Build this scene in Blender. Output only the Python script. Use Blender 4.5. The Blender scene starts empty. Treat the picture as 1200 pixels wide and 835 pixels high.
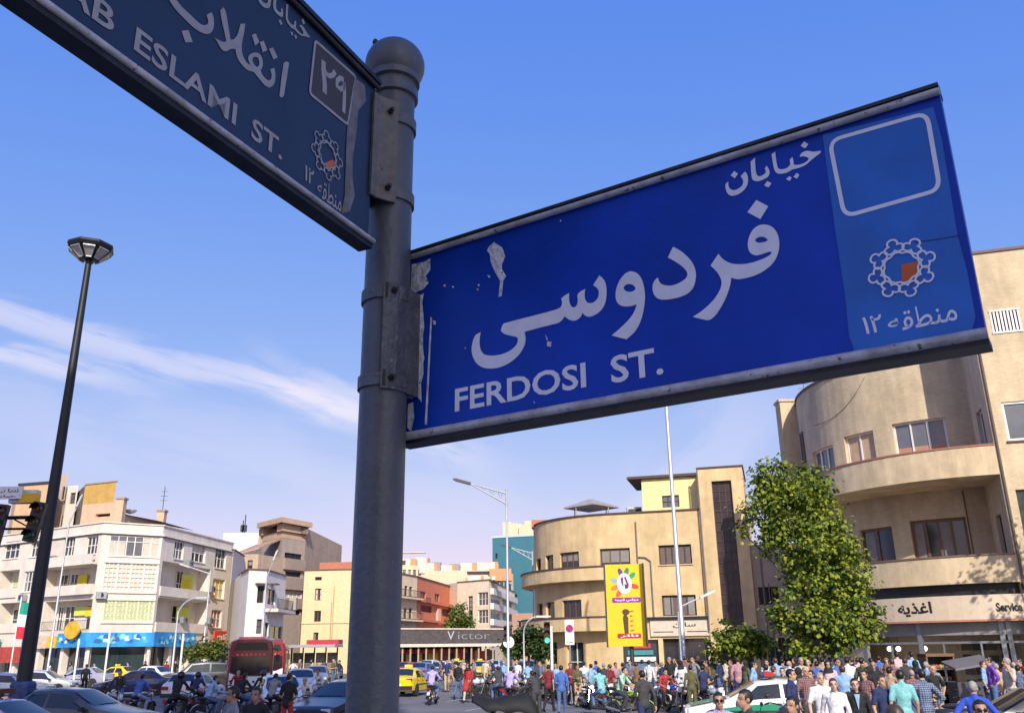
import bpy, bmesh, math, random
from mathutils import Vector, Matrix, noise as mnoise
random.seed(7)
R = math.radians
scene = bpy.context.scene
col = scene.collection

# ------------------------------------------------------------------ camera, sky, sun, exposure
CAM_H, F_PX = 2.27, 1026.0
PITCH, ROLL = R(18.5), R(0.745)
cFwd = Vector((0, math.cos(PITCH), math.sin(PITCH)))
_u0 = Vector((0, -math.sin(PITCH), math.cos(PITCH))); _r0 = Vector((1, 0, 0))
cRt = _r0*math.cos(ROLL) - _u0*math.sin(ROLL)
cUp = _u0*math.cos(ROLL) + _r0*math.sin(ROLL)
CPOS = Vector((0, 0, CAM_H))
cd = bpy.data.cameras.new('camera'); cam = bpy.data.objects.new('camera', cd); col.objects.link(cam)
cd.sensor_width = 36.0; cd.lens = 36.0*F_PX/1200.0; cd.clip_start = 0.05; cd.clip_end = 4000
cam.matrix_world = Matrix((( cRt.x, cUp.x, -cFwd.x, 0), (cRt.y, cUp.y, -cFwd.y, 0), (cRt.z, cUp.z, -cFwd.z, CAM_H), (0, 0, 0, 1)))
scene.camera = cam
SUN_AZ, SUN_EL = R(170), R(32)
SUN_STRENGTH, SKY_STRENGTH, EXPOSURE = 5.0, 0.13, 0.12
SKY_TONE = ((0.146, 1.17, 0.95, 0.10), (0.204, 0.69, 1.0, 0.10), (0.69, 0.12, 1.1, 0.11))
sd = bpy.data.lights.new('sun', 'SUN'); sun = bpy.data.objects.new('sun', sd); col.objects.link(sun)
sd.energy = SUN_STRENGTH; sd.angle = R(0.5); sd.color = (1.0, 0.92, 0.80)
_sdir = Vector((math.sin(SUN_AZ)*math.cos(SUN_EL), math.cos(SUN_AZ)*math.cos(SUN_EL), math.sin(SUN_EL)))
sun.rotation_euler = _sdir.to_track_quat('Z', 'Y').to_euler(); sun.location = (0, -20, 60)
scene.view_settings.view_transform = 'Standard'; scene.view_settings.look = 'None'
scene.view_settings.exposure = EXPOSURE; scene.view_settings.gamma = 1.0
scene.view_settings.use_curve_mapping = False
scene.cycles.max_bounces = 6; scene.cycles.use_denoising = True

def pray(u, v):
    return (cFwd + cRt*((u-600)/F_PX) + cUp*((417.5-v)/F_PX))

world = bpy.data.worlds.new('World'); scene.world = world; world.use_nodes = True
def sky_world():
    nt = world.node_tree; nt.nodes.clear(); N = nt.nodes.new; L = nt.links.new
    out = N('ShaderNodeOutputWorld'); bg = N('ShaderNodeBackground'); bg.inputs[1].default_value = SKY_STRENGTH
    sk = N('ShaderNodeTexSky'); sk.sky_type = 'NISHITA'; sk.sun_disc = False
    sk.sun_elevation = SUN_EL; sk.sun_rotation = SUN_AZ; sk.air_density = 1.0; sk.dust_density = 1.5; sk.ozone_density = 3.0
    tc = N('ShaderNodeTexCoord')
    def math_(op, a, b=None, clamp=False):
        n = N('ShaderNodeMath'); n.operation = op; n.use_clamp = clamp
        for i, x in enumerate((a, b)):
            if x is None: continue
            if isinstance(x, (int, float)): n.inputs[i].default_value = x
            else: L(x, n.inputs[i])
        return n.outputs[0]
    # tone of the day: hazy lavender horizon, deeper azure overhead
    sp = N('ShaderNodeSeparateColor'); L(sk.outputs[0], sp.inputs[0]); hs = N('ShaderNodeCombineColor')
    for i, (g, e, lim, glow) in enumerate(SKY_TONE):
        t = math_('MINIMUM', math_('MULTIPLY', math_('POWER', sp.outputs[i], e), g), lim)
        L(math_('MULTIPLY', math_('ADD', t, math_('MULTIPLY', math_('MAXIMUM', math_('SUBTRACT', sp.outputs[i], 8.5), 0.0), glow)), 1/SKY_STRENGTH), hs.inputs[i])
    def dot(vec):
        n = N('ShaderNodeVectorMath'); n.operation = 'DOT_PRODUCT'; L(tc.outputs['Generated'], n.inputs[0]); n.inputs[1].default_value = vec
        return n.outputs['Value']
    def smooth(x, a, b):
        n = N('ShaderNodeMapRange'); n.interpolation_type = 'SMOOTHSTEP'; L(x, n.inputs['Value'])
        n.inputs['From Min'].default_value = a; n.inputs['From Max'].default_value = b
        return n.outputs['Result']
    # wisps of high cloud: streaks along great circles, broken up by stretched noise
    def streak(qa, qb, width, lo, hi, scl, seed, dens):
        da, db = pray(*qa).normalized(), pray(*qb).normalized()
        n = da.cross(db).normalized(); 
        if n.z < 0: n = -n
        t = n.cross(da).normalized()
        if t.dot(db) < 0: t = -t
        m = da.cross(t)
        d = dot(n); a = dot(t)
        mp = N('ShaderNodeCombineXYZ'); L(math_('MULTIPLY', a, scl[0]), mp.inputs[0]); L(math_('MULTIPLY', d, scl[1]), mp.inputs[1]); mp.inputs[2].default_value = seed
        nz = N('ShaderNodeTexNoise'); nz.inputs['Scale'].default_value = 1.0; nz.inputs['Detail'].default_value = 7; nz.inputs['Roughness'].default_value = 0.58; nz.inputs['Distortion'].default_value = 0.5
        L(mp.outputs[0], nz.inputs['Vector'])
        mp2 = N('ShaderNodeCombineXYZ'); L(math_('MULTIPLY', a, 7.0), mp2.inputs[0]); mp2.inputs[1].default_value = seed*3.1
        nw = N('ShaderNodeTexNoise'); nw.inputs['Scale'].default_value = 1.0; nw.inputs['Detail'].default_value = 3; L(mp2.outputs[0], nw.inputs['Vector'])
        dd = math_('ADD', d, math_('MULTIPLY', math_('SUBTRACT', nw.outputs['Fac'], 0.5), width*1.3))
        ad = math_('ABSOLUTE', dd)
        band = math_('SUBTRACT', 1.0, smooth(ad, width*0.1, width))
        ends = math_('MULTIPLY', smooth(a, lo-0.10, lo+0.02), math_('SUBTRACT', 1.0, smooth(a, hi-0.04, hi+0.10)))
        c = smooth(math_('ADD', nz.outputs['Fac'], math_('MULTIPLY', band, 0.25)), 0.48, 0.76)
        return math_('MULTIPLY', math_('MULTIPLY', math_('MULTIPLY', c, band), ends), dens)
    s1 = streak((0, 366), (400, 482), 0.030, -0.25, 0.37, (10, 64), 2.3, 0.56)
    s2 = streak((0, 408), (130, 440), 0.022, -0.35, 0.09, (12, 60), 5.1, 0.6)
    s3 = streak((380, 462), (560, 545), 0.045, -0.02, 0.16, (10, 38), 8.7, 0.55)
    s4 = streak((0, 470), (560, 600), 0.07, -0.2, 0.5, (5, 30), 4.4, 0.22)
    s5 = streak((760, 640), (960, 420), 0.09, -0.02, 0.2, (6, 14), 9.9, 0.30)
    s = math_('ADD', math_('ADD', s1, s2), math_('ADD', math_('ADD', s3, s4), s5), clamp=True)
    mx = N('ShaderNodeMixRGB'); L(s, mx.inputs[0]); L(hs.outputs[0], mx.inputs[1]); mx.inputs[2].default_value = (0.76/SKY_STRENGTH, 0.74/SKY_STRENGTH, 0.90/SKY_STRENGTH, 1)
    L(mx.outputs[0], bg.inputs[0]); L(bg.outputs[0], out.inputs[0])
sky_world()

# ------------------------------------------------------------------ pixel rays on real surfaces (photo is 1200 x 835)
def atY(u, v, Y):
    d = pray(u, v); return CPOS + d*(Y/d.y)
def gp(u, v, z=0.0):
    d = pray(u, v); return CPOS + d*((z-CAM_H)/d.z)
def zray(u, v, x, y):
    d = pray(u, v); return CAM_H + d.z/math.hypot(d.x, d.y)*math.hypot(x, y)
def uline(u, Y, vh=762):
    p = atY(u, vh, Y); return p.x, p.y
def dirv(az):
    return Vector((math.sin(R(az)), math.cos(R(az))))

# ------------------------------------------------------------------ materials
_mats = {}
def mat(name, c, rough=0.7, metal=0.0, var=0.12, scale=3.0, streak=0.0, bump=0.0, bscale=40.0, spec=0.5, brick=None, coat=0.0, dirt=None, chips=None):
    if name in _mats: return _mats[name]
    m = bpy.data.materials.new(name); m.use_nodes = True; _mats[name] = m
    nt = m.node_tree; N = nt.nodes.new; L = nt.links.new
    b = nt.nodes['Principled BSDF']; b.inputs['Roughness'].default_value = rough; b.inputs['Metallic'].default_value = metal
    b.inputs['Specular IOR Level'].default_value = spec; b.inputs['Coat Weight'].default_value = coat
    c = tuple(c[:3])
    tc = N('ShaderNodeTexCoord')
    nz = N('ShaderNodeTexNoise'); nz.inputs['Scale'].default_value = scale; nz.inputs['Detail'].default_value = 6; nz.inputs['Roughness'].default_value = 0.6
    L(tc.outputs['Object'], nz.inputs['Vector'])
    rp = N('ShaderNodeValToRGB'); rp.color_ramp.elements[0].position = 0.3; rp.color_ramp.elements[1].position = 0.72
    d = dirt or tuple(x*(1-var*1.3) for x in c)
    rp.color_ramp.elements[0].color = (*d, 1)
    rp.color_ramp.elements[1].color = (*[min(1, x*(1+var*0.6)) for x in c], 1)
    L(nz.outputs['Fac'], rp.inputs[0]); last = rp.outputs[0]
    if brick:
        bk = N('ShaderNodeTexBrick'); uv = N('ShaderNodeUVMap')
        L(uv.outputs[0], bk.inputs['Vector']); bk.inputs['Scale'].default_value = 1.0
        bk.inputs['Brick Width'].default_value = brick[0]; bk.inputs['Row Height'].default_value = brick[1]
        bk.inputs['Mortar Size'].default_value = brick[2]; bk.inputs['Mortar Smooth'].default_value = 0.3; bk.offset = 0.5
        bk.inputs['Color1'].default_value = (*[min(1, x*1.1) for x in c], 1); bk.inputs['Color2'].default_value = (*[x*0.78 for x in c], 1)
        bk.inputs['Mortar'].default_value = (*[x*0.72 for x in c], 1)
        mx = N('ShaderNodeMixRGB'); mx.inputs[0].default_value = 0.42; L(last, mx.inputs[1]); L(bk.outputs[0], mx.inputs[2]); last = mx.outputs[0]
    if streak:
        mp = N('ShaderNodeMapping'); mp.inputs['Scale'].default_value = (0.8, 0.8, 0.22); L(tc.outputs['Object'], mp.inputs[0])
        n2 = N('ShaderNodeTexNoise'); n2.inputs['Scale'].default_value = 1.1; n2.inputs['Detail'].default_value = 8; n2.inputs['Roughness'].default_value = 0.65; L(mp.outputs[0], n2.inputs['Vector'])
        r2 = N('ShaderNodeValToRGB'); r2.color_ramp.elements[0].position = 0.38; r2.color_ramp.elements[1].position = 0.62
        r2.color_ramp.elements[0].color = (*[1-streak*0.62]*3, 1); r2.color_ramp.elements[1].color = (1, 1, 1, 1); L(n2.outputs['Fac'], r2.inputs[0])
        mm = N('ShaderNodeMixRGB'); mm.blend_type = 'MULTIPLY'; mm.inputs[0].default_value = 1; L(last, mm.inputs[1]); L(r2.outputs[0], mm.inputs[2]); last = mm.outputs[0]
    if chips:      # small chipped or rusty spots
        n4 = N('ShaderNodeTexNoise'); n4.inputs['Scale'].default_value = chips[2]; n4.inputs['Detail'].default_value = 5; n4.inputs['Roughness'].default_value = 0.7; L(tc.outputs['Object'], n4.inputs['Vector'])
        r4 = N('ShaderNodeValToRGB'); r4.color_ramp.elements[0].position = chips[1]; r4.color_ramp.elements[1].position = chips[1]+0.025; L(n4.outputs['Fac'], r4.inputs[0])
        m4 = N('ShaderNodeMixRGB'); L(r4.outputs[0], m4.inputs[0]); L(last, m4.inputs[1]); m4.inputs[2].default_value = (*chips[0], 1); last = m4.outputs[0]
    L(last, b.inputs['Base Color'])
    if bump:
        n3 = N('ShaderNodeTexNoise'); n3.inputs['Scale'].default_value = bscale; n3.inputs['Detail'].default_value = 4; L(tc.outputs['Object'], n3.inputs['Vector'])
        bp = N('ShaderNodeBump'); bp.inputs['Strength'].default_value = bump; bp.inputs['Distance'].default_value = 0.02; L(n3.outputs['Fac'], bp.inputs['Height']); L(bp.outputs[0], b.inputs['Normal'])
    return m
def glass(name, c, rough=0.08):
    return mat(name, c, rough, var=0.25, scale=0.7, spec=0.8)
def lamp_mat(name, c, s):
    m = mat(name, c, 0.4); b = m.node_tree.nodes['Principled BSDF']; b.inputs['Emission Color'].default_value = (*c, 1); b.inputs['Emission Strength'].default_value = s; return m
def leaf_mat(name, c1, c2):
    if name in _mats: return _mats[name]
    m = bpy.data.materials.new(name); m.use_nodes = True; _mats[name] = m
    nt = m.node_tree; N = nt.nodes.new; L = nt.links.new
    b = nt.nodes['Principled BSDF']; b.inputs['Roughness'].default_value = 0.5; b.inputs['Specular IOR Level'].default_value = 0.35
    tc = N('ShaderNodeTexCoord'); nz = N('ShaderNodeTexNoise'); nz.inputs['Scale'].default_value = 1.7; nz.inputs['Detail'].default_value = 5; L(tc.outputs['Object'], nz.inputs['Vector'])
    rp = N('ShaderNodeValToRGB'); rp.color_ramp.elements[0].position = 0.32; rp.color_ramp.elements[1].position = 0.68
    rp.color_ramp.elements[0].color = (*c1, 1); rp.color_ramp.elements[1].color = (*c2, 1); L(nz.outputs['Fac'], rp.inputs[0]); L(rp.outputs[0], b.inputs['Base Color'])
    tr = N('ShaderNodeBsdfTranslucent'); L(rp.outputs[0], tr.inputs[0]); mx = N('ShaderNodeMixShader'); mx.inputs[0].default_value = 0.38
    L(b.outputs[0], mx.inputs[1]); L(tr.outputs[0], mx.inputs[2]); L(mx.outputs[0], nt.nodes['Material Output'].inputs[0])
    return m

# ------------------------------------------------------------------ mesh builder and tags
class MB:
    def __init__(s): s.v = []; s.f = []; s.m = []; s.uv = {}
    def add(s, pts, faces, m=0, uvs=None):
        o = len(s.v); s.v += [Vector(p) for p in pts]
        for k, f in enumerate(faces):
            s.f.append([i+o for i in f]); s.m.append(m)
            if uvs: s.uv[len(s.f)-1] = [uvs[i] for i in f]
        return s
    def quad(s, a, b, c, d, m=0, uv=None): return s.add((a, b, c, d), [(0, 1, 2, 3)], m, uv)
    def poly(s, pts, m=0): return s.add(pts, [tuple(range(len(pts)))], m)
    def box(s, cx, cy, cz, sx, sy, sz, m=0, rz=0.0, M=None):
        P = [Vector((x*sx/2, y*sy/2, z*sz/2)) for z in (-1, 1) for y in (-1, 1) for x in (-1, 1)]
        if rz: P = [Matrix.Rotation(rz, 3, 'Z') @ p for p in P]
        if M is not None: P = [M @ p for p in P]
        P = [p+Vector((cx, cy, cz)) for p in P]
        return s.add(P, [(0, 2, 3, 1), (4, 5, 7, 6), (0, 1, 5, 4), (2, 6, 7, 3), (0, 4, 6, 2), (1, 3, 7, 5)], m)
    def bar(s, a, b, w, h, m=0, up=Vector((0, 0, 1))):
        a = Vector(a); b = Vector(b); d = (b-a).normalized()
        if abs(d.dot(up)) > 0.99: up = Vector((1, 0, 0))
        x = d.cross(up).normalized(); y = x.cross(d)
        P = [q+x*(i*w/2)+y*(j*h/2) for q in (a, b) for j in (-1, 1) for i in (-1, 1)]
        return s.add(P, [(0, 2, 3, 1), (4, 5, 7, 6), (0, 1, 5, 4), (2, 6, 7, 3), (0, 4, 6, 2), (1, 3, 7, 5)], m)
    def prism(s, poly, z0, z1, m=0, top=True):
        n = len(poly); P = [(p[0], p[1], z0) for p in poly]+[(p[0], p[1], z1) for p in poly]
        F = [(i, (i+1) % n, (i+1) % n+n, i+n) for i in range(n)]
        if top: F += [tuple(range(n))[::-1], tuple(range(n, 2*n))]
        return s.add(P, F, m)
    def tube(s, pts, r, n=8, m=0, cap=True):
        pts = [Vector(p) for p in pts]; rs = r if isinstance(r, (list, tuple)) else [r]*len(pts)
        P = []; prev = None
        for i, p in enumerate(pts):
            t = (pts[min(i+1, len(pts)-1)]-pts[max(i-1, 0)]).normalized()
            if prev is None:
                a = Vector((0, 0, 1)) if abs(t.z) < 0.9 else Vector((1, 0, 0)); x = t.cross(a).normalized()
            else:
                x = (prev-t*prev.dot(t)).normalized()
            prev = x; y = t.cross(x)
            P += [p+(x*math.cos(2*math.pi*k/n)+y*math.sin(2*math.pi*k/n))*rs[i] for k in range(n)]
        F = [(i*n+k, i*n+(k+1) % n, (i+1)*n+(k+1) % n, (i+1)*n+k) for i in range(len(pts)-1) for k in range(n)]
        if cap: F += [tuple(range(n))[::-1], tuple(range((len(pts)-1)*n, len(pts)*n))]
        return s.add(P, F, m)
    def lathe(s, prof, c=(0, 0, 0), n=16, m=0, axis='Z'):
        P = []
        for r, z in prof:
            for k in range(n):
                a = 2*math.pi*k/n; q = (r*math.cos(a), r*math.sin(a), z)
                if axis == 'Y': q = (q[0], q[2], q[1])
                if axis == 'X': q = (q[2], q[0], q[1])
                P.append((q[0]+c[0], q[1]+c[1], q[2]+c[2]))
        F = [(i*n+k, i*n+(k+1) % n, (i+1)*n+(k+1) % n, (i+1)*n+k) for i in range(len(prof)-1) for k in range(n)]
        F += [tuple(range(n))[::-1], tuple(range((len(prof)-1)*n, len(prof)*n))]
        return s.add(P, F, m)
    def ell(s, c, r, n=12, k=8, m=0, M=None):
        P = []
        for i in range(1, k):
            t = math.pi*i/k
            for j in range(n):
                a = 2*math.pi*j/n; P.append(Vector((r[0]*math.sin(t)*math.cos(a), r[1]*math.sin(t)*math.sin(a), r[2]*math.cos(t))))
        P += [Vector((0, 0, r[2])), Vector((0, 0, -r[2]))]
        if M is not None: P = [M @ p for p in P]
        P = [p+Vector(c) for p in P]; t = len(P)-2
        F = [(i*n+j, (i+1)*n+j, (i+1)*n+(j+1) % n, i*n+(j+1) % n) for i in range(k-2) for j in range(n)]
        F += [(t, j, (j+1) % n) for j in range(n)]+[(t+1, (k-2)*n+(j+1) % n, (k-2)*n+j) for j in range(n)]
        return s.add(P, F, m)
    def mesh(s, name, mats, smooth=False, off=None, angle=40):
        me = bpy.data.meshes.new(name); o = Vector(off) if off is not None else Vector((0, 0, 0))
        me.from_pydata([p-o for p in s.v], [], s.f)
        for q in (mats if isinstance(mats, (list, tuple)) else [mats]): me.materials.append(q)
        me.polygons.foreach_set('material_index', s.m)
        if s.uv:
            ul = me.uv_layers.new(name='UVMap')
            for pi, uvs in s.uv.items():
                for li, uv in zip(me.polygons[pi].loop_indices, uvs): ul.data[li].uv = uv
        if smooth:
            me.polygons.foreach_set('use_smooth', [True]*len(me.polygons)); me.set_sharp_from_angle(angle=R(angle))
        me.update(); return me
    def build(s, name, mats, parent=None, smooth=False, world=False, angle=40):
        if not s.f: return None
        off = None
        if parent is not None and world:
            off = parent.location.copy(); q = parent.parent
            while q is not None: off += q.location; q = q.parent
        o = bpy.data.objects.new(name, s.mesh(name, mats, smooth, off, angle)); col.objects.link(o)
        if parent is not None: o.parent = parent
        return o
def tag(o, label=None, cat=None, group=None, kind=None):
    for k, x in (('label', label), ('category', cat), ('group', group), ('kind', kind)):
        if x: o[k] = x
    return o
def empty(name, loc, rz=0.0, label=None, cat=None, group=None):
    o = bpy.data.objects.new(name, None); col.objects.link(o); o.location = loc; o.rotation_euler = (0, 0, rz); o.empty_display_size = 0.3
    return tag(o, label, cat, group)
_kids = {}
def copy_tree(o, parent=None):
    c = o.copy(); col.objects.link(c)
    if parent is not None: c.parent = parent
    for ch in list(o.children): copy_tree(ch, c)
    return c
def font_mesh(s, bold=0.0):
    cu = bpy.data.curves.new('lettering', 'FONT'); cu.body = s; cu.offset = bold; cu.resolution_u = 3
    o = bpy.data.objects.new('lettering', cu); col.objects.link(o)
    bpy.context.view_layer.update()
    me = bpy.data.meshes.new_from_object(o.evaluated_get(bpy.context.evaluated_depsgraph_get()))
    bpy.data.objects.remove(o); bpy.data.curves.remove(cu); return me
def mb_text(mb, s, origin, ex, ey, x0, y0, w, h, m=0, bold=0.0):
    """writing fitted in the rectangle x0,y0,w,h of the plane origin + ex*x + ey*y"""
    me = font_mesh(s, bold)
    if not me.vertices: return
    xs = [v.co.x for v in me.vertices]; ys = [v.co.y for v in me.vertices]
    ax, bx, ay, by = min(xs), max(xs), min(ys), max(ys)
    P = [origin+ex*(x0+(v.co.x-ax)/(bx-ax)*w)+ey*(y0+(v.co.y-ay)/(by-ay)*h) for v in me.vertices]
    mb.add(P, [tuple(p.vertices) for p in me.polygons], m); bpy.data.meshes.remove(me)
def shape_mesh(loops):
    """flat mesh of closed outlines (holes by even-odd)"""
    cu = bpy.data.curves.new('outline', 'CURVE'); cu.dimensions = '2D'; cu.fill_mode = 'BOTH'
    for lp in loops:
        sp = cu.splines.new('POLY'); sp.points.add(len(lp)-1); sp.use_cyclic_u = True
        for p, q in zip(sp.points, lp): p.co = (q[0], q[1], 0, 1)
    o = bpy.data.objects.new('outline', cu); col.objects.link(o); bpy.context.view_layer.update()
    me = bpy.data.meshes.new_from_object(o.evaluated_get(bpy.context.evaluated_depsgraph_get()))
    bpy.data.objects.remove(o); bpy.data.curves.remove(cu); return me
def smooth_loop(pts, k=4, corner=48):
    n = len(pts); out = []; P = [Vector(p[:2]) for p in pts]
    def ang(i):
        a = (P[i]-P[i-1]); b = (P[(i+1) % n]-P[i])
        return math.degrees(a.angle(b, 0)) if a.length > 1e-9 and b.length > 1e-9 else 0
    cor = [ang(i) > corner for i in range(n)]
    for i in range(n):
        p1, p2 = P[i], P[(i+1) % n]
        p0 = P[i-1] if not cor[i] else p1-(p2-p1); p3 = P[(i+2) % n] if not cor[(i+1) % n] else p2+(p2-p1)
        for j in range(k):
            t = j/k
            out.append(0.5*((2*p1)+(p2-p0)*t+(2*p0-5*p1+4*p2-p3)*t*t+(3*p1-p0-3*p2+p3)*t**3))
    return out

# ------------------------------------------------------------------ walls along a path
class Path:
    def __init__(s, pts):
        s.p = [Vector(q[:2]) for q in pts]; s.S = [0.0]
        for a, b in zip(s.p[:-1], s.p[1:]): s.S.append(s.S[-1]+(b-a).length)
        s.n = []
        for a, b in zip(s.p[:-1], s.p[1:]):
            d = (b-a).normalized(); s.n.append(Vector((d.y, -d.x)))
        s.len = s.S[-1]
    def seg(s, t):
        for i in range(len(s.S)-2, -1, -1):
            if t >= s.S[i]-1e-9: return i
        return 0
    def pt(s, t, z=0.0, o=0.0):
        i = s.seg(t); d = (s.p[i+1]-s.p[i])/(s.S[i+1]-s.S[i]); q = s.p[i]+d*(t-s.S[i]); n = s.n[i]
        if i > 0 and abs(t-s.S[i]) < 1e-6: n = (s.n[i-1]+s.n[i])/(1+s.n[i-1].dot(s.n[i]))
        q = q+n*o; return Vector((q.x, q.y, z))
    def uv(s, u, v, smin=None):
        d = pray(u, v); best = None
        for i in range(len(s.n)):
            n = s.n[i]; den = n.x*d.x+n.y*d.y
            if abs(den) < 1e-9: continue
            t = (n.x*s.p[i].x+n.y*s.p[i].y)/den
            if t <= 0: continue
            h = Vector((d.x*t, d.y*t)); e = (s.p[i+1]-s.p[i]); k = (h-s.p[i]).dot(e)/e.length_squared
            lo = -0.02 if i else -5; hi = 1.02 if i < len(s.n)-1 else 6
            if lo <= k <= hi and den < 0 and (best is None or t < best[0]): best = (t, s.S[i]+k*e.length, CAM_H+d.z*t)
        return (best[1], best[2]) if best else None
    def rect(s, u0, v0, u1, v1):
        q = [s.uv(u0, v0), s.uv(u1, v0), s.uv(u0, v1), s.uv(u1, v1)]; q = [x for x in q if x]
        um, vm = (u0+u1)/2, (v0+v1)/2
        l, r_ = s.uv(u0, vm), s.uv(u1, vm); t, b = s.uv(um, v0), s.uv(um, v1)
        return (l[0], r_[0], b[1], t[1])
    def samples(s, a, b): return [a]+[x for x in s.S if a+1e-4 < x < b-1e-4]+[b]
def band(mb, P, s0, s1, z0, z1, o0, o1, m=0):
    ss = P.samples(max(s0, 0), min(s1, P.len)); pts = []
    for t in ss: pts += [P.pt(t, z0, o0), P.pt(t, z0, o1), P.pt(t, z1, o1), P.pt(t, z1, o0)]
    F = []
    for i in range(len(ss)-1):
        for k in range(4): F.append((i*4+k, i*4+(k+1) % 4, i*4+4+(k+1) % 4, i*4+4+k))
    F += [(0, 1, 2, 3), tuple(range(len(ss)*4-4, len(ss)*4))[::-1]]
    mb.add(pts, F, m)
def wall(mb, P, s0, s1, z0, z1, holes, depth=0.22, m=0, m_rev=None):
    m_rev = m if m_rev is None else m_rev
    holes = [h for h in holes if h[1] > s0 and h[0] < s1 and h[3] > z0 and h[2] < z1]
    sb = sorted(set([round(x, 4) for x in P.samples(s0, s1)]+[round(min(max(x, s0), s1), 4) for h in holes for x in h[:2]]))
    zb = sorted(set([z0, z1]+[round(min(max(x, z0), z1), 4) for h in holes for x in h[2:4]]))
    for a, b in zip(sb[:-1], sb[1:]):
        if b-a < 1e-4: continue
        for c, d in zip(zb[:-1], zb[1:]):
            if d-c < 1e-4: continue
            ms, mz = (a+b)/2, (c+d)/2
            if any(h[0] < ms < h[1] and h[2] < mz < h[3] for h in holes): continue
            mb.quad(P.pt(a, c), P.pt(b, c), P.pt(b, d), P.pt(a, d), m, [(a, c), (b, c), (b, d), (a, d)])
    for h in holes:
        a, b, c, d = max(h[0], s0), min(h[1], s1), max(h[2], z0), min(h[3], z1); dp = h[4] if len(h) > 4 and isinstance(h[4], float) else depth
        for t in (a, b): mb.quad(P.pt(t, c), P.pt(t, d), P.pt(t, d, -dp), P.pt(t, c, -dp), m_rev, [(0, c), (0, d), (dp, d), (dp, c)])
        ss = P.samples(a, b)
        for x, y in zip(ss[:-1], ss[1:]):
            for z in (c, d): mb.quad(P.pt(x, z), P.pt(y, z), P.pt(y, z, -dp), P.pt(x, z, -dp), m_rev, [(x, 0), (y, 0), (y, dp), (x, dp)])
def window(P, h, parent, frame, pane, nx=2, nz=1, depth=0.22, fw=0.05, zsplit=None, name='window', sill=None, curtain=None):
    """a real window in opening h: frame bars (part) with its pane set behind (sub-part)"""
    a, b, c, d = h[:4]; dp = h[4] if len(h) > 4 and isinstance(h[4], float) else depth
    mb = MB(); o0, o1 = -dp+0.012, -dp+0.065
    band(mb, P, a+0.002, b-0.002, c+0.002, c+fw, o0, o1); band(mb, P, a+0.002, b-0.002, d-fw, d-0.002, o0, o1)
    xs = [a+fw/2+0.002+(b-a-fw-0.004)*i/nx for i in range(nx+1)]
    for x in xs: band(mb, P, x-fw/2, x+fw/2, c+fw, d-fw, o0, o1-0.004)
    zs = zsplit or [k/nz for k in range(1, nz)]
    for k in zs:
        z = c+(d-c)*k
        for x, y in zip(xs[:-1], xs[1:]): band(mb, P, x+fw/2, y-fw/2, z-fw*0.4, z+fw*0.4, o0, o1-0.008)
    if sill is not None: band(mb, P, a-0.06, b+0.06, c-0.07, c-0.005, -0.02, 0.09, 1)
    w = mb.build(name, [frame, sill or frame], parent, world=True)
    pm = MB(); ss = P.samples(a, b)
    for x, y in zip(ss[:-1], ss[1:]): pm.quad(P.pt(x, c, -dp), P.pt(y, c, -dp), P.pt(y, d, -dp), P.pt(x, d, -dp))
    pm.build('pane', pane, w, world=True)
    if curtain:
        k, mm = curtain
        for (fa, fb, fc, fd) in k:
            cm = MB(); band(cm, P, a+(b-a)*fa, a+(b-a)*fb, c+(d-c)*fc, c+(d-c)*fd, -dp+0.004, -dp+0.010)
            cm.build('curtain', mm, w, world=True)
    return w
def close_block(mb, P, back, z0, z1, m_wall=0, m_roof=1, s0=0, s1=None):
    """plain far walls and a roof that close the footprint behind a path"""
    s1 = P.len if s1 is None else s1
    front = [P.pt(t, 0) for t in P.samples(s0, s1)]; bk = [Vector((q[0], q[1], 0)) for q in back]
    loop = [front[-1]]+bk+[front[0]]
    for a, b in zip(loop[:-1], loop[1:]):
        mb.quad((a.x, a.y, z0), (b.x, b.y, z0), (b.x, b.y, z1), (a.x, a.y, z1), m_wall, [(0, z0), ((b-a).length, z0), ((b-a).length, z1), (0, z1)])
    mb.poly([(q.x, q.y, z1-0.02) for q in front+bk], m_roof)
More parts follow.
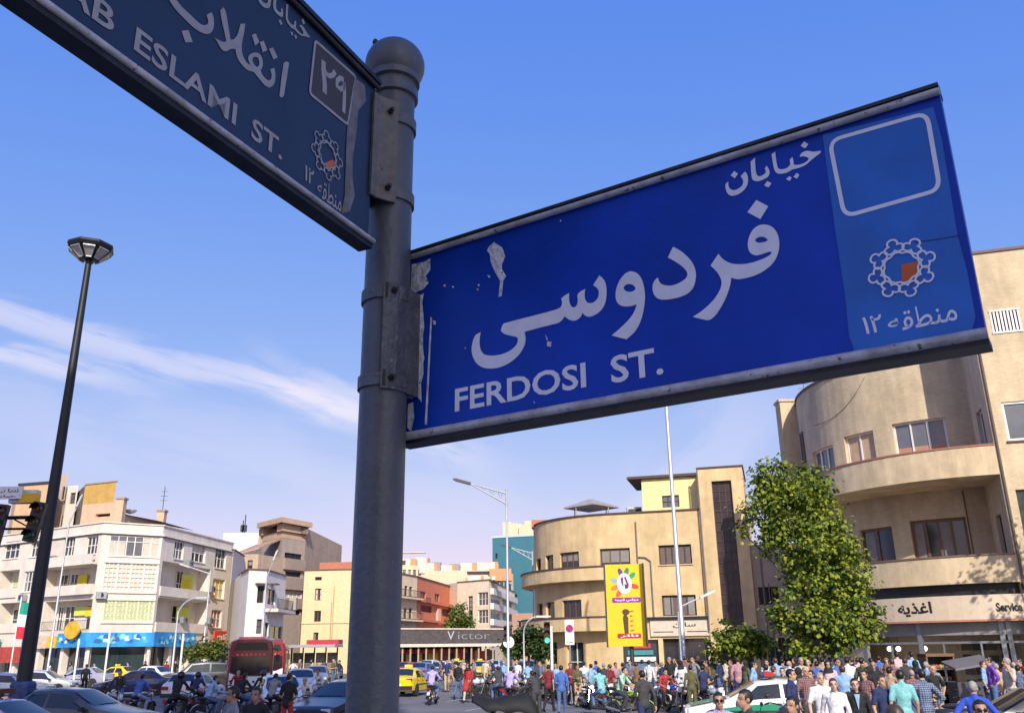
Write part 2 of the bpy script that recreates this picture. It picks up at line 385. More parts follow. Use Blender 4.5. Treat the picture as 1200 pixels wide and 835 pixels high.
# ------------------------------------------------------------------ ground
def ground_setting():
    asph = mat('asphalt', (0.155, 0.150, 0.152), 0.85, var=0.22, scale=0.35, bump=0.25, bscale=60)
    mb = MB(); mb.quad((-700, -250, 0), (700, -250, 0), (700, 1100, 0), (-700, 1100, 0)); g = mb.build('road', asph); tag(g, kind='structure')
    pave = mat('paving_grey', (0.30, 0.28, 0.26), 0.8, var=0.2, scale=1.2, bump=0.2, bscale=12)
    kerb = mat('kerb_stone', (0.42, 0.41, 0.39), 0.8, var=0.15)
    def pavement(name, poly, back):
        m = MB(); m.prism(poly, -0.05, 0.13, 0)
        o = m.build(name, pave); tag(o, kind='structure')
        k = MB(); n = len(poly)
        for a, b in zip(poly[:back], poly[1:back+1]):
            a = Vector((a[0], a[1], 0)); b = Vector((b[0], b[1], 0)); nn = int((b-a).length/1.0) or 1
            for i in range(nn):
                p, q = a.lerp(b, i/nn), a.lerp(b, (i+0.985)/nn)
                k.bar(p+Vector((0, 0, 0.065)), q+Vector((0, 0, 0.065)), 0.2, 0.15)
        o = k.build('kerb', kerb); tag(o, kind='structure')
    pavement('pavement', [(40, 24.5), (30, 27.5), (20, 31), (14.2, 35.5), (11.2, 41), (9.6, 49), (4, 52), (-1, 57), (-4, 65), (-4.5, 74), (-1, 92), (60, 92), (60, 24.5)], 11)
    pavement('pavement', [(-26, 112), (-31, 95), (-31.5, 80), (-37, 73.5), (-46, 74.5), (-75, 88), (-75, 125), (-26, 125)][::1], 5)
    pavement('pavement', [(-9, 4.5), (9, 4.5), (9, -12), (-9, -12)], 1)
    pt = MB(); random.seed(3)
    tar = mat('tar_patch', (0.09, 0.088, 0.09), 0.8, var=0.25, scale=2)
    for (x, y, w, d, a) in [(-3, 31, 3.6, 1.2, 0.3), (4, 38, 5, 0.7, -0.2), (-10, 47, 6, 1.0, 0.5), (3, 24, 1.6, 2.2, 0.15), (-14, 34, 2.5, 3, 0.4), (-2, 58, 8, 1.1, 0.1)]:
        c, s_ = math.cos(a), math.sin(a); q = []
        for i in range(14):
            t = 2*math.pi*i/14; r_ = 1+0.2*(random.random()-0.5); px, py = max(-1, min(1, 1.3*math.cos(t)))*w/2*r_, max(-1, min(1, 1.3*math.sin(t)))*d/2*r_
            q.append((x+px*c-py*s_, y+px*s_+py*c, 0.004))
        pt.poly(q)
    tag(pt.build('asphalt_patches', tar), kind='structure')
    lines = MB(); wh = mat('road_paint', (0.55, 0.55, 0.53), 0.7, var=0.5, scale=3, dirt=(0.14, 0.14, 0.14))
    d = dirv(19)
    for k in range(9):
        for off in (-4.5, -8.2):
            a = Vector((off, 30))+d*(k*7.5); b = a+d*3; n = Vector((d.y, -d.x))*0.06
            lines.quad((a.x-n.x, a.y-n.y, 0.006), (a.x+n.x, a.y+n.y, 0.006), (b.x+n.x, b.y+n.y, 0.006), (b.x-n.x, b.y-n.y, 0.006))
    tag(lines.build('lane_lines', wh), kind='structure')
ground_setting()
# ------------------------------------------------------------------ shared building materials
FR_DARK = mat('frame_dark', (0.05, 0.04, 0.035), 0.5)
FR_BROWN = mat('frame_brown', (0.16, 0.085, 0.045), 0.5)
FR_WHITE = mat('frame_white', (0.72, 0.70, 0.68), 0.5)
FR_STEEL = mat('frame_steel', (0.32, 0.33, 0.35), 0.4, 0.6)
GL_DARK = glass('window_glass', (0.030, 0.030, 0.034))
GL_GREY = glass('window_glass_grey', (0.12, 0.12, 0.14))
GL_BLUE = glass('shop_glass', (0.03, 0.05, 0.055))
ROOF = mat('roof_felt', (0.22, 0.20, 0.18), 0.9, var=0.3)
BLACK = mat('black_paint', (0.012, 0.012, 0.014), 0.5)
INK = mat('dark_lettering', (0.02, 0.018, 0.018), 0.5, var=0.05)
WHITE = mat('white_paint', (0.78, 0.77, 0.76), 0.5, var=0.08)
STEEL = mat('galvanised_steel', (0.42, 0.44, 0.47), 0.45, 0.7, var=0.15)
DARKSTEEL = mat('dark_steel', (0.06, 0.065, 0.075), 0.5, 0.4, var=0.2)
CURT2 = mat('curtain_grey', (0.24, 0.22, 0.21), 0.9)
crnd = random.Random(42)
def some_curtain():
    if crnd.random() < 0.4: return None
    a = crnd.uniform(0.15, 0.45); k = [(0.06, a, 0.05, 0.94)]
    if crnd.random() < 0.5: k.append((1-a*0.8, 0.94, 0.05, 0.94))
    if crnd.random() < 0.3: k = [(0.05, 0.95, crnd.uniform(0.45, 0.75), 0.95)]
    return (k, CURT if crnd.random() < 0.35 else CURT2)
CURT = mat('curtain_cream', (0.55, 0.5, 0.42), 0.9)
def quarter(G, e1, e2, L, rad, ext, n=14):
    """left-to-right outline: straight tail, quarter circle, straight to G"""
    o = G-e1*L; c = o+e2*rad; pts = []
    for i in range(n+1):
        a = math.pi/2*(1-i/n); pts.append(c-e2*rad*math.cos(a)-e1*rad*math.sin(a))
    pts = [pts[0]+e2*ext]+pts
    if L > 0.01: pts.append(G)
    return pts
def rail(mb, P, s0, s1, z0, h, o, m=0, step=0.18, r=0.012):
    n = int((s1-s0)/step); 
    for i in range(n+1):
        q = P.pt(s0+(s1-s0)*i/n, z0, o); mb.tube([q, q+Vector((0, 0, h))], r, 4, m)
    for z in (z0+0.05, z0+h):
        mb.tube([P.pt(t, z, o) for t in P.samples(s0, s1)], r*1.8, 5, m)

# ------------------------------------------------------------------ buff brick building with rounded balconies, on the right
def right_building():
    e1 = dirv(106.5); e2 = Vector((-e1.y, e1.x)); G = Vector((20.69, 37.0))
    brick = mat('buff_brick', (0.66, 0.53, 0.35), 0.85, var=0.15, scale=1.3, streak=0.42, bump=0.35, bscale=24, brick=(0.24, 0.075, 0.012))
    rend = mat('buff_render', (0.66, 0.52, 0.335), 0.85, var=0.12, scale=2.0, streak=0.42, bump=0.15)
    cop = mat('coping_brown', (0.16, 0.10, 0.08), 0.8); red = mat('coping_red', (0.34, 0.14, 0.10), 0.8)
    root = empty('corner_building', (G.x, G.y, 0), 0, 'tall buff brick corner building with two rounded balconies above a food shop', 'building')
    wl = quarter(G+e2*3.4, e1, e2, 0, 7.5, 6, 22)
    P = Path(wl+[G, G+e1*13]); nW = len(wl)-1; sW = P.S[nW]; sG = P.S[nW+1]
    AP = Path(quarter(G, e1, e2, 0, 8.0, 1.5, 22)); AS = Path(AP.p+[G+e1*13])
    up = [(953, 524, 978, 556), (990.5, 507, 1026, 546), (1047, 491.6, 1111, 533)]
    lo = [(1009, 618, 1048, 660), (1068.5, 607, 1136, 656)]
    H_up = [P.rect(*q) for q in up]; H_up = [(a, b, 10.1, d) for a, b, c, d in H_up]
    H_lo = [P.rect(*q) for q in lo]; H_lo = [(a, b, 5.5, d) for a, b, c, d in H_lo]
    sd = [P.rect(1143.5, 478, 1153, 522), P.rect(1173, 600, 1183, 650)]
    sd = [(sW+1.1, sW+2.3, 10.2, 12.3), (sW+1.2, sW+2.2, 5.3, 7.6)]
    a, b, c, d = P.rect(1177, 470, 1200, 516); fw1 = (a, a+2.1, c, d)
    a, b, c, d = P.rect(1162, 364, 1195, 388); vent = (a, b, c, d, 0.12)
    w = MB(); wall(w, P, 0, sW, 0, 15.75, H_up+H_lo+sd)
    wall(w, P, sW, sG, 0, 19.24, sd); wall(w, P, sG, P.len, 4.6, 19.24, [fw1, vent, (fw1[0]+4, fw1[1]+4, fw1[2], fw1[3]), (fw1[0]-0.1, fw1[1], 6.4, 8.4), (fw1[0]+4, fw1[1]+4, 6.4, 8.4)])
    bk = P.pt(P.len, 0); b2 = Vector((bk.x, bk.y))+e2*14; b1 = Vector(wl[0])+e1*2
    # far walls and the two roofs
    q = [P.pt(t, 0) for t in P.samples(0, sW)]
    w.poly([(p.x, p.y, 15.6) for p in q]+[(b2.x, b2.y, 15.6)], 1)
    w.poly([(P.pt(sW, 0).x, P.pt(sW, 0).y, 19.1), (G.x, G.y, 19.1), (bk.x, bk.y, 19.1), (b2.x, b2.y, 19.1)], 1)
    s_ = P.pt(sW, 0); w.quad((s_.x, s_.y, 15.6), (b2.x, b2.y, 15.6), (b2.x, b2.y, 19.24), (s_.x, s_.y, 19.24), 0, [(0, 0), (14, 0), (14, 4), (0, 4)])
    w.quad((bk.x, bk.y, 0), (b2.x, b2.y, 0), (b2.x, b2.y, 19.24), (bk.x, bk.y, 19.24), 0, [(0, 0), (14, 0), (14, 19), (0, 19)])
    p0 = P.pt(0, 0); w.quad((p0.x, p0.y, 0), (b2.x, b2.y, 0), (b2.x, b2.y, 15.7), (p0.x, p0.y, 15.7), 0, [(0, 0), (14, 0), (14, 15), (0, 15)])
    w.build('wall', [brick, ROOF], root, world=True)
    c_ = MB(); band(c_, P, 0, sW-0.02, 15.75, 15.87, -0.25, 0.07); band(c_, P, sG-0.3, P.len, 19.24, 19.36, -0.25, 0.07); c_.build('coping', cop, root, world=True)
    kinds = [(FR_WHITE, GL_GREY, 3), (FR_WHITE, mat('blind_tan', (0.5, 0.36, 0.24), 0.6), 2), (FR_WHITE, GL_GREY, 3)]
    blind = mat('blind_terracotta', (0.42, 0.22, 0.15), 0.8)
    for h, (f, g, n) in zip(H_up, kinds):
        window(P, h, root, f, g, n, 1, fw=0.09, curtain=([(0.04, 0.96, 0.02, 0.5)], blind) if n == 3 and h is H_up[2] else None)
    window(P, H_lo[0], root, FR_BROWN, GL_DARK, 2, 1, fw=0.10, curtain=([(0.08, 0.40, 0.05, 0.92)], CURT2)); window(P, H_lo[1], root, FR_BROWN, GL_DARK, 4, 1, fw=0.12, curtain=([(0.04, 0.22, 0.04, 0.95), (0.55, 0.72, 0.04, 0.95)], CURT2))
    window(P, sd[0], root, FR_WHITE, GL_DARK, 1, 1, fw=0.08); window(P, sd[1], root, FR_DARK, GL_DARK, 1, 1, fw=0.08)
    window(P, fw1, root, FR_WHITE, GL_GREY, 2, 1, fw=0.10, sill=cop, depth=0.12)
    window(P, (fw1[0]+4, fw1[1]+4, fw1[2], fw1[3]), root, FR_WHITE, GL_GREY, 2, 1, fw=0.10)
    window(P, (fw1[0]-0.1, fw1[1], 6.4, 8.4), root, FR_BROWN, GL_DARK, 2); window(P, (fw1[0]+4, fw1[1]+4, 6.4, 8.4), root, FR_BROWN, GL_DARK, 2)
    g = MB(); band(g, P, vent[0]-0.06, vent[1]+0.06, vent[3], vent[3]+0.08, -0.02, 0.05); band(g, P, vent[0]-0.06, vent[1]+0.06, vent[2]-0.08, vent[2], -0.02, 0.05)
    for i in range(9):
        x = vent[0]+(vent[1]-vent[0])*(i+0.0)/8; band(g, P, x-0.04, x+0.04, vent[2], vent[3], -0.03, 0.02)
    v = g.build('vent_grille', FR_WHITE, root, world=True)
    g = MB(); band(g, P, vent[0], vent[1], vent[2], vent[3], -0.118, -0.11); g.build('vent_backing', BLACK, v, world=True)
    # two balconies: slab between parapet arc and wall arc, parapet, coping
    for zb, zt, cm in ((9.1, 10.36, red), (4.66, 5.76, cop)):
        pa = quarter(G, e1, e2, 0, 8.0, 0, 22)[1:]; pw = quarter(G+e2*3.4, e1, e2, 0, 7.5, 0, 22)[1:]
        m = MB()
        for i in range(22):
            a0, a1, w0, w1 = pa[i], pa[i+1], pw[i], pw[i+1]
            for z in (zb+0.002, zb+0.2): m.quad((a0.x, a0.y, z), (a1.x, a1.y, z), (w1.x, w1.y, z), (w0.x, w0.y, z))
        band(m, AP, 0, AP.len, zb, zt, -0.16, 0.0)
        bal = m.build('balcony', rend, root, world=True)
        m = MB(); band(m, AP, 0, AP.len, zt, zt+0.07, -0.2, 0.04); m.build('coping', cm, bal, world=True)
    m = MB(); band(m, AS, AP.len, AS.len, 4.66, 5.76, -0.2, 0.02); band(m, AS, 0, AS.len, 4.2, 4.655, -0.5, -0.35, 1); m.build('band_course', [rend, BLACK], root, world=True)
    # shop: fascia with lettering, steel front, dark inside
    fas = mat('fascia_beige', (0.60, 0.49, 0.36), 0.6, var=0.08); lip = mat('fascia_lip', (0.45, 0.20, 0.12), 0.7)
    m = MB(); band(m, AS, 0, AS.len, 3.22, 4.19, -0.34, -0.04, 0); band(m, AS, 0, AS.len, 3.14, 3.218, -0.34, 0.0, 1); f = m.build('shop_fascia', [fas, lip], root, world=True)
    def on_path(s, txt, z, w, h, mbx, bold=0.02, o=-0.03):
        me = font_mesh(txt, bold); xs = [v.co.x for v in me.vertices]; ys = [v.co.y for v in me.vertices]; ax, bx, ay, by = min(xs), max(xs), min(ys), max(ys)
        mbx.add([AS.pt(s+(v.co.x-ax)/(bx-ax)*w, z+(v.co.y-ay)/(by-ay)*h, o) for v in me.vertices], [tuple(p.vertices) for p in me.polygons]); bpy.data.meshes.remove(me)
    sl = AS.uv(1028, 713)[0]; sr = AS.uv(1091, 708)[0]; words = ['\ufeb1\ufeaa\ufed7', '\ufeea\ufbfe\ufeac\ufecf\u0627']
    tm = MB(); on_path(sl-0.5, words[0], 3.42, (sr-sl)*0.38, 0.5, tm, 0.03); on_path(sl+(sr-sl)*0.40, words[1], 3.40, (sr-sl)*0.60, 0.6, tm, 0.03); tm.build('lettering', INK, f, world=True)
    s2 = AS.uv(1166, 704)[0]; s3 = AS.uv(1197, 704)[0]; tm = MB(); on_path(s2, 'Service', 3.5, s3-s2, 0.36, tm, 0.04)
    tm.build('lettering', INK, f, world=True)
    m = MB(); ins = -0.45
    for s in [AS.uv(u, 765)[0] for u in (1006, 1075, 1180, 1189)]+[AS.len-6]:
        band(m, AS, s-0.09, s+0.09, 0, 3.14, ins-0.16, ins)
    band(m, AS, 2, AS.len, 2.62, 3.13, ins-0.1, ins-0.03, 1); band(m, AS, 2, AS.len, 2.28, 2.37, ins-0.1, ins-0.02)
    sA, sB, sC = [AS.uv(u, 765)[0] for u in (1006, 1075, 1180)]
    for s in (sA+(sB-sA)*0.5, sB+1.0, sC-0.9, sC+2): band(m, AS, s-0.035, s+0.035, 0, 2.28, ins-0.09, ins-0.03)
    band(m, AS, 2, AS.uv(1006, 765)[0], 0, 3.13, ins-0.2, ins-0.02, 2)
    sf = m.build('shopfront', [FR_STEEL, mat('shutter_box', (0.24, 0.23, 0.23), 0.6), brick], root, world=True)
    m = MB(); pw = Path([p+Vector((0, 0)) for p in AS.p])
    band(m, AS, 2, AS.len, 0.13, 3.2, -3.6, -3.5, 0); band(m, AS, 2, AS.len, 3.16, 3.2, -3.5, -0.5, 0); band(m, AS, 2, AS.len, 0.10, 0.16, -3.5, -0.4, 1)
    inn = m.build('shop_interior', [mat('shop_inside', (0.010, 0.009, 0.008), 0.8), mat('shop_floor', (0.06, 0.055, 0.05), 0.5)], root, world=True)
    m = MB()
    for k in range(14):
        s = 6+k*0.9
        for z in (0.5, 1.0, 1.5, 2.0): band(m, AS, s, s+0.75, z, z+0.22+0.1*((k*7+int(z*10)) % 3)/2, -3.49, -3.2, (k+int(z*2)) % 4)
    m.build('shelf_goods', [mat('goods_%d' % i, c, 0.5) for i, c in enumerate([(0.10, 0.04, 0.03), (0.14, 0.11, 0.04), (0.05, 0.07, 0.045), (0.12, 0.11, 0.10)])], inn, world=True)
    for u, v in ((1026, 757), (1016, 759), (1064, 757)):
        s, z = AS.uv(u, v); m = MB(); m.ell(AS.pt(s, 2.1, -1.4), (0.11, 0.11, 0.11), 10, 6); 
        m.build('shop_lamp', lamp_mat('lamp_glow', (1.0, 0.95, 0.85), 4.0), root, True, world=True); m = MB(); m.tube([AS.pt(s, 2.2, -1.4), AS.pt(s, 3.15, -1.4)], 0.01, 4); m.build('lamp_cord', BLACK, root, world=True)
    # drainpipes, air vents, antenna, chimney
    m = MB(); q = P.pt(sG, 0); n = -e2
    m.tube([(q.x+e1.x*0.1+n.x*0.07, q.y+e1.y*0.1+n.y*0.07, z) for z in (4.5, 19.2)], 0.05, 6)
    PB = mat('pipe_brown', (0.13, 0.09, 0.07), 0.6)
    s3 = P.uv(943, 540)[0]
    for ds in (0, 0.45): x = MB(); x.tube([P.pt(s3+ds, z, 0.07) for z in (10.5, 13.7)], 0.06, 6); x.build('drainpipe', PB, root, True, world=True)
    x = MB(); x.tube([P.pt(sW-0.9, z, 0.06) for z in (5.8, 9.0)], 0.03, 5); x.build('drainpipe', PB, root, True, world=True)
    m.build('drainpipe', mat('pipe_brown', (0.13, 0.09, 0.07), 0.6), root, True, world=True)
    p = atY(924, 510, 50.5); m = MB(); m.box(p.x, p.y, 12, 0.9, 0.9, 8); m.box(p.x, p.y, 16.05, 1.05, 1.05, 0.14); m.build('chimney', brick, root, world=True)
    m = MB(); a = P.pt(4.5, 15.8, -0.6); m.tube([a, a+Vector((0, 0, 2.6))], 0.02, 5)
    for k in range(5): m.tube([a+Vector((-0.35, 0, 1.2+0.3*k)), a+Vector((0.35, 0, 1.2+0.3*k))], 0.012, 4)
    m.build('antenna', DARKSTEEL, root, world=True)
    ln = MB(); pts = []
    for i in range(15):
        t = i/14; s = P.uv(955+(1022-955)*t, 500)[0]; pts.append(P.pt(s, 13.6+1.6*t-1.1*4*t*(1-t)*0.55, 0.03))
    ln.tube(pts, 0.012, 4); ln.build('cable', BLACK, root, world=True)
right_building()
# ------------------------------------------------------------------ cream building with rounded end and stair tower
def middle_building():
    e1 = dirv(105.8); e2 = Vector((-e1.y, e1.x)); A = Vector((6.58, 62.0)); cr = mat('cream_render', (0.68, 0.505, 0.275), 0.85, var=0.14, scale=1.2, streak=0.36, bump=0.12)
    cop = mat('coping_dark', (0.085, 0.055, 0.045), 0.8)
    root = empty('rounded_building', (A.x, A.y, 0), 0, 'cream building with a rounded end, curved balconies and a tall glazed stair tower', 'building')
    L = quarter(A, e1, e2, 0, 7.0, 8, 20); P = Path(L+[A+e1*6.45]); sA = P.S[len(L)-1]
    B = Path([p for p in quarter(A-e2*1.0, e1, e2, 0, 8.0, 2, 20)])
    px = [(628.5, 654, 634, 671), (639.4, 650, 648.5, 670), (656, 646.5, 678.5, 668), (703, 642, 738.5, 665), (630, 706.7, 636, 728), (640, 705, 650, 728), (659, 702.5, 681.5, 726), (772, 637.8, 810.6, 660.7), (776, 696.7, 816, 721)]
    H = [P.rect(*q) for q in px]
    H[:4] = [(a, b, 6.95, d) for a, b, c, d in H[:4]]; H[4:7] = [(a, b, 3.7, d) for a, b, c, d in H[4:7]]
    w = MB(); wall(w, P, 0, P.len, 3.3, 11.2, H)
    g0 = [P.rect(*q) for q in [(640, 750, 653, 790), (664, 748, 684, 790)]]
    G0 = [(a, b, 0.1, 2.75) for a, b, c, d in g0]+[(sA+0.6, sA+3.0, 0.5, 2.8), (sA+3.3, sA+6.2, 0.1, 2.85)]
    wall(w, P, 0, P.len, 0, 3.3, G0, 0.35)
    bk = [A+e1*9.5+e2*12, P.p[0]+e1*3]; close_block(w, P, bk, 0, 11.2)
    w.build('wall', [cr, ROOF], root, world=True)
    m = MB(); band(m, P, 0, P.len, 11.2, 11.3, -0.25, 0.1); m.build('coping', cop, root, world=True)
    for i, h in enumerate(H):
        big = i in (2, 3, 6); window(P, h, root, FR_BROWN if i < 7 else FR_DARK, GL_DARK if i < 7 else mat('shutter_brown', (0.13, 0.09, 0.085), 0.6), 5 if i == 7 else (4 if i == 8 else (3 if big else 1)), 1, fw=0.07, sill=None if i < 7 else cr, curtain=some_curtain() if i not in (0, 1, 4, 7) else None)
    for i, h in enumerate(G0): window(P, h, root, FR_DARK if i != 1 else FR_WHITE, GL_BLUE if i in (1, 2) else GL_DARK, 3 if i > 1 else 2, 2, 0.35, 0.06, name='shop_window')
    for zb, zt in ((6.7, 7.55), (3.4, 4.25)):
        m = MB(); pa = B.p[1:]; pw = P.p[1:len(L)]
        for i in range(len(pw)-1):
            a0, a1, w0, w1 = pa[i], pa[i+1], pw[i], pw[i+1]
            for z in (zb+0.002, zb+0.15): m.quad((a0.x, a0.y, z), (a1.x, a1.y, z), (w1.x, w1.y, z), (w0.x, w0.y, z))
        band(m, B, 0, B.len, zb, zt, -0.14, 0); q = B.pt(B.len, 0); x = P.pt(sA, 0)
        m.quad((q.x, q.y, zb), (x.x, x.y, zb), (x.x, x.y, zt), (q.x, q.y, zt))
        b = m.build('balcony', cr, root, world=True); m = MB(); band(m, B, 0, B.len, zt, zt+0.10, -0.18, 0.06); m.build('coping', cop, b, world=True)
    # stair tower
    T = Path([A+e1*6.45+e2*0.6, A+e1*6.45-e2*0.28, A+e1*9.45-e2*0.28, A+e1*9.45+e2*6]); s0 = T.S[1]
    hole = (s0+0.88, s0+2.2, 3.6, 13.05); w = MB(); wall(w, T, 0, T.len, 3.3, 13.95, [hole], 0.3); wall(w, T, 0, T.len, 0, 3.3, [(s0+0.3, s0+2.6, 0.05, 2.7)], 0.4)
    w.poly([(q.x, q.y, 13.9) for q in [T.pt(t, 0) for t in T.samples(0, T.len)]]+[(A.x+e1.x*6.45+e2.x*6, A.y+e1.y*6.45+e2.y*6, 13.9)], 1)
    z = A+e1*6.45+e2*6; y = A+e1*6.45+e2*0.6; w.quad((z.x, z.y, 11), (y.x, y.y, 11), (y.x, y.y, 13.95), (z.x, z.y, 13.95), 0, [(0, 0), (1, 0), (1, 1), (0, 1)])
    t = w.build('stair_tower', [cr, ROOF], root, world=True)
    window(T, hole, t, FR_DARK, mat('tower_glass', (0.055, 0.035, 0.04), 0.25, var=0.4, scale=1.2), 3, 14, 0.3, 0.06)
    window(T, (s0+0.3, s0+2.6, 0.05, 2.7), root, FR_DARK, GL_DARK, 2, 1, 0.4)
    m = MB(); band(m, T, s0-0.05, T.len, 13.95, 14.05, -0.2, 0.08); m.build('coping', cop, root, world=True)
    m = MB(); m.tube([(A.x+e1.x*6.42-e2.x*0.36, A.y+e1.y*6.42-e2.y*0.36, q) for q in (3.3, 13.9)], 0.05, 6); PG = mat('pipe_grey', (0.16, 0.15, 0.15), 0.6); m.build('drainpipe', PG, root, True, world=True)
    for u, z0, z1 in ((747, 6.4, 10.6), (762, 3.4, 7.9)):
        s = P.uv(u, 650)[0]; m = MB(); m.tube([P.pt(s, z0, 0.08), P.pt(s, z1, 0.08)]+([P.pt(s-0.35, z1+0.25, 0.08), P.pt(s-0.9, z1+0.3, 0.08)] if u == 762 else []), 0.05, 6); m.build('drainpipe', PG, root, True, world=True)
    # penthouse with overhanging roof
    e = 1.2; c0, c1 = A+e1*2.35+e2*e, A+e1*6.4+e2*e; Q = Path([c0+e2*4, c0, c1]); hs = Q.rect(776, 580, 796, 594)
    yel = mat('pale_yellow_render', (0.78, 0.68, 0.33), 0.85, var=0.08, streak=0.1)
    w = MB(); wall(w, Q, 0, Q.len, 11.1, 13.75, [hs], 0.15); w.poly([(p.x, p.y, 13.75) for p in (c0+e2*4, c0, c1, c1+e2*4)], 1)
    ph = w.build('penthouse', [yel, ROOF], root, world=True); window(Q, hs, ph, FR_DARK, GL_GREY, 3, 2, 0.15, 0.05)
    m = MB(); r0 = c0-e1*1.0-e2*0.3; r1 = c1+e1*0.03-e2*0.3
    m.prism([(r0.x, r0.y), (r1.x, r1.y), (r1.x+e2.x*5, r1.y+e2.y*5), (r0.x+e2.x*5, r0.y+e2.y*5)], 13.76, 13.94); m.build('roof', cop, ph, world=True)
    # shop fascia
    m = MB(); band(m, P, sA+2.55, sA+6.43, 3.0, 4.05, 0.01, 0.16); band(m, P, sA+2.3, sA+6.44, 4.06, 4.22, 0.01, 0.3, 1); f = m.build('shop_fascia', [mat('fascia_cream', (0.6, 0.52, 0.42), 0.6), BLACK], root, world=True)
    tm = MB(); a = P.pt(sA+4.05, 3.5, 0.17); ex = Vector((e1.x, e1.y, 0)); mb_text(tm, '\ufee6\ufedf\ufe8e\ufeb3', a, ex, Vector((0, 0, 1)), 0, 0, 1.5, 0.36, 0, 0.02)
    for k in range(2): tm.box(*(P.pt(sA+3.4+k*2.2, 3.27, 0.172)), 1.3, 0.01, 0.05, rz=math.atan2(e1.y, e1.x))
    tm.build('lettering', INK, f, world=True)
    # second shop: coloured strips of signs in its window
    m = MB(); cols = [(0.04, 0.16, 0.3), (0.6, 0.6, 0.6), (0.05, 0.25, 0.28), (0.45, 0.06, 0.05)]
    for k in range(4): band(m, P, sA+0.7+0.1*k, sA+2.9-0.15*k, 1.0+0.42*k, 1.3+0.42*k, -0.28, -0.27, k)
    m.build('window_sign', [mat('window_sign_%d' % i, c, 0.5) for i, c in enumerate(cols)], root, world=True)
    # roof: canopy, air conditioners
    k = e2*4
    cpos = atY(693, 600, 66); m = MB(); mm = mat('sheet_metal', (0.35, 0.32, 0.30), 0.6, var=0.2)
    for dx in (-1.2, 1.2):
        for dy in (-0.8, 0.8): m.tube([(cpos.x+dx, cpos.y+dy, 11.15), (cpos.x+dx, cpos.y+dy, 12.3)], 0.04, 5)
    m.lathe([(2.1, 12.25), (2.1, 12.33), (0.15, 12.95)], (cpos.x, cpos.y, 0), 4, 0)
    m.build('roof_canopy', mm, root, world=True)
    for u in (739, 747):
        p = atY(u, 597, 64.5); m = MB(); m.box(p.x, p.y, 11.65, 0.55, 0.5, 0.8); m.box(p.x, p.y-0.26, 11.65, 0.42, 0.02, 0.5, 1); m.build('air_conditioner', [FR_STEEL, BLACK], root, world=True)
    p = atY(632, 612, 68); m = MB(); m.box(p.x+0.2, p.y, 11.4, 1.6, 0.8, 0.55); m.build('roof_box', mat('brick_red_small', (0.45, 0.16, 0.10), 0.8), root, world=True)
middle_building()
def neighbour_building():
    e1 = dirv(105.8); e2 = Vector((-e1.y, e1.x)); A = Vector((6.58, 62.0))+e1*9.46
    tan = mat('tan_render', (0.46, 0.36, 0.27), 0.85, var=0.12, streak=0.2)
    root = empty('low_building', (A.x, A.y, 0), 0, 'low tan building squeezed between the stair tower and the big leafy tree', 'building')
    P = Path([A, A+e1*11]); h = P.rect(889, 687, 913, 708); hs = [h, (h[0]+3, h[1]+3, h[2], h[3]), (0.5, 3.2, 0.1, 2.8), (4, 7, 0.1, 2.8)]
    w = MB(); wall(w, P, 0, P.len, 0, 8.7, hs, 0.2); close_block(w, P, [A+e1*11+e2*10, A+e2*10], 0, 8.7); w.build('wall', [tan, ROOF], root, world=True)
    for i, q in enumerate(hs): window(P, q, root, FR_BROWN, GL_DARK, 3, 1)
    
    for x, zt, r in ((0.6, 8.6, 0.05), (0.95, 6.2, 0.03)): m = MB(); m.tube([P.pt(x, 0, 0.06), P.pt(x, zt, 0.06)], r, 6); m.build('drainpipe', mat('pipe_grey', (0.16, 0.15, 0.15), 0.6), root, True, world=True)
neighbour_building()
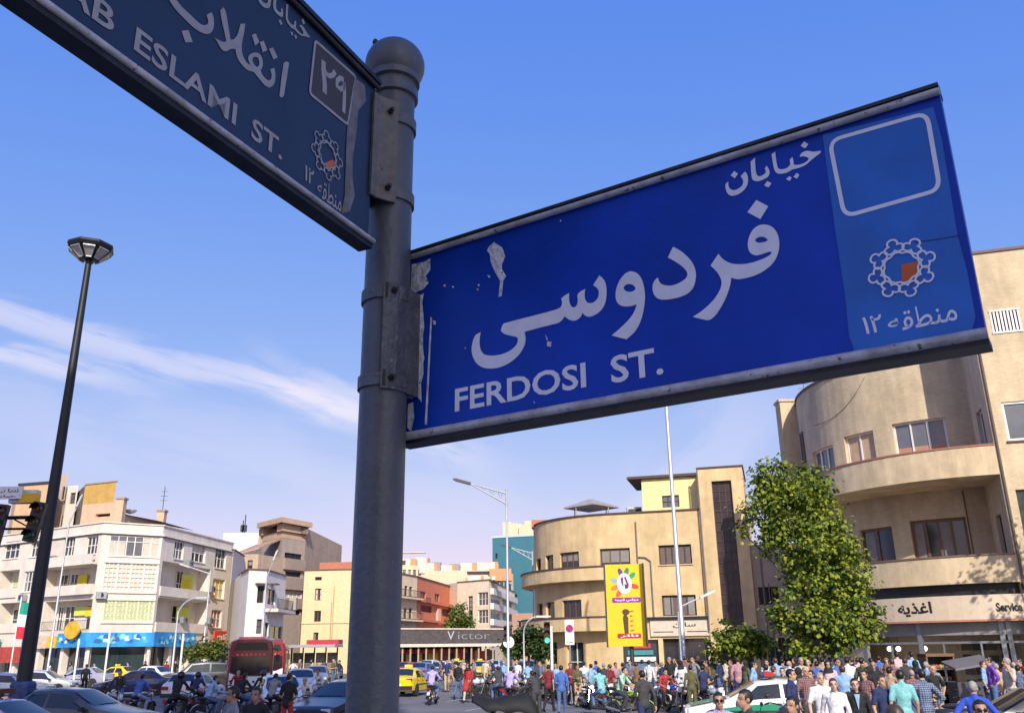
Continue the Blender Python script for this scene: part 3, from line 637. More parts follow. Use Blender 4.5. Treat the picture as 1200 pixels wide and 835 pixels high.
# ------------------------------------------------------------------ white building with chamfered corner, on the left
def plan(pts, z): return [Vector(gp(u, v, z)[:2]) for u, v in pts]
YELLOW = mat('yellow_cloth', (0.75, 0.60, 0.02), 0.7); YGREEN = mat('lime_cloth', (0.62, 0.66, 0.12), 0.7)
def left_building():
    zr = 13.7; a0, k1, k2, k3 = plan([(0, 628), (122, 612), (192, 616), (274, 636.5)], zr)
    l0 = k1+(a0-k1)*2.2; P = Path([l0, k1, k2, k3]); s1, s2, s3 = P.S[1:4]
    wh = mat('cream_white_render', (0.70, 0.63, 0.555), 0.85, var=0.10, scale=1.0, streak=0.2, bump=0.1)
    root = empty('corner_building', (k1.x, k1.y, 0), 0, 'long cream white corner building with recessed balconies and a blue banner along its shops', 'building')
    def R_(*q): return P.rect(*q)
    # openings: plain windows
    W = [(5, 634, 22.6, 654), (36, 630, 48, 652), (74.6, 629, 87, 651), (100.6, 628, 114, 649), (27, 669, 38.5, 693),
         (204, 633.5, 215.5, 655), (225, 637, 241, 658.5), (252, 642.5, 265, 666), (249, 678, 263, 701), (247.4, 714, 259.5, 735)]
    Hw = [R_(*q) for q in W]
    big = [R_(127.7, 628, 192, 652), R_(121, 660, 192, 692), R_(121, 703.5, 188, 727)]
    big = [(max(a, s1+0.25), min(b, s2-0.15), c, d, 0.1) for a, b, c, d in big]
    # recessed balconies: the wall is opened to a depth of 1.3 m and a back wall with its windows stands inside
    rec = [R_(51, 664, 117, 694), R_(51, 703, 111, 738), R_(196, 662, 246, 698), R_(194, 703, 243, 738), R_(-2, 668, 21, 697), R_(-2, 706, 21, 738)]
    dp = 1.3
    rec = [(a, min(b, s1-0.15) if a < s1 else b, c, d, dp) for a, b, c, d in rec]
    rec[2] = (s2+0.5,)+rec[2][1:]; rec[3] = (s2+0.4,)+rec[3][1:]
    ground = []
    for g0, g1 in ((0.5, s1), (s1, s2), (s2, s3)):
        n = max(1, int((g1-g0)/3.3)); w_ = (g1-g0)/n
        for i in range(n): ground.append((g0+w_*i+0.22, g0+w_*(i+1)-0.22, 0.15, 2.95))
    w = MB(); wall(w, P, 0, P.len, 3.5, zr, Hw+big+rec); wall(w, P, 0, P.len, 0, 3.5, ground, 0.6)
    close_block(w, P, [k3+dirv(290)*14, l0+dirv(20)*14], 0, zr)
    for r in rec:
        ss = P.samples(r[0], r[1])
        for x, y in zip(ss[:-1], ss[1:]): w.quad(P.pt(x, r[2], -dp+0.01), P.pt(y, r[2], -dp+0.01), P.pt(y, r[3], -dp+0.01), P.pt(x, r[3], -dp+0.01), 0, [(x, 0), (y, 0), (y, 2), (x, 2)])
    w.build('wall', [wh, ROOF], root, world=True)
    m = MB(); trim = mat('trim_white', (0.74, 0.69, 0.63), 0.8, streak=0.15); dk = mat('cornice_shade', (0.25, 0.22, 0.20), 0.9)
    band(m, P, 0, P.len, zr, zr+0.1, -0.3, 0.12); band(m, P, 0, P.len, zr-0.95, zr-0.8, -0.05, 0.22)
    m.build('cornice', [trim], root, world=True)
    m = MB(); band(m, P, 0, P.len, zr-1.05, zr-0.955, 0.0, 0.08, 0); m.build('cornice_shade_strip', dk, root, world=True)  # dark strip paints the cornice's shadow on the wall
    for i, h in enumerate(Hw):
        window(P, h, root, FR_WHITE, GL_DARK if i not in (8, 9) else mat('shutter_yellow' if i == 8 else 'shutter_red', (0.7, 0.5, 0.15) if i == 8 else (0.4, 0.16, 0.13), 0.7), 3 if h[1]-h[0] > 1.0 else 2, 2, 0.22, 0.09, sill=trim, curtain=some_curtain() if i < 8 else None)
    window(P, big[0], root, FR_WHITE, GL_GREY, 6, 1, 0.1, 0.08, zsplit=[0.72], sill=trim, curtain=([(0.02, 0.32, 0.05, 0.7), (0.68, 0.98, 0.05, 0.95)], CURT))
    lat1 = mat('peach_panel', (0.70, 0.56, 0.44), 0.7, var=0.1); lat2 = mat('pale_green_panel', (0.62, 0.66, 0.42), 0.7, var=0.1)
    for h, lm, nx, nz in ((big[1], lat1, 12, 6), (big[2], lat2, 13, 4)):
        m = MB(); a, b, c, d = h[:4]
        for i in range(nx+1):
            x = a+(b-a)*i/nx; band(m, P, max(a, x-(0.08 if i % 3 == 0 else 0.03)), min(b, x+(0.08 if i % 3 == 0 else 0.03)), c, d, -0.09, 0.02)
        for k in range(nz+1):
            z = c+(d-c)*k/nz; band(m, P, a, b, max(c, z-0.03), min(d, z+0.03), -0.085, 0.0)
        if nx == 13:
            for i in range(nx):
                for k in range(nz):
                    p, q = P.pt(a+(b-a)*i/nx, c+(d-c)*k/nz, -0.03), P.pt(a+(b-a)*(i+1)/nx, c+(d-c)*(k+1)/nz, -0.03); m.bar(p, q, 0.06, 0.06)
        f = m.build('window', FR_WHITE if nx == 12 else lm, root, world=True)
        m = MB(); band(m, P, a, b, c, d, -0.12, -0.1); m.build('pane', lm, f, world=True)
        
        for za, zb, oo in ((c-0.22, c-0.03, 0.14), (d+0.02, d+0.14, 0.12)): m = MB(); band(m, P, a-0.1, b+0.1, za, zb, 0.0, oo); m.build('window_ledge', trim, root, world=True)
    # balcony parapets and their doors
    def inner(r, spec):
        for (f0, f1, zl, zh, g, fr) in spec:
            h = (r[0]+(r[1]-r[0])*f0, r[0]+(r[1]-r[0])*f1, r[2]+(r[3]-r[2])*zl, r[2]+(r[3]-r[2])*zh)
            window(P, h, root, fr, g, 2, 2, dp-0.03, 0.08)
    def hang(r, f0, f1, zl, zh, mm, n='window_blind'):
        m = MB(); band(m, P, r[0]+(r[1]-r[0])*f0, r[0]+(r[1]-r[0])*f1, r[2]+(r[3]-r[2])*zl, r[2]+(r[3]-r[2])*zh, -dp+0.2, -dp+0.24); m.build(n, mm, root, world=True)
    inner(rec[0], [(0.08, 0.25, 0.0, .8, GL_DARK, FR_WHITE), (0.3, 0.45, 0.0, .8, GL_DARK, FR_WHITE), (0.78, 0.97, 0, .85, GL_DARK, FR_WHITE)])
    hang(rec[0], 0.46, 0.64, 0.1, 0.72, YELLOW); hang(rec[0], 0.9, 1.0, 0.2, 0.85, YELLOW)
    inner(rec[1], [(0.04, 0.16, 0, .85, GL_DARK, FR_WHITE), (0.2, 0.42, 0, .85, GL_DARK, FR_WHITE), (0.66, 0.9, 0, .85, GL_DARK, FR_WHITE)])
    hang(rec[1], 0.42, 0.66, 0.5, 0.8, YGREEN); hang(rec[1], 0.66, 0.88, 0.46, 0.78, YELLOW)
    inner(rec[2], [(0.1, 0.25, 0, .8, FR_WHITE, FR_WHITE), (0.52, 0.66, 0, .85, GL_DARK, FR_WHITE)]); hang(rec[2], 0.6, 0.85, 0.05, 0.75, YGREEN); hang(rec[2], 0.62, 0.8, 0.1, 0.6, YELLOW)
    inner(rec[3], [(0.03, 0.2, 0, .85, GL_DARK, FR_WHITE), (0.5, 0.85, 0, .85, GL_DARK, FR_WHITE)]); hang(rec[3], 0.56, 0.82, 0.35, 0.8, YGREEN)
    inner(rec[4], [(0.1, 0.9, 0, .8, mat('pale_green_glass', (0.5, 0.5, 0.3), 0.5), FR_WHITE)]); inner(rec[5], [(0.1, 0.9, 0, .8, GL_DARK, FR_WHITE)])
    for i, r in enumerate(rec):
        m = MB(); ext = 0.5 if i != 1 else 0.3
        if i == 1: rail(m, P, r[0], r[1], r[2], 0.8, 0.05); m.build('balcony_railing', DARKSTEEL, root, world=True); continue
        band(m, P, r[0]-0.05, r[1]+0.05, r[2]-0.25, r[2]+0.62, 0.015, 0.14+0.3*(i in (0,)), 0); m.build('balcony', [wh], root, world=True)
    m = MB(); z3 = P.uv(80, 662)[1]; a = P.uv(50, 660)[0]
    band(m, P, a, s1-0.1, z3-0.15, z3+0.05, 0.0, 0.7); band(m, P, a, s1-0.12, z3+0.05, z3+0.75, 0.55, 0.68); m.build('balcony', wh, root, world=True)
    for i, h in enumerate(ground):
        m = MB(); 
        window(P, h, root, FR_DARK if i % 3 else FR_STEEL, GL_DARK if i % 2 else GL_BLUE, 2, 1, 0.6, 0.06, name='shop_window')
    # banners and shop signs on this building
    blue = mat('banner_blue', (0.03, 0.30, 0.58), 0.6, var=0.45, scale=0.9, dirt=(0.01, 0.16, 0.5))
    b0, b1 = P.uv(72, 750)[0], P.uv(225, 750)[0]; m = MB(); band(m, P, b0, b1, 2.95, 4.15, 0.3, 0.4, 0)
    bn = m.build('shop_banner', [blue], root, world=True)
    random.seed(11)
    for k in range(70):
        s = b0+0.4+(b1-b0-0.8)*k/70+random.uniform(-.2, .2)
        if abs(s-s1) < 0.6 or abs(s-s2) < 0.6: continue
        z = 3.5+random.uniform(-0.3, 0.3); pts = [P.pt(s+dx*random.uniform(.2, .9), z+dz*random.uniform(.5, 1.2), 0.405+0.0006*k) for dx, dz in ((-0.35, -0.12), (0.3, -0.16), (0.5, 0.02), (0.15, 0.28), (-0.25, 0.18))]; m = MB(); m.poly(pts); m.build('banner_motif', (mat('banner_cyan', (0.22, 0.55, 0.70), 0.6), mat('banner_white', (0.6, 0.72, 0.78), 0.6), mat('banner_navy', (0.02, 0.12, 0.36), 0.6), mat('banner_mid', (0.05, 0.42, 0.62), 0.6))[k % 4], bn, world=True)
    for (u0, u1, z0, z1, c, n) in ((44, 71, 2.9, 4.0, (0.62, 0.5, 0.38), 'shop_sign'), (60, 71, 2.95, 3.9, (0.75, 0.5, 0.03), 'shop_sign'), (5, 30, 1.7, 3.1, (0.42, 0.06, 0.04), 'shop_sign'), (-10, 4, 3.0, 3.8, (0.02, 0.30, 0.26), 'shop_sign'), (30, 42, 3.0, 3.9, (0.03, 0.33, 0.28), 'shop_sign')):
        m = MB(); o = 0.35 if c[1] != 0.5 or c[0] < .7 else 0.42; band(m, P, P.uv(u0, 750)[0], P.uv(u1, 750)[0], z0, z1, o-0.1, o); m.build(n, mat('sign_%d_%d' % (u0, u1), c, 0.6, var=0.3), root, world=True)
    s, z = P.uv(94, 738); m = MB(); pts = []
    for i in range(20):
        t = 2*math.pi*i/20; pts.append((s+1.05*math.cos(t), z+0.75*math.sin(t)))
    f = [P.pt(x, y, 0.85) for x, y in pts]; b = [P.pt(x, y, 0.7) for x, y in pts]; m.add(f+b, [tuple(range(20)), tuple(range(20, 40))[::-1]]+[(i, (i+1) % 20, (i+1) % 20+20, i+20) for i in range(20)])
    m.tube([P.pt(s, z, 0), P.pt(s, z, 0.7)], 0.05, 5, 1)
    rs = m.build('round_sign', [mat('round_sign_gold', (0.75, 0.45, 0.03), 0.5, var=0.35, scale=2.0), DARKSTEEL], root, world=True)
    for u, v in ((66, 655), (96, 655), (118, 697), (219, 660), (245, 690), (212, 726), (243, 727), (30, 700)):
        q = P.uv(u, v); m = MB(); c = P.pt(q[0], q[1], 0.32); t = P.pt(q[0]+0.1, q[1], 0.32)-c; a = math.atan2(t.y, t.x); m.box(c.x, c.y, c.z, 0.85, 0.36, 0.6, 0, a); m.lathe([(0.2, -0.01), (0.2, 0.0)], tuple(c+Vector((t.y, -t.x, 0)).normalized()*0.185), 10, 1, 'Y'); m.build('air_conditioner', [STEEL, BLACK], root, world=True)
    # orange-red hoarding on the corner towards the bus
    o0, o1 = P.uv(245, 748)[0], P.len+0.6; m = MB(); a = P.pt(o0, 0, 0.6); b = P.pt(P.len, 0, 0.6); d = (b-a).normalized(); b = a+d*4.6; n3 = Vector((d.y, -d.x, 0))
    for z0, z1, k in ((2.6, 3.5, 1), (3.5, 4.5, 0)):
        m.add([a+Vector((0, 0, z0)), b+Vector((0, 0, z0)), b+Vector((0, 0, z1)), a+Vector((0, 0, z1)), a-n3*0.2+Vector((0, 0, z0)), b-n3*0.2+Vector((0, 0, z0)), b-n3*0.2+Vector((0, 0, z1)), a-n3*0.2+Vector((0, 0, z1))], [(0, 1, 2, 3), (7, 6, 5, 4), (0, 4, 5, 1), (3, 2, 6, 7), (1, 5, 6, 2), (0, 3, 7, 4)], k)
    hs = m.build('shop_sign', [mat('hoarding_red', (0.60, 0.05, 0.02), 0.5), mat('hoarding_orange', (0.75, 0.24, 0.02), 0.5, var=0.25)], root, world=True)
    m = MB(); mb_text(m, 'mifra', a+n3*0.012+Vector((0, 0, 3.62)), d, Vector((0, 0, 1)), 0.5, 0, 3.4, 0.6, 0, 0.03); m.build('lettering', WHITE, hs, world=True)
    return P
LBP = left_building()
def rooftop_backdrop():
    ochre = mat('ochre_brick', (0.52, 0.33, 0.09), 0.85, var=0.15, scale=2, streak=0.15); tan = mat('peach_render', (0.62, 0.43, 0.29), 0.85, var=0.12, streak=0.15)
    grey = mat('grey_brown_render', (0.36, 0.29, 0.25), 0.85, streak=0.15)
    def blk(name, u0, u1, vtop, Y, zb, mm, label, az=106, depth=9, parent=None, cap=0.0, capm=None):
        a = atY(u0, vtop, Y); d = dirv(az); z = a.z; A = Vector(a[:2])
        Bx = None; r_ = pray(u1, vtop); n = Vector((d.y, -d.x)); t = (n.x*A.x+n.y*A.y)/(n.x*r_.x+n.y*r_.y); B = Vector((r_.x*t, r_.y*t))
        P = Path([A, B]); e = dirv(az-90); return P, A, B, z, e
    # ochre tower block
    P, A, B, z, e = blk('x', 100, 136, 568, 96, 0, ochre, '', 112); e = dirv(-31); A0 = Vector(atY(92, 569, 100.5)[:2]); root = empty('ochre_building', (A.x, A.y, 0), 0, 'ochre brick block with a blank front rising behind the white corner building', 'building')
    w = MB(); wall(w, P, 0, P.len, 0, z, []); wall(w, Path([A0, A]), 0, (A-A0).length, 0, z, [], m=2); close_block(w, P, [B+e*10, A0+e*8, A0], 0, z, 2, 1); w.build('wall', [ochre, ROOF, grey], root, world=True)
    m = MB(); band(m, P, 0, P.len, z, z+0.15, -0.2, 0.1); m.build('coping', grey, root, world=True)
    # tan terrace building in front of it
    P, A, B, z, e = blk('x', 97, 142, 591, 92, 0, tan, '', 108); root = empty('terrace_building', (A.x, A.y, 0), 0, 'peach coloured building with an open rooftop terrace behind the white corner building', 'building')
    sl = P.rect(112, 601.5, 129, 605); w = MB(); wall(w, P, 0, P.len, 0, z, [sl], 0.5); close_block(w, P, [B+dirv(-26)*5, A+dirv(-26)*5], 0, z); w.build('wall', [tan, ROOF], root, world=True)
    window(P, sl, root, FR_DARK, BLACK, 1, 1, 0.5)
    r_ = pray(190, 603); q = atY(190, 601, 99); Q = Path([B, Vector((q.x, q.y))]); zz = z-1.1
    w = MB(); h = (0.4, Q.len-0.3, zz-2.2, zz-0.9); wall(w, Q, 0, Q.len, 0, zz, [h], 1.5); w.poly([(B.x, B.y, zz-.1), (q.x, q.y, zz-.1), (q.x+e.x*6, q.y+e.y*6, zz-.1), (B.x+e.x*6, B.y+e.y*6, zz-.1)], 1)
    t = w.build('terrace_wall', [tan, ROOF], root, world=True); window(Q, h, root, FR_DARK, BLACK, 1, 1, 1.5)

    for s in (0.0, Q.len): m = MB(); p = Q.pt(s, 0); m.box(p.x, p.y, zz+0.1, 0.8, 0.8, 2.4); m.box(p.x, p.y, zz+1.4, 1.0, 1.0, 0.2, 1); m.build('roof_pier', [tan, grey], root, world=True)
    p = Q.pt(Q.len, zz); m = MB(); m.tube([p, p+Vector((0, 0, 4.2))], 0.04, 5)
    for k in range(3): m.tube([p+Vector((-0.4, 0, 2.6+k*0.5)), p+Vector((0.4, 0, 2.6+k*0.5))], 0.02, 4)
    m.build('antenna', DARKSTEEL, root, world=True)
    p = Q.pt(Q.len*0.28, zz, -0.3); m = MB(); m.lathe([(0.05, 0), (0.5, 0.15), (0.7, 0.4)], (p.x, p.y, zz+0.2), 12); m.build('satellite_dish', WHITE, root, True, world=True)
    # brown tower and tan slab at the far left
    P, A, B, z, e = blk('x', 66, 80, 556, 100, 0, grey, '', 106); e = dirv(-33); root = empty('slender_tower', (A.x, A.y, 0), 0, 'slender grey brown tower block behind the high mast lamp', 'building')
    w = MB(); hs = [P.rect(72.5, 570, 75.5, 585), P.rect(72.5, 590, 75.5, 604)]; wall(w, P, 0, P.len, 0, z, hs); close_block(w, P, [B+e*5, A+e*5], 0, z); w.build('wall', [mat('tan_grey_render', (0.46, 0.36, 0.30), 0.85, streak=0.15), ROOF], root, world=True)
    for h in hs: window(P, h, root, FR_DARK, GL_DARK, 1)
    P, A, B, z, e = blk('x', 22, 66, 569, 98, 0, tan, '', 106); e = dirv(-32); root = empty('tan_building', (A.x, A.y, 0), 0, 'tan block with a dark roof edge behind the traffic lights', 'building')
    w = MB(); wall(w, P, 0, P.len, 0, z, []); close_block(w, P, [B+e*9, A+e*9], 0, z); w.build('wall', [mat('orange_tan_render', (0.60, 0.40, 0.24), 0.85, streak=0.2), ROOF], root, world=True); m = MB(); band(m, P, 0, P.len, z, z+0.25, -0.3, 0.15); m.build('coping', DARKSTEEL, root, world=True)
    P, A, B, z, e = blk('x', 80, 92, 569, 99, 0, tan, '', 106); e = dirv(-32); root = empty('white_building', (A.x, A.y, 0), 0, 'narrow whitish block with a small window between the slender tower and the ochre block', 'building')
    h = P.rect(82, 577, 88, 590); w = MB(); wall(w, P, 0, P.len, 0, z, [h]); close_block(w, P, [B+e*9, A+e*9], 0, z); w.build('wall', [mat('off_white_render', (0.66, 0.58, 0.52), 0.85, streak=0.15), ROOF], root, world=True); window(P, h, root, FR_DARK, GL_GREY, 1, 2)
rooftop_backdrop()
# ------------------------------------------------------------------ buildings between the white corner building and the sign pole
def block(name, label, pts, z, mats, holes=(), depth_dir=None, depth=9, wkw=None, base=0.0, roof_cap=None, cap_h=0.12):
    """generic building on a left-to-right outline; holes are photo rectangles with (u0, v0, u1, v1, frame, pane, nx, nz)"""
    P = Path(pts); e = depth_dir if depth_dir is not None else dirv(18)
    root = empty(name, (pts[0].x, pts[0].y, 0), 0, label, 'building')
    H = [P.rect(*h[:4]) for h in holes]; w = MB(); wall(w, P, 0, P.len, base, z, H, 0.22)
    close_block(w, P, [pts[-1]+e*depth, pts[0]+e*depth], base, z); w.build('wall', [mats, ROOF], root, world=True)
    for h, q in zip(H, holes): window(P, h, root, q[4], q[5], q[6], q[7], 0.22, 0.07, sill=None, curtain=some_curtain() if q[5] is GL_DARK and q[6] < 3 else None)
    if roof_cap: m = MB(); band(m, P, 0, P.len, z, z+cap_h, -0.25, 0.12); m.build('coping', roof_cap, root, world=True)
    return P, root
def mid_left():
    cop = mat('coping_brown', (0.16, 0.10, 0.08), 0.8)
    off = mat('off_white_render', (0.66, 0.58, 0.52), 0.85, streak=0.15); conc = mat('brown_concrete', (0.38, 0.31, 0.27), 0.85, var=0.12, streak=0.2)
    tanw = mat('tan_side_wall', (0.50, 0.38, 0.27), 0.9, var=0.15, streak=0.3); yel = mat('yellow_render', (0.70, 0.56, 0.33), 0.85, var=0.08, streak=0.12)
    # white strip building with ladder window
    z = 12.4; a, b = plan([(274, 644), (286, 652)], z)
    P, r = block('strip_building', 'narrow white building with one tall strip of small panes, next to the orange shop hoarding', [a, b], z, off, [(277, 672, 283, 741, FR_DARK, GL_DARK, 2, 14)], depth_dir=dirv(345), roof_cap=cop)
    # white building with curved corner
    z = 9.6; c, d, e_, f = plan([(283, 672), (292, 667), (313, 668), (335.5, 675)], z)
    P, r = block('corner_building', 'white two storey building with a rounded corner and one balcony left of the yellow building', [c, d, e_, f], z, mat('bright_white_render', (0.76, 0.71, 0.68), 0.85, streak=0.12),
        [(301.5, 686, 310.5, 706, FR_DARK, GL_DARK, 2, 1), (313.5, 690, 323, 708, FR_DARK, GL_GREY, 2, 1), (300.5, 725, 307, 742, FR_DARK, GL_GREY, 1, 2), (310, 729, 315, 745, FR_DARK, GL_DARK, 1, 1), (317, 733, 331, 748, FR_STEEL, GL_BLUE, 2, 1)], depth_dir=dirv(338), roof_cap=cop)
    s0, s1 = P.uv(311, 713)[0], P.len; zb = P.uv(320, 714)[1]; m = MB(); band(m, P, s0, s1, zb-0.3, zb, 0.01, 1.2); b_ = m.build('balcony', off, r, world=True); m = MB(); rail(m, P, s0, s1, zb, 0.9, 1.1); m.build('railing', DARKSTEEL, b_, world=True)
    m = MB(); sx = P.uv(333, 708)[0]; p = P.pt(P.len-0.4, zb+0.7, 1.0); m.box(p.x, p.y, p.z, 0.7, 0.7, 1.2); m.build('water_tank', conc, r, world=True)
    for u in (306, 318): s, zz = P.uv(u, 686); m = MB(); band(m, P, s-0.6, s+0.7, zz+0.1, zz+0.22, 0.01, 0.6); m.build('window_hood', cop, r, world=True)
    # brown concrete mid-rise with overhanging top
    z = 17.6; Y = 118
    def P_(u, v, Y_): q = atY(u, v, Y_); return Vector((q.x, q.y))
    L, M, N_ = P_(307, 640, 112), P_(330, 640, 108), P_(357, 640, 112); zt = atY(345, 633, 110).z; E = P_(400, 650, 132)
    P, r = block('concrete_building', 'brown grey concrete mid-rise with an overhanging top slab and banded windows', [L, M, N_, E], atY(345, 632, 110).z, conc,
        [(333.5, 648, 354, 654.5, FR_DARK, BLACK, 3, 1), (334.5, 669.5, 354, 675.5, FR_DARK, BLACK, 3, 1), (335, 692, 354, 700.5, FR_WHITE, mat('pale_glass', (0.55, 0.55, 0.53), 0.4), 4, 1), (339, 714, 352, 720, FR_DARK, BLACK, 3, 1), (312, 657, 327, 668, FR_DARK, BLACK, 1, 1)], depth_dir=dirv(330), depth=14)
    m = MB()
    for v0, v1 in ((655, 668), (677, 691), (701, 713)):
        t, q = P.uv(345, v0), P.uv(345, v1); band(m, P, P.uv(332, v0)[0], P.uv(356, v0)[0], q[1], t[1], 0.01, 0.35)
    m.build('spandrel', mat('spandrel_brown', (0.34, 0.26, 0.22), 0.85, streak=0.2), r, world=True)
    m = MB(); zt = P.uv(345, 632)[1]; zz = P.uv(330, 619)[1]; s0, s1 = 0.0, P.S[2]
    sl = mat('slab_tan', (0.52, 0.36, 0.24), 0.85, streak=0.15)
    band(m, P, 0, P.S[2], zt+0.01, zt+0.8, -5, 0.02); tt = atY(330, 616, 110).z
    band(m, P, 0, P.S[2]*0.06, zt+0.8, tt, -4, 0.3); band(m, P, P.S[2]*0.45, P.S[2], zt+0.8, tt, -4, 0.3); band(m, P, P.S[2]*0.06, P.S[2]*0.45, zt+0.8, tt, -4, -2.5, 1)
    band(m, P, -0.1, P.S[2], tt, tt+0.6, -5, 0.9); m.build('top_slab', [sl, conc], r, world=True)
    m = MB(); band(m, P, P.S[2]+0.05, P.len, zt-0.3, zt+1.7, -6, 0.03); m.build('side_wall', tanw, r, world=True)
    m = MB(); band(m, P, P.S[2]+0.05, P.len, 0.5, zt-0.31, -1, 0.025); m.build('side_wall', tanw, r, world=True)
    # white rooftop behind
    z = atY(285, 624, 124).z; a, b = [Vector(atY(u, 624, 124)[:2]) for u in (262, 308)]
    P, r = block('white_building', 'flat white building with roof antennas rising behind the end of the white corner building', [a, b], z, mat('bright_white_render', (0.76, 0.71, 0.68), 0.85, streak=0.12))
    m = MB()
    for s, h in ((P.len*0.45, 1.8), (P.len*0.5, 2.6)): q = P.pt(s, z, -0.5); m.tube([q, q+Vector((0, 0, h))], 0.08, 5); m.box(q.x, q.y, z+0.7, 0.5, 0.5, 0.9)
    m.build('antenna', DARKSTEEL, r, world=True)
    # pitched tan roof house
    a, b = [Vector(atY(u, 650, 104)[:2]) for u in (273, 303)]; z = atY(288, 649, 104).z
    P, r = block('tan_house', 'tan house with a sloping roof squeezed above the white strip building', [a, b], z, tanw, [(290, 656, 296, 668, FR_DARK, GL_DARK, 1, 1)])
    m = MB(); z2 = z+2.0; e = dirv(18)*6; m.add([(a.x, a.y, z), (b.x, b.y, z+0.8), (b.x+e.x, b.y+e.y, z2+0.8), (a.x+e.x, a.y+e.y, z2), (a.x, a.y, z-.2), (b.x, b.y, z+0.6), (b.x+e.x, b.y+e.y, z2+0.6), (a.x+e.x, a.y+e.y, z2-.2)], [(0, 1, 2, 3), (7, 6, 5, 4), (0, 4, 5, 1), (1, 5, 6, 2), (2, 6, 7, 3), (3, 7, 4, 0)]); m.build('roof', mat('roof_tan', (0.42, 0.27, 0.19), 0.85), r, world=True)
    # yellow building
    Y = 104; a, b = [Vector(atY(u, 669, Y)[:2]) for u in (357, 405)]; z = atY(380, 668, Y).z
    P, r = block('yellow_building', 'plain yellow building with a column of small dark windows left of the sign pole', [a, b+dirv(106)*3], z, yel, [(369, 675.5, 377, 679.5, FR_DARK, BLACK, 1, 1), (369, 689, 376.5, 703, FR_BROWN, GL_DARK, 2, 2), (368, 715, 376, 728, FR_BROWN, GL_DARK, 2, 1), (367, 740.5, 373, 750, FR_BROWN, GL_DARK, 1, 1)], roof_cap=cop)
    m = MB(); zz = P.uv(380, 729)[1]; band(m, P, 0, P.len, zz-0.1, zz+0.08, 0.005, 0.1); m.build('string_course', yel, r, world=True)

    for u, v0, v1 in ((392, 686, 752), (389, 705, 750)): m = MB(); s, z1 = P.uv(u, v0); z0 = P.uv(u, v1)[1]; m.tube([P.pt(s, z0, 0.06), P.pt(s, z1, 0.06)], 0.06, 5); m.build('drainpipe', mat('pipe_tan', (0.42, 0.32, 0.17), 0.7), r, world=True)
    q = P.pt(P.uv(392, 664)[0], z, -1.5); m = MB(); m.prism([(q.x-2, q.y-1), (q.x+3, q.y-1.8), (q.x+3, q.y+2), (q.x-2, q.y+2)], z+0.1, z+0.9); m.build('roof_shed', mat('brick_red_small', (0.45, 0.16, 0.10), 0.8), r, world=True)
mid_left()
CLUT = [mat('clutter_white', (0.62, 0.57, 0.52), 0.85, var=0.2), mat('clutter_grey', (0.30, 0.27, 0.25), 0.8), mat('cream_facade', (0.68, 0.55, 0.38), 0.85, streak=0.15), mat('brick_orange_small', (0.55, 0.28, 0.13), 0.8), mat('clutter_dark', (0.07, 0.065, 0.06), 0.8)]
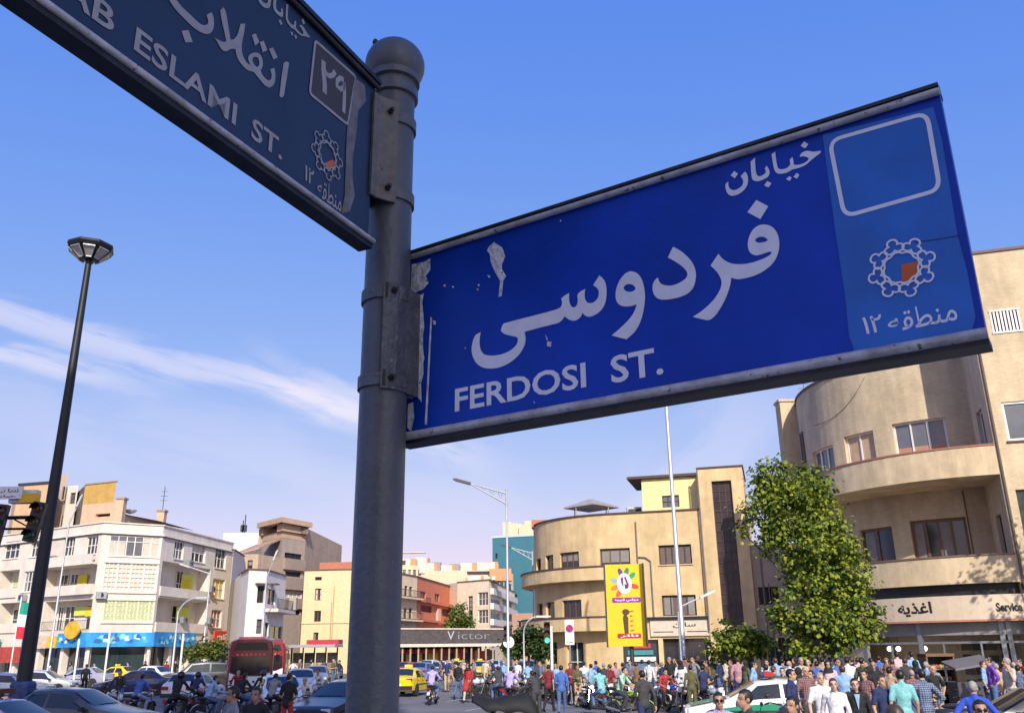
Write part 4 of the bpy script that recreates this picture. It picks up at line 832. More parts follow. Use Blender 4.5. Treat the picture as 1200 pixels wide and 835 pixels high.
def mid_right():
    cop = mat('coping_brown', (0.16, 0.10, 0.08), 0.8); org = mat('orange_render', (0.62, 0.19, 0.10), 0.85, var=0.12, streak=0.12)
    crm = mat('cream_facade', (0.68, 0.55, 0.38), 0.85, streak=0.15); crw = mat('cream_pale', (0.74, 0.66, 0.50), 0.85, streak=0.12); whf = mat('white_facade', (0.70, 0.64, 0.59), 0.85, var=0.15, streak=0.2)
    Y = 108
    z = 10.9; a, b = plan([(452, 669), (489, 675.5)], z)
    P, r = block('cream_building', 'cream building with balconies joined to the orange building right of the pole', [a, b], z, crm, [(463, 681, 467.5, 699, FR_DARK, GL_DARK, 1, 1), (474, 686, 478, 700.5, FR_DARK, GL_DARK, 1, 1), (479.5, 687, 483.5, 701, FR_DARK, GL_DARK, 1, 1), (462, 710, 468, 726, FR_DARK, GL_DARK, 1, 1), (473, 712, 477, 725, FR_DARK, GL_DARK, 1, 1), (479, 712, 483, 725, FR_DARK, GL_DARK, 1, 1), (462, 727, 469, 731, FR_DARK, BLACK, 1, 1)], roof_cap=cop, depth_dir=dirv(290))
    for v in (699, 725):
        m = MB(); zz = P.uv(475, v)[1]; band(m, P, 0.5, P.len, zz-0.25, zz-0.05, 0.01, 0.9); q = m.build('balcony', crm, r, world=True); m = MB(); rail(m, P, 0.5, P.len, zz-0.05, 0.8, 0.85, step=0.3, r=0.02); m.build('railing', DARKSTEEL, q, world=True)
    c = plan([(537, 689.5)], z)[0]
    P, r = block('orange_building', 'bright orange red building with dark recessed loggias behind the dark canopy', [b, c], z, org, [(492.5, 693, 499, 703, FR_DARK, GL_DARK, 2, 1), (509.5, 695.5, 515, 706, FR_DARK, GL_GREY, 2, 1), (527.5, 698.5, 533, 707, FR_DARK, GL_DARK, 1, 1), (493, 709, 506, 717, FR_BROWN, mat('deep_red', (0.16, 0.02, 0.02), 0.8), 1, 1), (518, 713, 527, 722, FR_BROWN, mat('deep_red', (0.16, 0.02, 0.02), 0.8), 1, 1)], roof_cap=cop, depth_dir=dirv(290))
    m = MB(); zz = P.uv(512, 707)[1]; band(m, P, 0, P.len, zz-0.2, zz+0.15, 0.01, 0.5); zz2 = P.uv(512, 727)[1]; band(m, P, 0, P.len, zz2-0.3, zz2, 0.01, 0.5); m.build('ledge', org, r, world=True)
    m = MB(); s, zz = P.uv(497, 706); rail(m, P, s-1, s+1.5, zz, 0.6, 0.5, step=0.3, r=0.02); m.build('railing', DARKSTEEL, r, world=True)
    m = MB(); s, zz = P.uv(512.5, 722); band(m, P, s-0.8, s+0.8, zz-1, zz+1, 0.02, 0.3); m.build('awning_box', mat('pink_panel', (0.75, 0.42, 0.33), 0.7), r, world=True)
    # cream block with tall window, and white facade that faces the street
    A = Vector(atY(536, 686, 126)[:2]); B = Vector(atY(573, 675, 122)[:2]); C = Vector(atY(603, 683, 150)[:2]); z = atY(560, 680, 123).z; 
    P, r = block('pale_building', 'pale cream and white apartment block between the orange building and the blue tower', [A, B, C], z, crw, [(548.5, 698, 554, 736, FR_DARK, GL_DARK, 1, 6), (560, 693.5, 572, 709, FR_WHITE, GL_GREY, 3, 2), (560, 714, 572, 730, FR_WHITE, GL_GREY, 3, 2), (575, 702, 586, 710, FR_WHITE, GL_GREY, 3, 1), (575, 717, 586, 726, FR_WHITE, GL_GREY, 3, 1), (589, 703, 600, 710, FR_WHITE, GL_GREY, 3, 1), (589, 719, 600, 727, FR_WHITE, GL_GREY, 3, 1), (582, 675+4, 601, 685+2, FR_WHITE, GL_DARK, 4, 1)], roof_cap=cop, depth_dir=dirv(330), depth=10)
    m = MB(); s0, s1 = P.S[1]+1, P.len
    for v in (697, 713, 730): zz = P.uv(588, v)[1]; band(m, P, s0, s1, zz-0.5, zz+0.3, 0.01, 0.5)
    m.build('balcony', whf, r, world=True)
    zr = z; p = P.pt(P.S[1]*0.45, zr, -2.5); m = MB(); m.box(p.x, p.y, zr+0.6, 4.5, 3, 1.2); m.box(p.x+0.3, p.y-0.3, zr+1.28, 5.2, 3.4, 0.16, 1); m.build('roof_hut', [whf, DARKSTEEL], r, world=True)
    p = P.pt(P.S[1]*0.9, zr, -3); m = MB(); m.box(p.x, p.y, zr+0.8, 3.0, 2.5, 1.6); m.build('roof_hut', mat('brick_orange_small', (0.55, 0.28, 0.13), 0.8), r, world=True)
    m = MB(); random.seed(5)
    for k in range(14): q = P.pt(P.S[1]*random.random(), zr, -0.7-1.5*random.random()); x = MB(); x.box(q.x+0.03*k, q.y+0.11*(k % 5)+0.017*k, zr+0.35, random.uniform(.3, .9), 0.5, random.uniform(.4, .9)); x.build('roof_box', CLUT[(k*3) % 5], r, world=True)
    # row of roofs far behind
    a, b = [Vector(atY(u, 664, 160)[:2]) for u in (440, 500)]; z = atY(480, 662, 160).z
    P, r = block('far_building', 'far beige flat-roofed building with rooftop sheds just right of the pole', [a, b], z, crm, [(466+i*6, 667, 469.5+i*6, 674, FR_DARK, GL_DARK, 1, 1) for i in range(5)])
    m = MB(); random.seed(9)
    for k in range(12): q = P.pt(P.len*(0.35+0.62*k/12), z, -1.5); x = MB(); x.box(q.x+0.03*k, q.y+0.11*(k % 5)+0.017*k, z+0.6, random.uniform(.8, 2.2), 2, random.uniform(.6, 1.9)); x.build('roof_box', CLUT[(k*3) % 5], r, world=True)
    band(m, P, P.len*0.38, P.len*0.95, z+2.3, z+2.42, -2.5, -1.0, 0); m.build('roof_shade', whf, r, world=True)
    a, b = [Vector(atY(u, 666, 152)[:2]) for u in (498, 582)]; z = atY(540, 668, 152).z
    P, r = block('far_building', 'far sandy building topped by small roof huts above the pale apartment block', [a, b], z, crm)
    m = MB(); random.seed(19)
    for k in range(18): q = P.pt(P.len*(0.02+0.95*k/18), z, -1.5); x = MB(); x.box(q.x+0.03*k, q.y+0.11*(k % 5)+0.017*k, z+0.5, random.uniform(1.2, 3.2), 2, random.uniform(.5, 2.0)); x.build('roof_box', CLUT[(k*3) % 5], r, world=True)
    # blue tower
    Y = 165; p0, p1, p2 = Vector(atY(574, 630, Y+2)[:2]), Vector(atY(577, 630, Y)[:2]), Vector(atY(650, 630, Y-4)[:2]); z = atY(600, 630, Y).z
    P, r = block('blue_tower', 'tall plain teal blue tower block behind the rounded cream building', [p0+dirv(18)*14, p1, p2], z, mat('teal_cladding', (0.04, 0.165, 0.225), 0.7, var=0.1, streak=0.12), [(580.5, 648, 583, 654, FR_DARK, BLACK, 1, 1), (603, 696, 606, 699, FR_DARK, BLACK, 1, 1)], depth=14, roof_cap=mat('pale_blue_trim', (0.45, 0.58, 0.66), 0.7), cap_h=0.4)
    m = MB(); random.seed(2)
    for k in range(16): q = P.pt(P.S[1]+2+(P.len-P.S[1]-3)*k/16, z, -2.5); x = MB(); x.box(q.x+0.03*k, q.y+0.11*(k % 5)+0.017*k, z+1.3, random.uniform(.8, 1.6), 2, random.uniform(1.2, 3.6)); x.build('roof_box', CLUT[2], r, world=True)
    # brown house low beside the tower
    a, b = [Vector(atY(u, 720, 135)[:2]) for u in (600, 640)]; z = atY(620, 718, 135).z
    P, r = block('brown_house', 'low reddish brown house under the blue tower beside the rounded building', [a, b], z, mat('red_brown_render', (0.42, 0.25, 0.18), 0.85, streak=0.2), [(606, 727, 611, 735, FR_DARK, GL_DARK, 1, 1)])
    # dark canopy of the shopping arcade
    d = dirv(30); a = Vector(atY(440, 742, 92)[:2]); bq = atY(592, 742, 101); b = Vector((bq.x, bq.y)); P = Path([a, b]); root = empty('arcade', (a.x, a.y, 0), 0, 'long low shop arcade with a dark fascia and pale columns behind the yellow taxi', 'building')
    z0, z1 = P.uv(540, 753.5)[1], P.uv(540, 737)[1]; m = MB(); band(m, P, 0, P.len, z0, z1, -6, 0.0); f = m.build('fascia', mat('dark_fascia', (0.095, 0.08, 0.08), 0.5, var=0.3), root, world=True)
    m = MB(); band(m, P, 0, P.len, z0-0.3, z0-0.01, -6, 0.06); band(m, P, 0, P.len, z1, z1+0.12, -6, 0.08); m.build('fascia_trim', mat('trim_peach', (0.72, 0.60, 0.50), 0.7), root, world=True)
    s, z = P.uv(524, 749); m = MB(); q0 = P.pt(s, z, 0.05); ex = (P.pt(s+1, z, 0.05)-q0)
    mb_text(m, 'V', q0, ex, Vector((0, 0, 1)), 0, 0, 0.85, 0.85, 0, 0.0); m.build('lettering', mat('lettering_silver', (0.5, 0.5, 0.5), 0.5), f, world=True); m = MB(); mb_text(m, 'ictor', q0, ex, Vector((0, 0, 1)), 1.3, 0.05, 4.0, 0.7, 0, -0.012); m.build('lettering', mat('lettering_dull', (0.30, 0.29, 0.29), 0.5), f, world=True)
    m = MB(); n = 17
    for i in range(n): q = P.pt(0.5+(P.len-1)*i/(n-1), 0, -0.3); m = MB(); m.box(q.x, q.y, (z0-0.3)/2, 0.16, 0.16, z0-0.3); m.build('column', mat('column_tan', (0.36, 0.28, 0.19), 0.7), root, world=True)
    m = MB(); random.seed(4)
    for i in range(24):
        s0 = P.len*i/24; band(m, P, s0, s0+P.len/24*0.92, 0.1, z0-0.5-0.3*random.random(), -2.2, -2.0, random.choice((0, 0, 1, 2, 3)))
    band(m, P, 0, P.len, 0, z0-0.3, -5, -4.8, 0)
    for i in range(9): s0 = P.len*(0.22+0.06*i); band(m, P, s0, s0+P.len*0.05, z0-0.95, z0-0.55, -1.6, -1.5, 3)
    m.build('shop_windows', [BLACK, mat('shop_yellow', (0.55, 0.42, 0.10), 0.6), mat('shop_brown', (0.20, 0.13, 0.08), 0.6), mat('shop_red', (0.5, 0.06, 0.05), 0.6)], root, world=True)
mid_right()
def closing_rows():
    """blocks that carry the streets on between and beyond the buildings in view, and an unseen tall block added to shade the corner"""
    m1 = mat('cream_facade', (0.68, 0.55, 0.38), 0.85, streak=0.15); m2 = mat('tan_render', (0.46, 0.36, 0.27), 0.85, var=0.12, streak=0.2); m3 = mat('off_white_render', (0.66, 0.58, 0.52), 0.85, streak=0.15)
    def plain(name, label, x0, x1, y, dep, z, mm, nx, nz):
        pts = [Vector((x0, y)), Vector((x1, y))]; P = Path(pts); root = empty(name, (x0, y, 0), 0, label, 'building'); hs = []
        for i in range(nx):
            for k in range(nz):
                s = P.len*(i+0.3)/nx; zz = 4.2+k*3.3
                if zz+1.7 < z: hs.append((s, s+P.len/nx*0.42, zz, zz+1.6))
        w = MB(); wall(w, P, 0, P.len, 0, z, hs); close_block(w, P, [Vector((x1, y+dep)), Vector((x0, y+dep))], 0, z); w.build('wall', [mm, ROOF], root, world=True)
        for h in hs: window(P, h, root, FR_DARK, GL_DARK, 2)
    plain('far_building', 'far low building closing the street end behind the arcade and the buses', -46, 2, 205, 12, 10.5, m1, 14, 2)
    plain('far_building', 'far building closing the gap behind the rounded cream building and its tree', 2, 44, 190, 12, 13.5, m3, 12, 3)
    plain('far_building', 'far low building closing the street left of the white corner building', -150, -78, 120, 12, 12, m2, 16, 3)
    # unseen block added behind the camera for shade, its back face towards -y
    x0, x1, y0, y1, z = -14.0, 7.8, -52.0, -32.0, 57.0
    P = Path([Vector((x1, y1)), Vector((x0, y1))]); root = empty('shade_tower', (x1, y1, 0), 0, 'tall apartment tower behind the viewer that shades the near street corner', 'building'); hs = []
    for i in range(4):
        for k in range(15): s = 1.2+i*5.2; hs.append((s, s+2.4, 4.5+k*3.2, 6.2+k*3.2))
    w = MB(); wall(w, P, 0, P.len, 0, z, hs); close_block(w, P, [Vector((x0, y0)), Vector((x1, y0))], 0, z); w.build('wall', [m2, ROOF], root, world=True)
    g = MB()
    for h in hs: band(g, P, h[0], h[1], h[2], h[3], -0.2, -0.15)
    g.build('window', GL_DARK, root, world=True)
closing_rows()
# ------------------------------------------------------------------ the two street name signs on their pole
POLE = Vector((-0.2657, 1.7317)); PR = 0.049
class Plane:
    def __init__(s, A, az):
        s.A = Vector((A[0], A[1])); s.d = dirv(az); s.n = Vector((s.d.y, -s.d.x)); s.ex = Vector((s.d.x, s.d.y, 0)); s.nn = Vector((s.n.x, s.n.y, 0))
    def uv(s, u, v):
        r = pray(u, v); t = s.n.dot(s.A)/(s.n.x*r.x+s.n.y*r.y); h = Vector((r.x*t, r.y*t)); return Vector(((h-s.A).dot(s.d), CAM_H+r.z*t))
    def P(s, a, z, o=0.0): return Vector((s.A.x, s.A.y, 0))+s.ex*a+Vector((0, 0, z))+s.nn*o
    def shapes(s, mb, loops, o, m=0):
        me = shape_mesh(loops); mb.add([s.P(v.co.x, v.co.y, o) for v in me.vertices], [tuple(p.vertices) for p in me.polygons], m); bpy.data.meshes.remove(me)
    def px(s, pts, reg, sc): return [s.uv(reg[0]+x/sc, reg[1]+y/sc) for x, y in pts]
    def stroke(s, mb, pts, w, o, m=0, closed=False):
        P = [Vector(p) for p in pts]; n = len(P); Lp, Rp = [], []
        for i in range(n):
            a = P[(i-1) % n] if closed or i else P[i]; b = P[(i+1) % n] if closed or i < n-1 else P[i]
            t = (b-a); t = t.normalized() if t.length else Vector((1, 0)); q = Vector((-t.y, t.x))*w/2; Lp.append(P[i]+q); Rp.append(P[i]-q)
        F = [(i, (i+1) % n, (i+1) % n+n, i+n) for i in range(n if closed else n-1)]
        mb.add([s.P(p.x, p.y, o) for p in Lp+Rp], F, m)
    def box(s, mb, a0, a1, z0, z1, o0, o1, m=0):
        P = [s.P(a, z, o) for a in (a0, a1) for z in (z0, z1) for o in (o0, o1)]
        mb.add(P, [(0, 1, 3, 2), (4, 6, 7, 5), (0, 4, 5, 1), (2, 3, 7, 6), (0, 2, 6, 4), (1, 5, 7, 3)], m)
    def text(s, mb, txt, a0, a1, z0, z1, o, bold=0.03, m=0):
        mb_text(mb, txt, s.P(0, 0, o), s.ex, Vector((0, 0, 1)), a0, z0, a1-a0, z1-z0, m, bold)
BR_PLANE = Plane((-0.2265, 1.7701), 123.2); BL_PLANE = Plane((-0.2957, 1.6464), 24.0)
def khiaban():
    A = [(1058, 215), (1050, 240), (1010, 270), (960, 310), (920, 345), (870, 370), (820, 385), (790, 392), (770, 405), (730, 425), (680, 432), (645, 425), (620, 390), (610, 340), (602, 290), (595, 250), (630, 225), (635, 280), (645, 340), (655, 375), (680, 390), (720, 385), (755, 365), (770, 340), (765, 300), (790, 275), (800, 310), (802, 345), (830, 350), (880, 340), (920, 320), (945, 295), (930, 277), (890, 268), (862, 275), (860, 260), (885, 232), (930, 217), (980, 225), (1020, 222)]
    B = [(440, 280), (442, 340), (450, 420), (465, 450), (490, 455), (520, 440), (540, 422), (540, 400), (530, 385), (550, 355), (570, 390), (577, 420), (565, 455), (530, 480), (480, 500), (440, 500), (415, 480), (405, 430), (402, 370), (398, 320)]
    C = [(345, 412), (365, 435), (375, 480), (370, 530), (345, 575), (300, 615), (250, 635), (210, 635), (180, 610), (165, 570), (165, 530), (190, 502), (192, 545), (210, 575), (245, 585), (285, 570), (320, 540), (330, 505), (320, 475), (305, 455)]
    D = [[(900, 130), (940, 155), (910, 195), (868, 170)], [(828, 425), (855, 440), (835, 478), (800, 462)], [(760, 455), (785, 468), (765, 500), (730, 482)], [(555, 500), (595, 520), (568, 560), (525, 540)], [(245, 405), (282, 432), (250, 475), (212, 445)]]
    return [BR_PLANE.px(x, (830, 150), 8.0) for x in [A, B, C]+D]
def emblem(pl, mb, c, rx, w, o):
    """open-work rosette of eight trefoil petals"""
    k = 0
    for i in range(8):
        t = math.radians(45*i+10); pts = []
        for j in range(61):
            q = 2*math.pi*j/60; r = 0.105+0.150*abs(math.cos(1.5*q))**0.8
            x = 0.735+r*math.cos(q)*1.0; y = r*math.sin(q)*1.22
            pts.append(Vector((c.x+rx*(x*math.cos(t)-y*math.sin(t)), c.y+rx*(x*math.sin(t)+y*math.cos(t)))))
        pl.stroke(mb, pts, w, o+0.00012*k, 0); k += 1
    pts = []
    for j in range(96):
        q = 2*math.pi*j/96; r = 0.50+0.045*abs(math.cos(4*(q-math.radians(10))))*1.2-0.03
        pts.append(Vector((c.x+rx*r*math.cos(q), c.y+rx*r*math.sin(q))))
    pl.stroke(mb, pts, w, o+0.00012*k, 0, True)
def street_signs():
    grey = mat('pole_paint', (0.105, 0.118, 0.138), 0.45, 0.15, var=0.16, scale=9, streak=0.3, bump=0.16, bscale=70, chips=((0.26, 0.25, 0.24), 0.69, 38))
    worn = mat('bracket_metal', (0.13, 0.14, 0.155), 0.55, 0.3, var=0.22, scale=22, bump=0.4, bscale=70, chips=((0.30, 0.27, 0.24), 0.64, 45))
    alu = mat('rail_aluminium', (0.58, 0.565, 0.55), 0.45, 0.25, var=0.35, scale=18, bump=0.2, bscale=90, chips=((0.12, 0.10, 0.09), 0.62, 60))
    dark = mat('rail_dark', (0.035, 0.034, 0.036), 0.5, 0.4, var=0.4, scale=20)
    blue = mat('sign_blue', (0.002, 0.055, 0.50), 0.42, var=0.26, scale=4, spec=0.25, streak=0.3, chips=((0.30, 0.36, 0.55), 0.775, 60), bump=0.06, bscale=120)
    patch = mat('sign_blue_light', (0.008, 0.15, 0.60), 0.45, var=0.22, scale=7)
    blue2 = mat('sign_blue_shaded', (0.011, 0.028, 0.070), 0.5, var=0.3, scale=6)  # sign blue with the left sign's shade darkened into the colour
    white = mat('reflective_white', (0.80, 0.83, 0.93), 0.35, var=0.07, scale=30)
    white2 = mat('reflective_white_shaded', (0.36, 0.35, 0.345), 0.5, var=0.15, scale=30)  # lettering white dimmed in colour for the shaded left sign
    scuff = mat('bare_scuff', (0.74, 0.77, 0.84), 0.6, var=0.3, scale=40, bump=0.5, bscale=80, chips=((0.20, 0.22, 0.30), 0.60, 55))
    orange = mat('emblem_orange', (0.62, 0.12, 0.015), 0.5); brown = mat('sign_brown', (0.062, 0.038, 0.02), 0.5, var=0.2, scale=9)
    # pole
    root = empty('sign_post', (POLE.x, POLE.y, 0), 0, 'dark grey round steel post with a ball finial carrying both street name signs', 'sign post')
    zt = zray(463, 106, *POLE); m = MB()
    m.lathe([(PR*1.0, 0), (PR, 1.2), (PR*0.995, 2.5), (PR*0.985, zt)], (0, 0, 0), 28); m.build('pole', grey, root, True)
    zb = zray(463, 78, *POLE); m = MB(); rb = 0.0695
    m.lathe([(rb*math.sin(math.pi*(0.03+0.94*i/18)), zb-zt+0.0-rb*0.93*math.cos(math.pi*(0.03+0.94*i/18))) for i in range(19)], (0, 0, zt), 28)
    f = m.build('ball_finial', grey, root, True)
    m = MB(); m.lathe([(PR*1.0, -0.03), (PR*1.14, -0.028), (PR*1.14, -0.006), (PR*1.02, -0.003), (PR*1.02, 0.012), (PR*1.2, 0.014), (PR*1.2, 0.03), (PR*0.9, 0.034)], (0, 0, zt), 28); m.build('collar', grey, root, True)
    m = MB(); m.ell((-0.045, -0.02, zb+0.053), (0.007, 0.007, 0.009), 8, 6); m.build('screw', dark, f, True)
    m = MB(); m.prism([(0.12*math.cos(t*math.pi/2+.78), 0.12*math.sin(t*math.pi/2+.78)) for t in range(4)], 0.0, 0.02); m.build('base_plate', grey, root)
    # right hand sign
    S = BR_PLANE; L = 1.081; z0, z1 = 2.686, 3.095
    o0 = S.P(0, z0); root = empty('street_sign', o0, 0, 'bright blue street name sign facing us, reading FERDOSI ST. under large Persian letters', 'street sign')
    m = MB(); S.box(m, 0.0, L, z0, z1, -0.03, 0.0); m.build('panel', blue, root, world=True)
    m = MB()
    S.box(m, -0.012, L+0.001, z1+0.004, z1+0.010, -0.040, 0.012, 1); m.tube([S.P(-0.012, z1-0.003, 0.006), S.P(L+0.001, z1-0.003, 0.006)], 0.0065, 10, 0)
    m.tube([S.P(-0.012, z1+0.011, -0.014), S.P(L+0.001, z1+0.011, -0.014)], 0.007, 10, 1); m.build('top_rail', [alu, dark], root, True, world=True)
    m = MB(); S.box(m, -0.014, L+0.002, z0-0.014, z0-0.003, -0.038, 0.006, 1); m.tube([S.P(-0.014, z0+0.002, 0.007), S.P(L+0.002, z0+0.002, 0.007)], 0.0088, 12, 0)
    m.build('bottom_rail', [alu, dark], root, True, world=True)
    m = MB(); loop = S.px([(452, 168), (770, 88), (795, 180), (840, 455), (868, 560), (892, 690), (880, 738), (545, 792), (528, 745), (518, 640), (488, 440)], (780, 90), 2.4548); S.shapes(m, [loop], 0.0008); m.build('sticker_panel', patch, root, world=True)
    m = MB(); S.stroke(m, S.px([(490, 142), (560, 135), (640, 125), (800, 98)], (990, 260), 5.967), 0.0011, 0.0016); m.build('crack', mat('crack_dark', (0.004, 0.012, 0.07), 0.6), root, world=True)
    # Persian lettering: outlines of each letter group
    q = S.px; T = (720, 220); k = 4.641
    fr = [(567, 360), (590, 387), (622, 407), (660, 416), (712, 415), (770, 402), (828, 378), (853, 360), (855, 347), (830, 353), (800, 363), (770, 369), (745, 358), (730, 335), (727, 300), (736, 262), (756, 228), (785, 207), (815, 201), (846, 207), (872, 226), (890, 258), (898, 300), (894, 345), (880, 385), (855, 420), (815, 452), (765, 478), (710, 493), (670, 498), (636, 490), (633, 520), (622, 560), (605, 605), (578, 655), (548, 697), (515, 720), (470, 713), (428, 702), (470, 675), (515, 637), (550, 598), (572, 562), (583, 530), (583, 505), (570, 475), (550, 448), (524, 424)]
    fh = [(765, 288), (776, 275), (796, 268), (820, 271), (836, 285), (825, 294), (800, 299), (780, 299)]
    fd = [(773, 68), (838, 102), (795, 172), (724, 134)]
    da = [(320, 322), (347, 335), (382, 360), (415, 394), (436, 430), (445, 472), (440, 515), (426, 550), (400, 576), (362, 593), (315, 605), (270, 609), (240, 604), (220, 586), (210, 560), (210, 530), (220, 505), (238, 488), (243, 505), (255, 522), (278, 531), (312, 532), (345, 522), (375, 505), (394, 487), (398, 465), (382, 440), (352, 415), (320, 395), (292, 380)]
    wa = [(93, 455), (122, 464), (146, 490), (160, 530), (168, 582), (165, 635), (155, 690), (136, 745), (108, 788), (68, 824), (30, 815), (-14, 803), (20, 775), (60, 738), (92, 702), (112, 668), (123, 633), (100, 642), (65, 646), (35, 640), (15, 620), (8, 590), (12, 550), (30, 505), (55, 472), (75, 459)]
    wh = [(50, 545), (61, 530), (82, 524), (105, 531), (118, 548), (107, 561), (85, 567), (62, 561)]
    si = [(975, 18), (997, 34), (1016, 62), (1025, 98), (1027, 150), (1020, 200), (1001, 245), (971, 278), (936, 299), (905, 307), (880, 301), (857, 280), (850, 300), (830, 322), (800, 335), (765, 328), (732, 304), (715, 330), (688, 350), (640, 363), (560, 383), (450, 413), (457, 450), (455, 492), (440, 530), (410, 575), (365, 616), (310, 649), (250, 668), (195, 670), (150, 660), (115, 635), (90, 595), (78, 545), (84, 490), (98, 450), (112, 431), (143, 415), (135, 462), (136, 512), (148, 550), (170, 572), (205, 579), (250, 578), (300, 567), (345, 547), (380, 519), (400, 489), (403, 462), (393, 449), (360, 442), (310, 428), (285, 408), (288, 385), (302, 355), (400, 328), (520, 298), (640, 266), (690, 249), (710, 230), (714, 205), (707, 180), (730, 160), (765, 140), (763, 172), (768, 210), (781, 237), (800, 242), (817, 226), (825, 192), (822, 157), (838, 134), (877, 112), (873, 150), (878, 187), (895, 208), (925, 210), (954, 191), (971, 158), (971, 125), (956, 102), (932, 86)]
    groups = [[q(smooth_loop(fr), T, k), q(smooth_loop(fh), T, k)], [q(fd, T, k)], [q(smooth_loop(da), T, k)], [q(smooth_loop(wa), T, k), q(smooth_loop(wh), T, k)], [q(smooth_loop(si), (540, 320), 6.0)]]
    m = MB()
    for g in groups: S.shapes(m, g, 0.0012)
    kh = khiaban()
    for lp in kh: S.shapes(m, [smooth_loop(lp) if len(lp) > 4 else lp], 0.0012)
    m.build('persian_lettering', white, root, world=True)
    m = MB()
    a0, a1 = S.uv(533.5, 470).x, S.uv(687, 440).x; zb_ = S.uv(534, 482).y; zt_ = S.uv(534, 454.6).y; zc = S.uv(686, 454.6).y; zd = S.uv(686, 425).y
    S.text(m, 'FERDOSI', a0, a1, (zb_+zc)/2, (zt_+zd)/2, 0.0012, 0.020)
    m.build('latin_lettering', white, root, world=True); m = MB()
    a2, a3 = S.uv(716, 430).x, S.uv(777.5, 430).x; S.text(m, 'ST.', a2, a3, S.uv(726, 448).y, S.uv(753, 410).y, 0.0012, 0.020); m.build('latin_lettering', white, root, world=True)
    m = MB(); r = [(972.3, 165.4), (1086.3, 132.8), (1101.8, 222.4), (989.8, 254.2)]; cx, cy = 1037.5, 193.7; lp = []
    for i in range(4):
        p, a, b = Vector(r[i]), Vector(r[i-1]), Vector(r[(i+1) % 4]); e, f_ = p+(a-p).normalized()*14, p+(b-p).normalized()*14
        for j in range(7): t = j/6; lp.append(e*(1-t)**2+p*2*t*(1-t)+f_*t*t)
    lp = [S.uv(p.x, p.y) for p in lp]; S.stroke(m, lp, 0.0068, 0.0016, 0, True); m.build('blank_frame', white, root, world=True)
    m = MB(); c = S.uv(1056.5, 314.0); rx = S.uv(1098, 312).x-c.x; emblem(S, m, c, rx*1.02, 0.0029, 0.0019)
    em = m.build('emblem', white, root, world=True)
    m = MB(); S.shapes(m, [q([(395, 302), (548, 268), (512, 338), (528, 386), (442, 408), (402, 452)], (990, 260), 5.967)], 0.0013); m.build('emblem_core', orange, em, world=True)
    m = MB(); w0, w1 = S.uv(1040, 378).x, S.uv(1121, 365).x; zq, zt2 = S.uv(1075, 384).y, S.uv(1085, 357).y; S.text(m, '\ufed8\ufec4\ufee8\ufee3', w0+(w1-w0)*0.205, w1, zq, zt2, 0.0014, 0.008); S.text(m, '\ufeea', w0, w0+(w1-w0)*0.235, zq+(zt2-zq)*0.16, zq+(zt2-zq)*0.62, 0.0016, 0.008)
    S.text(m, '\u06f1\u06f2', S.uv(1011.5, 380).x, S.uv(1034, 378).x, S.uv(1020, 391).y, S.uv(1022, 370).y, 0.0014, 0.012); m.build('district_lettering', white, root, world=True)
    m = MB(); Z = (460, 230); sc = 2.694
    sh = [[(305, 160), (322, 145), (348, 163), (357, 190), (347, 214), (346, 230), (360, 252), (351, 266), (346, 315), (336, 318), (341, 268), (326, 242), (311, 208), (308, 182), (299, 172)], [(483, 436), (492, 450), (488, 456)], [(490, 458), (503, 460), (501, 476), (488, 472)],
          [(62, 215), (100, 208), (120, 196), (121, 232), (106, 252), (116, 272), (100, 292), (72, 306), (58, 300)], [(60, 330), (82, 312), (92, 322), (74, 368), (60, 372)], [(48, 430), (78, 402), (90, 415), (84, 470), (96, 520), (80, 600), (66, 640), (44, 636), (52, 560)], [(92, 590), (88, 430), (97, 420), (99, 560)], [(50, 655), (66, 650), (70, 700), (60, 742), (48, 730)], [(121, 380), (126, 384), (110, 720), (103, 720)], [(128, 392), (138, 394), (138, 406), (130, 404)], [(163, 278), (170, 280), (168, 286), (162, 284)], [(188, 283), (196, 285), (193, 291)], [(270, 276), (278, 280), (272, 286)], [(266, 292), (274, 293), (271, 299)], [(300, 248), (312, 254), (306, 258)], [(228, 476), (233, 478), (231, 483)], [(446, 646), (452, 650), (448, 654)], [(530, 74), (535, 78), (530, 82)]]
    for i, lp in enumerate(sh): m = MB(); S.shapes(m, [S.px(lp, Z, sc)], 0.0014); m.build('paint_scuff', scuff, root, world=True)
    def bracket(pl, root, a_end, side, vbands, z_lo, z_hi, off, plate=True):
        """plate from the pole to the panel, two straps round the pole"""
        m = MB(); c = POLE
        pc = (c-pl.A).dot(pl.d); po = (c-pl.A).dot(pl.n)
        pl.box(m, min(a_end, pc+side*PR*0.35), max(a_end, pc+side*PR*0.35), z_lo, z_hi, off, off+0.006, 0)
        rim = [(z_lo, z_lo+0.006), (z_hi-0.006, z_hi)]
        for a, b in rim: pl.box(m, min(a_end, pc+side*PR*0.5), max(a_end, pc+side*PR*0.5), a, b, off+0.006, off+0.016, 0)
        br = m.build('bracket', worn, root, world=True) if plate else None
